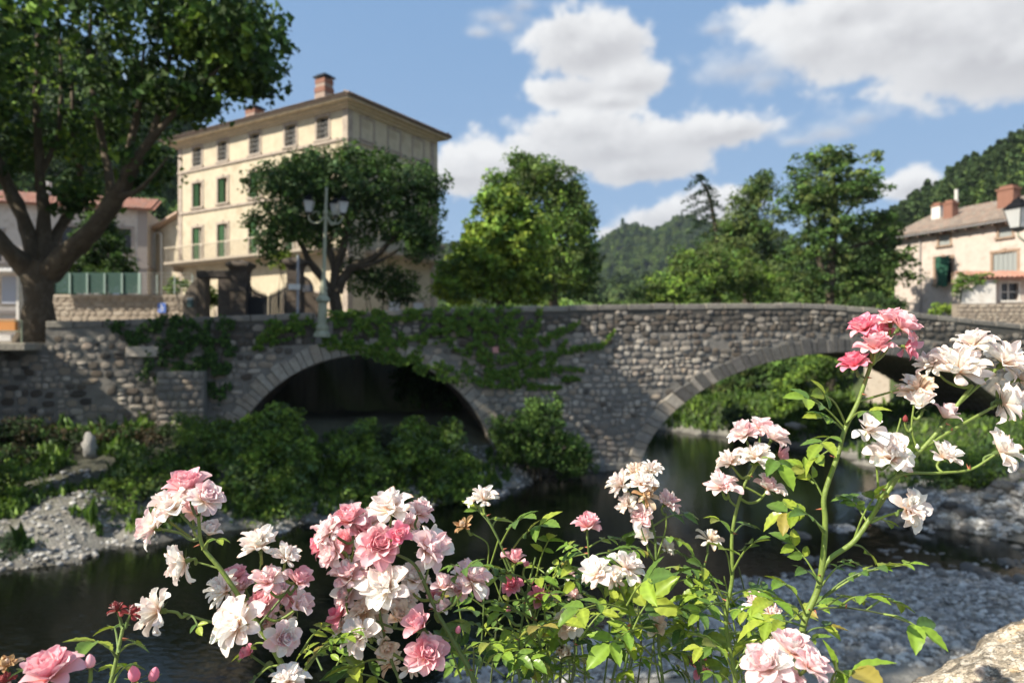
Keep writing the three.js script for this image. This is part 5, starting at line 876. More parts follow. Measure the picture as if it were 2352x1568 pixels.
// ---- grass, pebbles and river stones
{
  const L = new Leaves(450), r = rng(451); const L2 = new Leaves(452);
  const blade = (LL, x, f, h, col) => { const y = groundH(x, f); if (y < 0.12) return; if (r() < 0.02) h *= 2.2; for (let k = 0; k < 3; k++) { const T = new THREE.Vector3((r() - 0.5) * 0.9, 1, (r() - 0.5) * 0.9).normalize(), N = LL.rnd().cross(T).normalize(); const b = 0.7 + 0.6 * r(); LL.leaf(new THREE.Vector3(x + 0.08 * (r() - 0.5), y + h * 0.4, -f + 0.08 * (r() - 0.5)), N, T, h * (0.6 + 0.7 * r()), col.map((c) => c * b), h > 0.4 ? 0.045 : 0.08); } };
  for (let i = 0; i < 16000; i++) { const f = 13.5 + 9 * r(), x = lerp(-0.78, 0.02, r()) * f; const c = n2(x / 1.6 + 40, f / 1.6) + 0.3 * n2(x * 2, f * 2); if (c < -0.1 + 0.6 * (1 - sstep(14.5, 18.5, f))) continue; if (f > bridgeF(x) - 0.3) continue; blade(L, x, f, 0.12 + 0.22 * r(), r() < 0.6 ? G.mid : G.light); }
  part(scene, 'bank_grass', L.geo(), M.leaf, { kind: 'stuff', label: 'rough grass and herbs on the left gravel bank' });
  for (let i = 0; i < 9000; i++) { const f = 19 + 16 * r(), x = lerp(0.36, 0.85, r()) * f; blade(L2, x, f, 0.10 + 0.18 * r(), r() < 0.3 ? G.light : r() < 0.7 ? G.mid : G.dark); }
  for (let i = 0; i < 9000; i++) { const f = 30 + 13 * r(), x = lerp(0.06, 0.5, r()) * f; blade(L2, x, f, 0.16 + 0.26 * r(), r() < 0.4 ? G.light : G.mid); }
  part(scene, 'bank_grass', L2.geo(), M.leaf, { kind: 'stuff', label: 'sunlit grass of the right bank below the bridge' });
  const rock = (seed, sq) => { const g0 = new THREE.IcosahedronGeometry(1, 2); g0.deleteAttribute('uv'); g0.deleteAttribute('normal'); const g = mergeVertices(g0), p = g.attributes.position; for (let i = 0; i < p.count; i++) { const v = new THREE.Vector3(p.getX(i), p.getY(i), p.getZ(i)), k = 1 + 0.28 * n3(v.x * 1.1 + seed, v.y * 1.1, v.z * 1.1) + 0.10 * n3(v.x * 2.7 + seed, v.y * 2.7, v.z * 2.7); p.setXYZ(i, v.x * k, v.y * k * sq, v.z * k); } g.computeVertexNormals(); return g; };
  const rocks = [0, 1, 2, 3, 4].map((k) => rock(k * 7.3, 0.5 + 0.08 * k)), rocksUV = rocks.map((g) => boxUV(g.clone()));
  const tones = [[0.30, 0.295, 0.285], [0.40, 0.39, 0.37], [0.20, 0.195, 0.19], [0.30, 0.275, 0.245], [0.44, 0.43, 0.41], [0.15, 0.145, 0.14]];
  const pm = new THREE.MeshStandardMaterial({ color: new THREE.Color(1, 1, 1), roughness: 0.9 });
  const pebbles = (name, label, list) => { const root = new THREE.Group(); root.name = numbered(name); root.userData = { kind: 'stuff', label }; scene.add(root); for (let k = 0; k < 5; k++) { const l = list.filter((_, i) => i % 5 === k), m = new THREE.InstancedMesh(rocks[k], pm, l.length), e = new THREE.Euler(), q = new THREE.Quaternion(), mt = new THREE.Matrix4(); l.forEach(([x, y, f, s], i) => { e.set((r() - 0.5) * 0.8, r() * 6.28, (r() - 0.5) * 0.8); m.setMatrixAt(i, mt.compose(new THREE.Vector3(x, y, -f), q.setFromEuler(e), new THREE.Vector3(s * (0.8 + 0.7 * r()), s, s))); const c = tones[Math.floor(r() * 6)], b = 0.8 + 0.4 * r(); m.setColorAt(i, new THREE.Color(c[0] * b, c[1] * b, c[2] * b)); }); m.name = 'pebbles'; m.userData.kind = 'stuff'; root.add(m); } };
  const A = [], B = [];
  for (let i = 0; i < 26000; i++) { const f = 8 + 6.5 * r(), x = lerp(-0.3, 0.85, r()) * f, y = groundH(x, f); if (y < -0.12 || x > 12.5) continue; A.push([x, y + 0.005, f, 0.016 + 0.045 * Math.pow(r(), 3)]); }
  for (let i = 0; i < 16000; i++) { const f = 12.5 + 10 * r(), x = lerp(-0.8, 0.16, r()) * f, y = groundH(x, f); if (y < -0.05 || y > 1.2 || f > bridgeF(x) - 0.2) continue; B.push([x, y + 0.005, f, 0.016 + 0.05 * Math.pow(r(), 3)]); }
  for (let i = 0; i < 9000; i++) { const f = 15.2 + 4.2 * r(), x = lerp(0.48, 0.82, r()) * f, y = groundH(x, f); if (y < -0.08 || y > 1.0) continue; A.push([x, y + 0.005, f, 0.02 + 0.075 * Math.pow(r(), 2.5)]); }
  pebbles('pebble_bar', 'grey pebble bar at the near right bank', A); pebbles('pebble_bank', 'pale gravel among herbs on the left bank', B);
  const M_rock = tones.map((c) => std(c, { map: again(T_mottle, 1.5), bumpMap: again(T_grain, 3), bumpScale: 0.015, roughness: 0.85 }));
  const M_wet = tones.map((c) => std(c.map((v) => v * 0.62), { map: again(T_mottle, 1.5), bumpMap: again(T_grain, 3), bumpScale: 0.015, roughness: 0.45 }));
  const stone = (x, f, s, mat, k, label, group, name = 'river_stone') => { const y = groundH(x, f); const o = part(scene, name, rocksUV[k % 5], mat, { label, category: 'stone', ...(group ? { group } : {}) }); o.position.set(x, Math.max(y, -0.12) + s * 0.15, -f); o.scale.set(s * (0.9 + 0.5 * r()), s * (0.8 + 0.3 * r()), s); o.rotation.y = r() * 6.28; o.rotation.z = (r() - 0.5) * 0.3; return o; };
  for (let i = 0; i < 190; i++) { const f = 12.2 + 5.2 * r(), x = lerp(0.40, 0.80, r()) * f; if (x > 12.3 || x < 4.9) continue; stone(x, f, 0.05 + 0.16 * r() * r(), M_wet[Math.floor(r() * 6)], i, 'grey wet stone among the shallow rapids by the right bank', 'stones in the shallow rapids'); }
  for (let i = 0; i < 100; i++) { const f = 16.2 + 1.9 * r(), x = lerp(0.54, 0.78, r()) * f; stone(x, f, 0.09 + 0.13 * r(), M_rock[[5, 2, 3, 0][i % 4]], i, 'pale stone of the bank edge below the grey-green bush', 'pale stones along the right bank'); }
  const b = stone(0, 1, 0.4, M_rock[4], 2, 'upright pale boulder on the gravel before the quay wall', null, 'boulder'); { const p = U(206, 1052, 18.2); b.position.copy(p).setY(groundH(p.x, 18.2) + 0.3); b.scale.set(0.19, 0.55, 0.19); b.rotation.set(0, 0.4, 0.12); }
  for (const [u, v, lab] of [[1760, 1010, 'flat pale stone at the sunlit waterline under the arch'], [1830, 1010, 'second pale stone at the sunlit waterline under the arch']]) { const p = U(u, v, 30); stone(p.x, 30, 0.4, M_rock[4], 1, lab); }
}
// ---------------------------------------------------------------- the viewer's own quay, and the roses growing on it
{
  const q = thing('near_quay', 'rough lichen-spotted stone quay top close to the viewer', 'wall', V(0, 0, 0.7));
  part(q, 'wall', boxUV(merge([box(30, 3.35, 0.3, 0, 0, -0.45), box(30, 3.2, 0.9, 0, 0, 0.1)])), stoneMat([0.30, 0.26, 0.21], 0.8));
  part(q, 'soil', boxUV(box(30, 0.1, 0.86, 0, 3.2, 0.1)), std([0.06, 0.045, 0.03]));
  const g0 = new THREE.IcosahedronGeometry(1, 26); g0.deleteAttribute('uv'); g0.deleteAttribute('normal');
  let g = mergeVertices(g0); const p = g.attributes.position;
  for (let i = 0; i < p.count; i++) {
    const v = new THREE.Vector3(p.getX(i), p.getY(i), p.getZ(i)), b = Math.pow(Math.abs(v.x) ** 2.6 + Math.abs(v.y) ** 2.6 + Math.abs(v.z) ** 2.6, -1 / 2.6); v.multiplyScalar(b);
    const k = 1 + 0.08 * n3(v.x * 1.6, v.y * 1.6, v.z * 1.6) + 0.035 * n3(v.x * 5, v.y * 5, v.z * 5) + 0.014 * n3(v.x * 14, v.y * 14, v.z * 14); p.setXYZ(i, v.x * k * 0.32, v.y * k * 0.13, v.z * k * 0.17);
  }
  g.computeVertexNormals(); g = boxUV(g);
  const o = part(q, 'top_stone', g, std([0.56, 0.51, 0.44], { map: again(T_rock, 5), bumpMap: again(T_rock, 7), bumpScale: 0.004, roughness: 0.95 }));
  const P = U(2560, 1765, 0.80); o.position.set(P.x, P.y, P.z + 0.7); o.rotation.set(0.1, 0.25, 0.30);
  for (const [u, v, s] of [[3050, 1560, 0.34], [3600, 1500, 0.36]]) { const k = part(q, 'top_stone', g, o.material), w = U(u, v, 0.82); k.position.set(w.x, w.y, w.z + 0.7); k.rotation.set(0.05, s, 0.05); }
}
// petals: a blade that rises from the flower's middle along +y, curls along its length and cups across; variants round, reflexed, quilled
function petalGeo(w, tip, bend, cup, twist, roll, seed) {
  const r = rng(seed), NV = 8, NU = 6, pos = [], idx = [], col = [], ph = r() * 6;
  let y = 0, z = 0, a = 0, tp = 0;
  for (let j = 0; j <= NV; j++) {
    const t = 1 - Math.pow(1 - j / NV, 1.45), dt = t - tp; tp = t; a = bend * t + (t > 0.7 ? roll * (t - 0.7) / 0.3 : 0);
    if (j) { y += Math.cos(a) * dt; z += Math.sin(a) * dt; }
    const ww = w * 0.5 * (0.22 + 0.78 * sstep(0, 0.62, t)) * Math.pow(Math.max(0.02, 1 - Math.pow(clamp((t - 0.58) / 0.43), 2.4)), 0.5);
    for (let i = 0; i <= NU; i++) {
      const s = i / NU * 2 - 1, tw = twist * t, c = cup * s * s * ww * 2 * (0.5 + 0.7 * t);
      let px = s * ww, pz = c + 0.05 * w * Math.sin(s * 3 + ph + t * 3) * t, py = -0.06 * w * (1 - Math.abs(s)) * (t > 0.9 ? tip : 0) - (t > 0.8 ? 0.10 * s * s * w : 0);
      const X = px * Math.cos(tw) - pz * Math.sin(tw), Z = px * Math.sin(tw) + pz * Math.cos(tw);
      pos.push(X, y + py + Math.sin(a) * -Z * 1, z + Math.cos(a) * Z);
      const e = 0.80 + 0.20 * sstep(0, 0.45, t); const br = seed > 6 && seed < 11 && seed % 2 ? sstep(0.86, 1, t) : 0; col.push(1 - 0.22 * br, (1 - 0.38 * br) * lerp(0.86, 1, sstep(0, 0.5, t)) * lerp(1, e, 0.3), (1 - 0.55 * br) * e * lerp(0.80, 1, sstep(0, 0.6, t)));
    }
  }
  const W = NU + 1; for (let j = 0; j < NV; j++) for (let i = 0; i < NU; i++) { const k = j * W + i; idx.push(k, k + 1, k + W, k + 1, k + W + 1, k + W); }
  const g = new THREE.BufferGeometry(); g.setAttribute('position', new THREE.Float32BufferAttribute(pos, 3)); g.setAttribute('color', new THREE.Float32BufferAttribute(col, 3)); g.setIndex(idx); g.computeVertexNormals(); return g;
}
const PG = {
  round: [petalGeo(0.62, 0.2, 0.45, 0.34, 0, -0.2, 1), petalGeo(0.56, 0.1, 0.6, 0.40, 0.15, -0.4, 2), petalGeo(0.66, 0.3, 0.30, 0.28, -0.15, -0.3, 3)],
  flare: [petalGeo(0.60, 0.2, -0.1, 0.26, 0.1, -0.5, 4), petalGeo(0.54, 0.3, -0.25, 0.22, -0.2, -0.7, 5), petalGeo(0.64, 0.2, 0.1, 0.30, 0, -0.6, 6)],
  quill: [petalGeo(0.36, 0.2, -0.1, 0.45, 0.35, -0.5, 7), petalGeo(0.30, 0.2, 0.15, 0.55, -0.5, 0.4, 8), petalGeo(0.40, 0.1, -0.4, -0.35, 0.3, -0.6, 9), petalGeo(0.34, 0.2, 0.3, 0.45, 0.7, -0.9, 10)],
  curl: [petalGeo(0.58, 0.1, 1.1, 0.45, 0.1, 0.5, 11), petalGeo(0.50, 0.2, 1.4, 0.5, -0.2, 0.3, 12)],
};
const petalMat = (c) => new THREE.MeshPhysicalMaterial({ color: new THREE.Color(...c), vertexColors: true, roughness: 0.8, transmission: 0.42, thickness: 0, side: THREE.DoubleSide, specularIntensity: 0.3 });
const petalCols = { W: [0.94, 0.93, 0.88], C: [0.88, 0.77, 0.63], P: [0.93, 0.75, 0.76], M: [0.92, 0.57, 0.62], K: [0.92, 0.36, 0.48], B: [0.62, 0.42, 0.22], R: [0.34, 0.07, 0.07] };
const PM = {}; for (const k in petalCols) PM[k] = [petalMat(petalCols[k]), petalMat(petalCols[k].map((c, i) => c * [1, 0.9, 0.9][i])), petalMat(petalCols[k].map((c, i) => lerp(c, [0.93, 0.88, 0.82][i], 0.35)))];
PM.W.push(petalMat([0.91, 0.82, 0.78])); PM.P.push(PM.W[0]); PM.C.push(PM.W[0]);
const M_stem = [[0.20, 0.28, 0.055], [0.13, 0.20, 0.05], [0.10, 0.13, 0.045]].map((c) => new THREE.MeshPhysicalMaterial({ color: new THREE.Color(...c), roughness: 0.5, bumpMap: again(T_grain, 30), bumpScale: 0.0004, map: again(T_mottle, 12) }));
const M_thorn = std([0.35, 0.12, 0.06], { roughness: 0.5 });
const leafletMat = (c, tr = 0.34) => new THREE.MeshPhysicalMaterial({ color: new THREE.Color(...c), vertexColors: true, roughness: 0.55, transmission: tr, thickness: 0, side: THREE.DoubleSide, clearcoat: 0.35, clearcoatRoughness: 0.25, specularIntensity: 0.35 });
const M_leaflet = { d: [[0.11, 0.20, 0.032], [0.14, 0.24, 0.034], [0.09, 0.17, 0.034]].map((c) => leafletMat(c)), m: [[0.22, 0.35, 0.038], [0.27, 0.39, 0.042], [0.17, 0.30, 0.036]].map((c) => leafletMat(c)), y: [[0.32, 0.41, 0.045], [0.38, 0.46, 0.055], [0.27, 0.38, 0.04]].map((c) => leafletMat(c, 0.42)), o: [[0.36, 0.30, 0.06], [0.30, 0.33, 0.06]].map((c) => leafletMat(c, 0.4)) };
// a toothed leaflet, unit length along +x, face up +y, folded along its midrib and arched
const leafletGeo = [0, 1, 2, 3].map((k) => {
  const r = rng(600 + k), N = 11, pos = [], col = [], idx = [], wd = 0.215 + 0.05 * r(), fold = 0.16 + 0.22 * r(), arch = 0.25 + 0.5 * r() * (k % 2 ? 1 : -0.3);
  const row = (t, s, tooth) => { const w = wd * Math.pow(Math.sin(Math.PI * Math.pow(t, 0.82)), 0.8) * (1 + (tooth ? 0.10 : 0)); pos.push(t + (tooth ? 0.02 : 0), fold * w * Math.abs(s) * 1.4 - arch * t * t * 0.5 + 0.012 * Math.sin(t * 22) * Math.abs(s), w * s); const c = s === 0 ? 1.15 : 0.92 + 0.12 * Math.sin(t * 26); col.push(c, c, c * (s === 0 ? 1.1 : 0.95)); };
  for (let i = 0; i <= N; i++) { const t = i / N; for (const s of [-1, -0.5, 0, 0.5, 1]) row(t, s, Math.abs(s) === 1 && i % 2 === 1); }
  for (let i = 0; i < N; i++) for (let j = 0; j < 4; j++) { const a = i * 5 + j; idx.push(a, a + 1, a + 5, a + 1, a + 6, a + 5); }
  const g = new THREE.BufferGeometry(); g.setAttribute('position', new THREE.Float32BufferAttribute(pos, 3)); g.setAttribute('color', new THREE.Float32BufferAttribute(col, 3)); g.setIndex(idx); g.computeVertexNormals(); return g;
});
const calyxGeo = (() => {
  const l = [new THREE.LatheGeometry([[0.001, -0.30], [0.09, -0.27], [0.125, -0.17], [0.11, -0.06], [0.16, 0.0]].map(([a, b]) => new THREE.Vector2(a, b)), 10)];
  for (let i = 0; i < 5; i++) { const s = new THREE.CylinderGeometry(0.008, 0.055, 0.52, 5, 3); s.scale(1, 1, 0.3); s.translate(0, 0.26, 0); s.rotateX(1.45 + 0.35 * (i % 2)); s.translate(0, -0.03, 0.10); s.rotateY(i * 1.2566); l.push(s); }
  return merge(l);
})();
const hipGeo = calyxGeo;
function orient(o, dir, spin) { o.quaternion.setFromUnitVectors(new THREE.Vector3(0, 1, 0), dir.clone().normalize()); o.rotateY(spin); }
class Rose {
  constructor(name, label, base, seed) { this.t = thing('rose_bush', label, 'rose bush', base); this.base = base; this.r = rng(seed); this.pts = []; this.st = 0; }
  stem(px, r0, r1, m = 0, thorns = true) {                                           // px: [u, v, depth] along the stem, from its foot; radii in px
    const P = px.map(([u, v, d]) => U(u, v, d).sub(this.base)), d0 = px[0][2];
    const s = part(this.t, 'stem', tube(P, [r0 * 0.52 / 1568 * d0, r1 * 0.52 / 1568 * d0], 8, 0, P.length * 7), M_stem[m]);
    const c = new THREE.CatmullRomCurve3(P, false, 'centripetal'); for (let i = 0; i <= 16; i++) this.pts.push([c.getPoint(i / 16), px]);
    if (thorns) { const n = 1 + Math.floor(c.getLength() / 0.03); for (let i = 0; i < n; i++) { if (this.r() < 0.45) continue; const t = this.r(), T = c.getTangent(t), X = new THREE.Vector3(this.r() - 0.5, this.r() - 0.8, this.r() - 0.5).cross(T).normalize(); const g = new THREE.ConeGeometry(0.0011, 0.0038 + 0.003 * r0 / 12, 5); g.translate(0, 0.0018, 0); const o = part(s, 'thorn', g, M_thorn); o.position.copy(c.getPoint(t)).addScaledVector(X, lerp(r0, r1, t) * 0.5 / 1568 * d0); orient(o, X, 0); } }
    return s;
  }
  link(P, dir, R) {                                                                  // stalk from the flower back to the nearest stem below it
    let best = null, bd = 1e9; const foot = P.clone().addScaledVector(dir, -0.30 * R);
    for (const [q] of this.pts) { const d = q.distanceTo(foot) + (q.y > foot.y - 0.004 ? 0.05 : 0); if (d < bd) { bd = d; best = q; } }
    if (!best) return;
    const mid = foot.clone().addScaledVector(dir, -Math.min(0.02, bd * 0.4)).lerp(best, 0.15), c = [best.clone(), best.clone().lerp(mid, 0.5).add(new THREE.Vector3(0, -0.003, 0)), mid, foot];
    part(this.t, 'flower_stalk', tube(c, [0.0015, 0.0011], 6), M_stem[this.r() < 0.5 ? 0 : 1]);
  }
  flower(u, v, dpx, d, col, dir, style = 'full', label) {
    const R = dpx * 0.91 / 1568 * d / 2, P = U(u, v, d).sub(this.base), D = new THREE.Vector3(dir[0], dir[1], dir[2] * 0.62).normalize(), f = new THREE.Group(), r = this.r;
    f.name = 'rose_flower'; if (label) f.userData.label = label; f.position.copy(P); orient(f, D, r() * 6.28); this.t.add(f);
    const rings = { // [count, elevation from the stem axis (0 up, pi/2 flat), length, set]
      full: [[10, 1.28, 1.0, 'flare'], [10, 1.05, 0.95, 'round'], [9, 0.80, 0.86, 'round'], [8, 0.56, 0.76, 'round'], [6, 0.34, 0.66, 'curl'], [5, 0.14, 0.54, 'curl']],
      ragged: [[12, 1.25, 1.0, 'quill'], [11, 1.0, 1.0, 'quill'], [10, 0.74, 0.98, 'quill'], [8, 0.46, 0.92, 'quill'], [6, 0.18, 0.80, 'quill']],
      mixed: [[8, 1.32, 1.04, 'flare'], [10, 1.08, 1.0, 'quill'], [8, 0.82, 0.94, 'flare'], [8, 0.54, 0.86, 'quill'], [7, 0.24, 0.72, 'curl']],
      cup: [[7, 0.78, 1.0, 'flare'], [7, 0.56, 0.98, 'round'], [6, 0.36, 0.88, 'round'], [5, 0.18, 0.74, 'curl']],
      open: [[6, 1.25, 1.0, 'flare'], [6, 0.95, 0.95, 'round'], [5, 0.55, 0.7, 'quill']],
      torn: [[3, 1.5, 1.15, 'flare'], [3, 0.9, 1.1, 'round'], [3, 1.9, 0.9, 'flare'], [2, 0.5, 0.6, 'curl']],
      wilt: [[8, 1.3, 0.95, 'quill'], [8, 0.9, 0.85, 'curl'], [8, 0.5, 0.75, 'quill'], [5, 0.2, 0.55, 'curl']],
    }[style];
    rings.forEach(([n, el, len, set], k) => {
      const off = r() * 6.28;
      for (let i = 0; i < n; i++) {
        const ms = PM[col], m = part(f, 'petal', PG[set][Math.floor(r() * PG[set].length)], ms[k > 2 && r() < 0.4 ? 1 : Math.floor(r() * ms.length)]);
        const e = el + (r() - 0.5) * (style === 'full' || style === 'cup' ? 0.32 : 0.72), a = off + (i + 0.35 * (r() - 0.5)) / n * 6.283, L = R * len * (style === 'full' ? 0.85 + 0.3 * r() : 0.74 + 0.46 * r());
        m.rotation.order = 'YXZ'; m.rotation.set(e, a, (r() - 0.5) * 0.3); m.scale.set(L, L, -L);
        m.position.set(Math.sin(a) * R * 0.06, R * (-0.10 + 0.03 * k), Math.cos(a) * R * 0.06);
      }
    });
    const c = part(f, 'calyx', calyxGeo, M_stem[r() < 0.6 ? 0 : 1]); c.scale.setScalar(R * 0.95); c.position.y = -R * 0.10;
    if (style === 'open' || style === 'torn' || style === 'wilt') { const s = []; for (let i = 0; i < 16; i++) { const a = i * 2.4, q = 0.05 + 0.008 * i; const g = new THREE.CylinderGeometry(0.008, 0.012, 0.2 + 0.1 * r(), 4); g.translate(Math.sin(a) * q, 0.1, Math.cos(a) * q); s.push(g, new THREE.SphereGeometry(0.02, 5, 4).translate(Math.sin(a) * q, 0.22, Math.cos(a) * q)); } const st = part(f, 'stamens', merge(s), std(style === 'wilt' ? [0.20, 0.11, 0.05] : [0.48, 0.30, 0.09])); st.scale.setScalar(R); }
    this.link(P, D, R); return f;
  }
  bud(u, v, dpx, d, col, dir) {
    const R = dpx / 1568 * d / 2, P = U(u, v, d).sub(this.base), D = new THREE.Vector3(...dir).normalize(), b = part(this.t, 'rose_bud', calyxGeo, M_stem[0]);
    b.position.copy(P); orient(b, D, this.r() * 6); b.scale.set(R * 2.4, R * 2.2, R * 2.4);
    const g = new THREE.LatheGeometry([[0.001, -0.05], [0.20, 0.0], [0.27, 0.22], [0.24, 0.46], [0.13, 0.68], [0.02, 0.8]].map(([a, q]) => new THREE.Vector2(a, q)), 10); const c = g.toNonIndexed(); const cc = new Float32Array(c.attributes.position.count * 3).fill(1); c.setAttribute('color', new THREE.BufferAttribute(cc, 3)); part(b, 'bud_petals', c, PM[col][0]);
    this.link(P, D, R * 1.4);
  }
  leaf(u0, v0, u1, v1, d, n = 5, lpx = 52, tone = 'm', o = {}) {                       // pinnate leaf from (u0, v0) to the tip of its stalk (u1, v1)
    const r = this.r, A = U(u0, v0, d).sub(this.base), Bp = U(u1, v1, d + (o.dz ?? (r() - 0.5) * 0.10)).sub(this.base), len = A.distanceTo(Bp);
    const mid = A.clone().lerp(Bp, 0.5).add(new THREE.Vector3(0, len * (o.arc ?? 0.10), 0)), lf = part(this.t, 'leaf', tube([A, mid, Bp], [0.0011, 0.0006], 5, 0, 8), M_stem[r() < 0.7 ? 0 : 1]);
    const c = new THREE.QuadraticBezierCurve3(A, mid.clone().multiplyScalar(2).addScaledVector(A, -0.5).addScaledVector(Bp, -0.5), Bp), Ls = lpx * 0.94 / 1568 * d;
    const up = new THREE.Vector3((r() - 0.5) * 0.7, 1, 0.25 + (r() - 0.5) * 0.7); if (o.up) up.set(...o.up); up.normalize();
    const put = (t, ang, s) => {
      const q = c.getPoint(t), T = c.getTangent(t).normalize(), N = up.clone().addScaledVector(T, -up.dot(T)).normalize(), B = new THREE.Vector3().crossVectors(T, N);
      const X = T.clone().multiplyScalar(Math.cos(ang)).addScaledVector(B, Math.sin(ang)); const nn = N.clone().addScaledVector(new THREE.Vector3(r() - 0.5, r() - 0.5, r() - 0.5), 0.45).addScaledVector(X, -N.dot(X)).normalize(); nn.addScaledVector(X, -nn.dot(X)).normalize();
      const Z = new THREE.Vector3().crossVectors(X, nn), ms = M_leaflet[r() < 0.025 ? 'o' : r() < 0.22 ? 'y' : r() < 0.3 ? 'd' : tone];
      const m = part(lf, 'leaflet', leafletGeo[Math.floor(r() * 4)], ms[Math.floor(r() * ms.length)]); m.quaternion.setFromRotationMatrix(new THREE.Matrix4().makeBasis(X, nn, Z)); m.position.copy(q); m.scale.setScalar(s * (0.85 + 0.3 * r()));
    };
    put(1, 0, Ls * 1.08);
    const pairs = (n - 1) / 2; for (let i = 0; i < pairs; i++) { const t = 0.92 - i * (0.62 / Math.max(1, pairs - 0.3)) * 0.9; for (const s of [-1, 1]) put(t - 0.02 * s, s * (0.95 + 0.3 * r()), Ls * (0.95 - 0.16 * i)); }
    return lf;
  }
  scatter(px, n, o = {}) {                                                           // leaves along a stem, alternately to both sides
    const r = this.r; const c = new THREE.CatmullRomCurve3(px.map(([u, v, d]) => new THREE.Vector3(u, v, d)));
    for (let i = 0; i < n; i++) { const p = c.getPoint(lerp(o.from ?? 0.05, o.to ?? 0.9, (i + 0.6 * r()) / n)), s = (i % 2 ? 1 : -1) * (o.side || 1), L = (o.len ?? 75) * (0.6 + 0.6 * r()), a = (o.ang ?? 0.15) + (r() - 0.5) * 1.1; this.leaf(p.x, p.y, p.x + s * L * Math.cos(a), p.y - L * Math.sin(a), p.z + 0.004, r() < 0.6 ? 5 : 7, (o.size ?? 46) * 0.9 * (0.8 + 0.4 * r()), o.tone || (r() < 0.45 ? 'd' : 'm')); }
  }
}
const foot = (u, d) => { const p = U(u, 1600, d); p.y = 3.3; return p; };
const UP = [0, 1, 0.35];
{ // left cane
  const R = new Rose('rose_bush', 'tall leaning cane with white and blush roses, left of the others', foot(700, 0.58), 701), d = 0.58;
  const main = [[700, 1900, 0.60], [690, 1640, 0.585], [648, 1528, d], [563, 1391, d], [505, 1306, d], [464, 1252, d], [455, 1185, d]];
  R.stem(main, 15, 7, 0); R.stem([[563, 1391, d], [500, 1428, d], [420, 1408, d - 0.01]], 7, 5, 0, false); R.stem([[590, 1440, d], [640, 1380, 0.585], [672, 1340, 0.59]], 6, 4, 1, false); R.stem([[505, 1306, d], [450, 1290, d]], 5, 4, 0, false);
  R.stem([[600, 1450, d], [585, 1370, d + 0.01], [600, 1290, d + 0.01]], 5, 4, 1, false);
  const F = (...a) => R.flower(...a);
  F(430, 1122, 118, d + 0.012, 'M', [-0.05, 1, 0.5], 'full'); F(470, 1146, 98, d, 'P', [0.55, 0.7, 0.5], 'full'); F(402, 1166, 118, d, 'W', [-0.4, 0.75, 0.5], 'mixed'); F(352, 1212, 104, d, 'P', [-0.9, 0.25, 0.3], 'full');
  F(480, 1226, 76, d + 0.01, 'W', [0.25, 1, 0.15], 'cup'); F(420, 1290, 112, d - 0.01, 'W', [-0.7, -0.15, 0.5], 'mixed'); F(362, 1402, 120, d - 0.015, 'W', [-0.9, 0.2, 0.45], 'mixed'); F(545, 1436, 132, d - 0.03, 'W', [-0.35, 0.35, 0.8], 'mixed');
  F(516, 1358, 98, d + 0.01, 'W', [-0.5, 0.6, 0.5], 'ragged'); F(540, 1326, 74, d + 0.03, 'M', [0, 1, 0.3], 'full'); F(596, 1254, 104, d, 'W', [-0.05, 1, 0.35], 'ragged'); F(657, 1280, 84, d, 'W', [0.3, 1, 0.2], 'ragged');
  F(616, 1336, 92, d - 0.005, 'P', [0.1, 0.8, 0.6], 'mixed'); F(684, 1338, 88, d, 'M', [0.5, 0.9, 0.3], 'cup'); F(684, 1394, 92, d + 0.005, 'P', [0.5, 0.5, 0.2], 'cup'); F(604, 1388, 90, d + 0.012, 'M', [0, 0.6, 0.6], 'full'); F(650, 1464, 94, d - 0.01, 'P', [0.4, 0.2, 0.8], 'full');
  F(606, 1430, 70, d + 0.012, 'P', [0, 0.4, 0.8], 'full'); F(572, 1502, 56, d + 0.02, 'K', [-0.4, 0.5, 0.5], 'cup'); F(662, 1562, 94, d - 0.03, 'W', UP, 'mixed'); F(662, 1418, 54, d + 0.03, 'C', [0.2, 0.6, 0.6], 'wilt');
  for (const a of [[505, 1310, 470, 1352, 5], [560, 1480, 590, 1545, 3]]) { }
  F(445, 1172, 84, d + 0.03, 'P', [0.2, 0.6, 0.5], 'full'); F(378, 1190, 84, d + 0.025, 'W', [-0.6, 0.6, 0.3], 'mixed'); F(640, 1362, 76, d + 0.03, 'P', [0.2, 0.7, 0.5], 'full'); F(575, 1412, 74, d + 0.03, 'P', [-0.3, 0.5, 0.6], 'mixed'); F(660, 1372, 70, d + 0.035, 'M', [0.4, 0.6, 0.4], 'full'); F(560, 1350, 72, d + 0.03, 'P', [-0.3, 0.8, 0.4], 'mixed');
  R.leaf(648, 1528, 590, 1556, d - 0.01, 3, 66, 'd'); R.leaf(690, 1500, 740, 1440, d, 5, 40, 'm'); R.leaf(464, 1262, 500, 1240, d, 3, 30, 'y'); R.leaf(620, 1480, 560, 1500, d + 0.01, 3, 44, 'm'); R.leaf(430, 1420, 455, 1440, d, 3, 24, 'y');
  for (let k = 0; k < 5; k++) R.leaf(690 + 6 * k, 1560 - 10 * k, 730 + 20 * k, 1500 - 12 * k, d + 0.03, 5, 38, k % 2 ? 'y' : 'm');
}
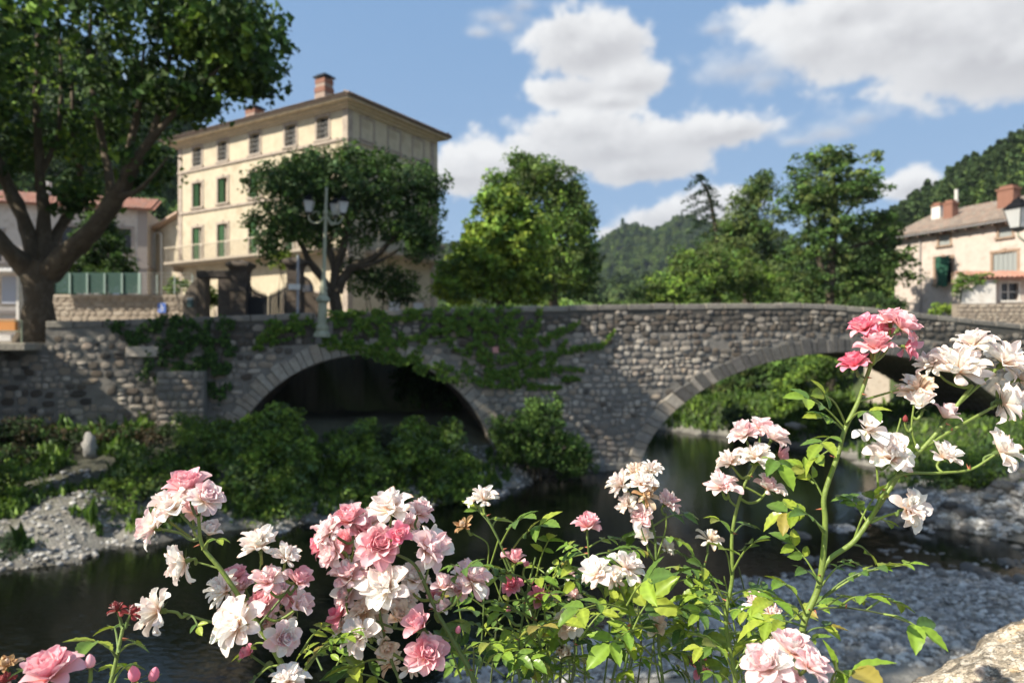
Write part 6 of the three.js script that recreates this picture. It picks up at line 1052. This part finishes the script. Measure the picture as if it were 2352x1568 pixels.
{ // middle-left cluster
  const R = new Rose('rose_bush', 'dense cluster of pink, blush and cream roses, left of centre', foot(1100, 0.62), 702), d = 0.62;
  R.stem([[1120, 1900, 0.64], [1090, 1568, d], [1040, 1470, d], [1000, 1400, d], [975, 1340, d], [950, 1295, d], [905, 1270, d]], 13, 6, 1);
  R.stem([[1040, 1470, d], [960, 1450, d], [900, 1440, d], [850, 1420, d]], 7, 5, 1, false); R.stem([[940, 1900, 0.63], [930, 1600, d], [900, 1520, d], [870, 1400, d], [862, 1300, d], [872, 1240, d]], 8, 5, 1); R.stem([[900, 1500, d], [800, 1410, d], [800, 1340, d], [815, 1240, d]], 5, 4, 0, false); R.stem([[975, 1340, d], [985, 1290, d], [968, 1220, d]], 5, 4, 1, false); R.stem([[1000, 1410, d], [1040, 1390, d], [1068, 1350, d]], 5, 4, 0, false);
  const F = (u, v, s, dd, c, dir, st) => R.flower(u, v, s, d + dd, c, dir, st);
  F(803, 1194, 96, 0.01, 'M', [-0.1, 1, 0.5], 'full'); F(757, 1220, 92, 0, 'P', [-0.6, 0.7, 0.5], 'mixed'); F(738, 1252, 74, 0.01, 'K', [-0.9, 0.3, 0.4], 'full'); F(767, 1268, 92, -0.005, 'P', [-0.4, 0.1, 0.7], 'full'); F(828, 1215, 70, 0.012, 'M', [0.3, 0.6, 0.6], 'full');
  F(896, 1168, 124, 0, 'W', [-0.05, 1, 0.4], 'mixed'); F(964, 1178, 84, 0.015, 'P', [0.5, 0.9, 0.3], 'full'); F(872, 1250, 118, -0.005, 'M', [0.15, 0.4, 0.9], 'full'); F(912, 1232, 78, -0.02, 'K', [0.3, 0.4, 0.9], 'cup'); F(848, 1262, 90, 0, 'P', [-0.4, 0.2, 0.8], 'full'); F(982, 1262, 122, -0.01, 'P', [0.5, 0.35, 0.5], 'mixed');
  F(802, 1326, 112, -0.005, 'P', [-0.15, 0.9, 0.5], 'mixed'); F(800, 1362, 88, 0.01, 'P', [-0.2, 0.2, 0.6], 'full'); F(848, 1346, 54, 0.02, 'K', [0.3, 0.5, 0.7], 'full'); F(890, 1350, 124, -0.015, 'W', [-0.25, 0.5, 0.85], 'mixed'); F(950, 1332, 94, 0.01, 'W', [0.2, 0.8, 0.4], 'mixed'); F(1020, 1350, 78, 0, 'P', [0, 1, 0.3], 'cup'); F(1082, 1332, 106, 0, 'P', [0.45, 0.7, 0.5], 'mixed');
  F(782, 1412, 80, 0.01, 'K', [-0.5, 0.4, 0.6], 'open'); F(838, 1405, 92, 0, 'C', [-0.3, 0.6, 0.6], 'mixed'); F(912, 1416, 84, -0.005, 'C', [0.3, 0.5, 0.7], 'cup'); F(826, 1460, 104, -0.02, 'W', [-0.35, 0.4, 0.8], 'mixed'); F(884, 1476, 82, 0, 'C', [0.2, -0.1, 0.8], 'cup'); F(967, 1438, 98, -0.02, 'M', [-0.3, 0.5, 0.6], 'cup'); F(980, 1502, 108, -0.02, 'M', [0.2, 0.5, 0.9], 'full'); F(1006, 1398, 76, 0.005, 'P', [0.4, 0.6, 0.5], 'cup'); F(896, 1522, 70, 0.02, 'C', [-0.3, 0.7, 0.4], 'ragged'); F(946, 1532, 72, 0, 'C', [0.2, 0.2, 0.8], 'wilt'); F(1002, 1372, 50, 0.03, 'M', [0.1, 0.6, 0.6], 'full');
  F(850, 1200, 76, 0.03, 'P', [0, 0.9, 0.3], 'full'); F(935, 1208, 78, 0.03, 'P', [0.3, 0.8, 0.4], 'mixed'); F(842, 1298, 80, 0.03, 'P', [0, 0.5, 0.6], 'mixed'); F(862, 1400, 84, 0.025, 'C', [0, 0.5, 0.6], 'mixed'); F(798, 1246, 78, 0.03, 'M', [-0.3, 0.4, 0.6], 'full'); F(930, 1372, 84, 0.03, 'W', [0.3, 0.5, 0.6], 'mixed'); F(1050, 1352, 78, 0.025, 'P', [0.2, 0.6, 0.5], 'full'); F(860, 1440, 80, 0.02, 'W', [0, 0.5, 0.7], 'mixed'); F(790, 1438, 70, 0.03, 'C', [-0.3, 0.5, 0.6], 'mixed');
  R.bud(1051, 1452, 20, d, 'K', [0.2, 1, 0.2]); R.leaf(930, 1600, 820, 1545, d, 5, 72, 'd'); R.leaf(900, 1520, 800, 1540, d + 0.02, 3, 64, 'd'); R.leaf(1000, 1390, 1080, 1300, d + 0.02, 5, 40, 'd'); R.leaf(1060, 1500, 1130, 1480, d, 5, 44, 'm'); R.leaf(740, 1540, 705, 1490, d + 0.03, 5, 40, 'y'); R.leaf(760, 1560, 790, 1500, d + 0.03, 5, 36, 'm');
  for (let k = 0; k < 8; k++) R.leaf(1060 + 14 * k, 1560 - 8 * k, 1020 + 34 * k, 1470 + 8 * k, d + 0.04, 5, 40, k % 2 ? 'd' : 'm');
}
{ // thin stems, right of the cluster
  const R = new Rose('rose_bush', 'thin stems with one white bloom on top and small pink roses below, in the middle', foot(1260, 0.72), 703), d = 0.70;
  const a = [[1265, 1900, 0.72], [1255, 1600, d], [1240, 1480, d], [1220, 1400, d], [1180, 1320, d], [1145, 1240, d], [1115, 1180, d]], b = [[1210, 1900, 0.72], [1196, 1600, d], [1190, 1500, d], [1200, 1420, d], [1215, 1340, d], [1230, 1280, d]];
  R.stem(a, 8, 4, 1); R.stem(b, 6, 4, 1); R.stem([[1290, 1900, 0.74], [1285, 1600, 0.72], [1290, 1480, 0.72], [1275, 1380, 0.72], [1262, 1330, 0.72]], 7, 4, 2); R.stem([[1145, 1240, d], [1120, 1310, d + 0.01], [1120, 1250, d + 0.01], [1085, 1225, d]], 4, 3, 0, false);
  const F = (u, v, s, dd, c, dir, st) => R.flower(u, v, s, d + dd, c, dir, st);
  F(1112, 1146, 72, 0, 'W', [0.1, 1, 0.15], 'ragged'); F(1085, 1152, 44, 0.01, 'W', [-0.7, 0.8, 0.3], 'open'); F(1067, 1208, 58, 0, 'B', [-0.3, 0.5, 0.7], 'wilt', ); F(1183, 1289, 72, 0, 'M', [0.1, 1, 0.3], 'cup'); F(1178, 1344, 58, 0, 'K', [-0.2, 0.5, 0.7], 'full'); F(1238, 1372, 62, 0, 'K', [0.2, 0.6, 0.6], 'open'); F(1206, 1300, 30, 0.01, 'K', [0.4, 1, 0.2], 'cup'); F(1303, 1322, 44, 0.02, 'P', [0, 1, 0.2], 'open'); F(1280, 1372, 52, 0.02, 'C', [-0.5, 0.3, 0.5], 'cup'); F(1318, 1370, 46, 0.02, 'P', [0.2, 0.8, 0.3], 'ragged');
  R.bud(1168, 1404, 18, d, 'K', UP); R.bud(1156, 1280, 16, d, 'M', [-0.3, 1, 0]); R.bud(1220, 1340, 16, d, 'K', [0.2, 1, 0]);
  R.leaf(1145, 1240, 1095, 1170, d, 3, 40, 'y'); R.leaf(1150, 1250, 1200, 1190, d, 7, 50, 'd'); R.leaf(1165, 1280, 1245, 1205, d + 0.01, 5, 56, 'd'); R.leaf(1130, 1210, 1140, 1195, d, 3, 44, 'y'); R.leaf(1120, 1310, 1040, 1300, d + 0.01, 5, 40, 'd'); R.leaf(1120, 1320, 1060, 1345, d, 5, 36, 'y'); R.leaf(1240, 1400, 1300, 1290, d, 7, 44, 'd'); R.leaf(1230, 1330, 1260, 1240, d, 5, 40, 'm'); R.leaf(1275, 1390, 1330, 1330, d + 0.02, 5, 44, 'd'); R.leaf(1290, 1480, 1240, 1440, d - 0.03, 3, 62, 'o');
  R.scatter(a, 9, { from: 0.2, to: 0.7 }); R.scatter(b, 9, { from: 0.15, to: 0.85, size: 40 });
}
{ // centre: pale wilting cluster, single pink bloom and much foliage
  const R = new Rose('rose_bush', 'leafy middle bush with a spray of faded white roses and one pink bloom apart', foot(1500, 0.74), 704), d = 0.72;
  const a = [[1520, 1900, 0.74], [1525, 1600, d], [1515, 1500, d], [1510, 1400, d], [1508, 1300, d], [1504, 1230, d], [1488, 1165, d]], b = [[1395, 1900, 0.74], [1400, 1600, d], [1420, 1480, d], [1385, 1360, d], [1355, 1290, d], [1350, 1240, d]];
  R.stem(a, 8, 5, 1); R.stem(b, 6, 4, 1); R.stem([[1508, 1300, d], [1478, 1230, d], [1462, 1170, d]], 4, 3, 1, false); R.stem([[1506, 1290, d], [1530, 1210, d], [1530, 1180, d]], 4, 3, 0, false);
  R.stem([[1610, 1900, 0.75], [1612, 1560, 0.73], [1604, 1430, 0.73], [1612, 1330, 0.73], [1626, 1270, 0.73]], 7, 4, 1); R.stem([[1430, 1560, 0.70], [1450, 1440, 0.68], [1440, 1390, 0.67], [1420, 1340, 0.66]], 6, 4, 1); R.stem([[1300, 1900, 0.7], [1310, 1600, 0.69], [1320, 1500, 0.69], [1318, 1440, 0.69]], 6, 4, 2);
  const F = (u, v, s, dd, c, dir, st) => R.flower(u, v, s, d + dd, c, dir, st);
  F(1350, 1207, 78, 0, 'M', [0.05, 1, 0.35], 'full'); F(1494, 1082, 66, 0, 'W', [0.3, 1, 0.2], 'ragged'); F(1461, 1088, 66, 0.005, 'C', [-0.1, 1, 0.3], 'ragged'); F(1426, 1114, 74, 0, 'W', [-0.7, 0.6, 0.4], 'ragged'); F(1478, 1108, 70, -0.01, 'W', [0.1, 0.6, 0.8], 'mixed'); F(1483, 1136, 78, -0.015, 'B', [0.1, 0.3, 0.9], 'wilt'); F(1442, 1160, 62, 0, 'W', [-0.4, 0.5, 0.6], 'ragged'); F(1530, 1156, 72, 0, 'P', [0.5, 0.6, 0.5], 'ragged'); F(1472, 1186, 68, 0, 'P', [-0.1, 0.3, 0.6], 'mixed'); F(1482, 1236, 64, 0.01, 'W', [-0.2, 0.6, 0.3], 'open'); F(1530, 1258, 50, 0.01, 'W', [0.5, 0.5, 0.3], 'ragged');
  F(1632, 1238, 76, 0.01, 'C', [0.2, 0.8, 0.5], 'wilt'); R.flower(1372, 1318, 92, 0.655, 'W', [-0.4, 0.8, 0.4], 'mixed'); R.flower(1440, 1304, 96, 0.66, 'W', [0.4, 0.8, 0.4], 'mixed'); R.flower(1412, 1330, 56, 0.645, 'C', [0, 0.2, 0.9], 'wilt'); R.flower(1306, 1430, 82, 0.69, 'C', [-0.1, 0.3, 0.9], 'full'); F(1505, 1436, 72, -0.02, 'C', [0.1, 0.5, 0.8], 'open'); F(1303, 1502, 62, 0, 'C', [-0.4, 0.6, 0.4], 'cup'); F(1606, 1532, 78, 0.03, 'K', [0.2, 0.7, 0.4], 'open');
  R.scatter(a, 20, { from: 0.12, to: 0.92, size: 42 }); R.scatter(b, 18, { from: 0.12, to: 0.95, size: 42 });
  R.leaf(1440, 1390, 1490, 1330, 0.64, 3, 84, 'm', { up: [-0.3, 0.8, 0.6] }); R.leaf(1452, 1450, 1500, 1370, 0.65, 5, 78, 'm', { up: [0.3, 0.8, 0.6] }); R.leaf(1440, 1400, 1330, 1400, 0.65, 5, 66, 'd'); R.leaf(1330, 1470, 1420, 1380, 0.66, 5, 60, 'y'); R.leaf(1500, 1440, 1400, 1480, 0.66, 5, 66, 'm');
  const r = rng(777); for (let k = 0; k < 74; k++) { const u = 1060 + 760 * r(), v = 1400 + 190 * Math.pow(r(), 0.8) - (u > 1280 && u < 1700 ? 90 * r() : 0), s = r() < 0.5 ? 1 : -1, L = 50 + 60 * r(); R.leaf(u, v, u + s * L, v - L * (0.1 + 0.6 * r()), 0.68 + 0.14 * r(), r() < 0.6 ? 5 : 7, 32 + 24 * r(), r() < 0.4 ? 'd' : r() < 0.6 ? 'm' : 'y'); }
  for (let k = 0; k < 24; k++) { const u = 1080 + 680 * r(); R.stem([[u + 20 * (r() - 0.5), 1900, 0.78], [u, 1640, 0.77], [u + 60 * (r() - 0.5), 1480, 0.76], [u + 120 * (r() - 0.5), 1360 - 60 * r(), 0.76]], 5, 3, Math.floor(r() * 3), false); }
}
{ // slim cane with blush head
  const R = new Rose('rose_bush', 'slim upright cane topped by a blush-pink head over white roses, right of the middle', foot(1690, 0.64), 705), d = 0.64;
  const a = [[1700, 1900, 0.66], [1690, 1568, d], [1668, 1420, d], [1682, 1330, d], [1682, 1230, d], [1695, 1160, d], [1716, 1100, d], [1738, 1060, d]];
  R.stem(a, 10, 6, 0); R.stem([[1712, 1118, d], [1735, 1130, d], [1752, 1140, d]], 5, 4, 0, false); R.stem([[1694, 1165, d], [1678, 1150, d], [1672, 1132, d]], 5, 4, 0, false);
  const F = (u, v, s, dd, c, dir, st) => R.flower(u, v, s, d + dd, c, dir, st);
  F(1710, 998, 82, 0, 'P', [-0.4, 0.9, 0.4], 'full'); F(1748, 984, 76, 0.02, 'P', [0, 1, 0.3], 'full'); F(1776, 1006, 84, 0, 'P', [0.4, 0.8, 0.4], 'full'); F(1736, 1050, 86, -0.01, 'W', [0, 0.9, 0.5], 'mixed'); F(1678, 1062, 74, 0, 'W', [-0.5, 0.9, 0.3], 'ragged'); F(1660, 1118, 90, -0.005, 'P', [-0.1, 1, 0.35], 'mixed'); F(1766, 1122, 80, 0, 'P', [0.35, 0.8, 0.4], 'mixed'); F(1790, 1044, 62, 0.015, 'M', [0.6, 0.1, 0.5], 'open');
  R.leaf(1720, 1100, 1790, 1066, d, 3, 56, 'm', { arc: 0.3 }); R.leaf(1682, 1225, 1650, 1195, d, 3, 44, 'd'); R.leaf(1682, 1230, 1725, 1205, d, 5, 36, 'd'); R.leaf(1684, 1310, 1735, 1245, d, 5, 46, 'd'); R.leaf(1680, 1320, 1665, 1260, d, 3, 44, 'y'); R.leaf(1668, 1420, 1600, 1370, d, 5, 50, 'm'); R.leaf(1672, 1400, 1610, 1300, d + 0.02, 5, 46, 'd'); R.leaf(1690, 1560, 1640, 1480, d - 0.02, 5, 62, 'm'); R.leaf(1690, 1540, 1750, 1440, d - 0.02, 5, 60, 'y');
  F(1736, 1384, 70, 0.05, 'P', [-0.2, 0.9, 0.2], 'open'); F(1766, 1462, 60, 0.05, 'C', [0.2, 0.4, 0.5], 'cup'); F(1770, 1410, 58, 0.04, 'P', [0.3, 0.4, 0.5], 'ragged');
  R.scatter(a, 8, { from: 0.12, to: 0.4, size: 46 });
}
{ // the tall right-hand cane
  const R = new Rose('rose_bush', 'tallest cane, forking into a bright pink head and a wide spray of white roses', foot(1850, 0.60), 706), d = 0.60;
  const a = [[1800, 1900, 0.61], [1845, 1440, d], [1880, 1350, d], [1893, 1260, d], [1896, 1190, d], [1893, 1145, d], [1925, 1045, d], [1942, 985, d], [1972, 922, d], [1990, 870, d], [2003, 832, d]];
  const b = [[1880, 1345, d], [1900, 1290, d], [1960, 1245, d], [2000, 1190, d], [2040, 1130, d], [2080, 1070, d], [2120, 1030, d], [2160, 985, d], [2200, 930, d], [2235, 885, d]];
  R.stem(a, 15, 8, 0); R.stem(b, 12, 8, 0); R.stem([[2000, 1190, d], [2060, 1095, d - 0.01], [2160, 1086, d - 0.01], [2230, 1078, d - 0.01], [2285, 1045, d - 0.01]], 8, 5, 0); R.stem([[2130, 1022, d], [2210, 975, d], [2290, 930, d]], 9, 6, 0); R.stem([[1972, 922, d], [2030, 905, d + 0.005], [2065, 895, d + 0.005]], 6, 4, 0, false); R.stem([[1990, 870, d], [1975, 860, d], [1968, 846, d]], 5, 3, 2, false); R.stem([[2020, 1165, d], [2016, 1090, d], [2010, 1040, d]], 6, 4, 0, false); R.stem([[2110, 1040, d], [2095, 985, d], [2100, 930, d]], 5, 4, 0, false); R.stem([[2200, 930, d], [2255, 880, d], [2300, 840, d]], 7, 5, 0, false); R.stem([[2060, 1100, d], [2056, 1020, d], [2070, 960, d]], 5, 4, 0, false); R.stem([[2000, 1200, d], [2035, 1185, d], [2060, 1178, d]], 7, 5, 0, false);
  const F = (u, v, s, dd, c, dir, st) => R.flower(u, v, s, d + dd, c, dir, st);
  F(2046, 738, 88, 0.01, 'M', [-0.1, 1, 0.25], 'full'); F(1987, 754, 88, 0, 'K', [-0.5, 0.9, 0.35], 'full'); F(2072, 752, 100, -0.005, 'M', [0.6, 0.6, 0.5], 'full'); F(2012, 798, 104, -0.01, 'M', [-0.1, 0.95, 0.4], 'full'); F(2082, 796, 76, 0.012, 'K', [0.8, -0.1, 0.4], 'open'); F(1964, 838, 86, 0, 'K', [-0.3, 1, 0.25], 'full'); F(2030, 765, 70, 0.02, 'K', [0, 0.8, 0.4], 'full');
  F(2236, 792, 100, 0.005, 'W', [-0.1, 1, 0.3], 'mixed'); F(2310, 830, 130, 0, 'W', [0.4, 0.6, 0.6], 'mixed'); F(2142, 838, 84, 0.01, 'W', [-0.6, 0.8, 0.3], 'ragged'); F(2204, 850, 136, -0.005, 'W', [0, 0.7, 0.7], 'ragged'); F(2108, 896, 100, 0.005, 'C', [-0.3, 0.9, 0.3], 'ragged'); F(2118, 932, 86, -0.005, 'W', [-0.3, 0.8, 0.5], 'cup'); F(2170, 956, 80, 0, 'P', [0.4, 0.8, 0.4], 'cup'); F(1996, 984, 96, -0.01, 'W', [-0.2, 0.6, 0.8], 'torn'); F(2306, 922, 116, 0, 'W', [0.85, 0.1, 0.4], 'mixed'); F(2046, 1050, 122, -0.012, 'W', [-0.1, 0.6, 0.7], 'mixed'); F(2168, 1048, 86, 0, 'W', [0.4, 0.7, 0.6], 'mixed'); F(2300, 1036, 110, -0.005, 'W', [0.7, 0.4, 0.6], 'mixed'); F(2088, 1170, 106, -0.01, 'W', [0.3, 0.2, 0.95], 'mixed'); F(2345, 870, 90, 0.01, 'W', [0.8, 0.3, 0.3], 'mixed');
  R.bud(2080, 968, 18, d, 'R', [0, 1, 0.1]); R.bud(2108, 1030, 14, d, 'W', [-0.2, 1, 0.2]);
  const Lf = (...q) => R.leaf(...q);
  Lf(1942, 985, 1850, 915, d, 5, 56, 'm', { up: [0.1, 1, 0.45] }); Lf(1945, 978, 1890, 905, d, 3, 46, 'y', { up: [0.6, 0.6, 0.6] }); Lf(1940, 990, 1890, 958, d, 7, 46, 'm'); Lf(1938, 1010, 1885, 1020, d, 5, 56, 'y'); Lf(1930, 1030, 1880, 1050, d, 3, 52, 'y'); Lf(1945, 975, 2000, 945, d, 3, 46, 'd');
  Lf(1893, 1145, 1845, 1075, d, 5, 44, 'm'); Lf(1870, 1110, 1790, 1068, d, 5, 60, 'm', { up: [0.1, 1, 0.5] }); Lf(1893, 1215, 1800, 1180, d - 0.01, 7, 66, 'y', { up: [0, 1, 0.5], arc: 0.22 }); Lf(1896, 1230, 1850, 1180, d, 3, 44, 'd'); Lf(1884, 1340, 1820, 1250, d, 5, 50, 'y'); Lf(1885, 1345, 1850, 1310, d, 3, 40, 'd'); Lf(1990, 1195, 1950, 1145, d + 0.01, 7, 46, 'd'); Lf(1960, 1245, 2010, 1140, d + 0.01, 5, 44, 'd'); Lf(1985, 1210, 2040, 1200, d, 3, 34, 'm'); Lf(1960, 1250, 2000, 1275, d, 3, 34, 'y'); Lf(1880, 1355, 1960, 1290, d + 0.01, 7, 36, 'd'); Lf(1870, 1390, 2030, 1300, d + 0.01, 7, 50, 'd'); Lf(1880, 1380, 2090, 1295, d + 0.01, 7, 44, 'm');
  R.stem([[1862, 1400, d], [1930, 1395, d], [2030, 1410, d], [2090, 1430, d]], 5, 3, 2); Lf(2030, 1410, 2110, 1440, d, 3, 78, 'm'); Lf(1990, 1402, 2060, 1385, d, 3, 50, 'm'); Lf(1930, 1392, 1990, 1370, d, 3, 56, 'm'); Lf(1900, 1390, 1960, 1372, d, 5, 44, 'y');
  Lf(1850, 1430, 1770, 1380, d - 0.01, 5, 66, 'm'); Lf(1850, 1440, 1760, 1430, d - 0.01, 5, 70, 'y'); Lf(1840, 1460, 1900, 1440, d, 3, 48, 'y'); Lf(1840, 1460, 1720, 1480, d - 0.02, 7, 64, 'y'); Lf(1855, 1420, 1800, 1340, d, 3, 56, 'm');
}
{ // near head at the bottom right
  const R = new Rose('rose_bush', 'nearest soft-focus pale pink head low on the right, with toothed leaves beside it', foot(1800, 0.46), 707), d = 0.45;
  R.stem([[1790, 1960, 0.46], [1795, 1700, d], [1806, 1590, d]], 14, 10, 0); R.stem([[1795, 1700, d], [1900, 1590, d + 0.02], [1925, 1555, d + 0.02]], 7, 5, 0, false);
  const F = (u, v, s, dd, c, dir, st) => R.flower(u, v, s, d + dd, c, dir, st);
  F(1765, 1530, 128, 0, 'P', [-0.4, 0.7, 0.6], 'full'); F(1820, 1494, 126, 0.02, 'P', [0, 1, 0.4], 'full'); F(1860, 1530, 106, -0.005, 'P', [0.5, 0.7, 0.5], 'full'); F(1800, 1568, 110, 0, 'P', [0, 0.3, 0.9], 'full');
  R.leaf(1905, 1590, 1922, 1540, 0.50, 3, 74, 'm', { up: [0.7, 0.6, 0.5] }); R.leaf(1925, 1560, 1960, 1540, 0.50, 3, 96, 'm', { up: [-0.2, 1, 0.5] });
}
{ // near heads at the bottom left
  const R = new Rose('rose_bush', 'soft-focus pink rose low on the left with pink buds and a withered red head', foot(180, 0.46), 708), d = 0.45;
  R.stem([[120, 1960, 0.46], [118, 1700, d], [118, 1600, d]], 12, 9, 0); R.stem([[230, 1960, 0.52], [240, 1640, 0.52], [265, 1520, 0.53], [282, 1440, 0.54]], 11, 8, 0); R.stem([[200, 1800, 0.46], [205, 1640, 0.46], [205, 1560, 0.46]], 7, 6, 2, false); R.stem([[310, 1900, 0.5], [312, 1680, 0.5], [314, 1600, 0.5]], 7, 5, 0, false); R.stem([[10, 1900, 0.46], [12, 1640, 0.46]], 8, 6, 0, false);
  const F = (u, v, s, dd, c, dir, st) => R.flower(u, v, s, d + dd, c, dir, st);
  F(112, 1550, 152, 0, 'M', [-0.1, 1, 0.5], 'full'); F(268, 1400, 58, 0.09, 'R', [-0.2, 1, 0.3], 'wilt'); F(300, 1408, 58, 0.09, 'R', [0.4, 0.8, 0.3], 'wilt'); F(14, 1530, 70, 0.02, 'B', [0, 1, 0.2], 'wilt'); F(10, 1566, 60, 0.01, 'R', [0, 0.8, 0.5], 'wilt');
  R.bud(207, 1530, 34, 0.46, 'M', [0, 1, 0.1]); R.bud(310, 1560, 40, 0.5, 'K', [-0.1, 1, 0.2]); R.bud(350, 1560, 36, 0.5, 'K', [0.3, 1, 0.1]);
  R.leaf(268, 1510, 215, 1475, 0.53, 3, 62, 'y'); R.leaf(272, 1500, 262, 1440, 0.53, 3, 52, 'y'); R.leaf(270, 1500, 310, 1478, 0.53, 3, 46, 'm'); R.leaf(255, 1560, 262, 1530, 0.53, 5, 46, 'm'); R.leaf(250, 1600, 290, 1530, 0.52, 3, 62, 'y'); R.leaf(100, 1640, 60, 1535, 0.48, 3, 56, 'd');
}
renderer.render(scene, camera);
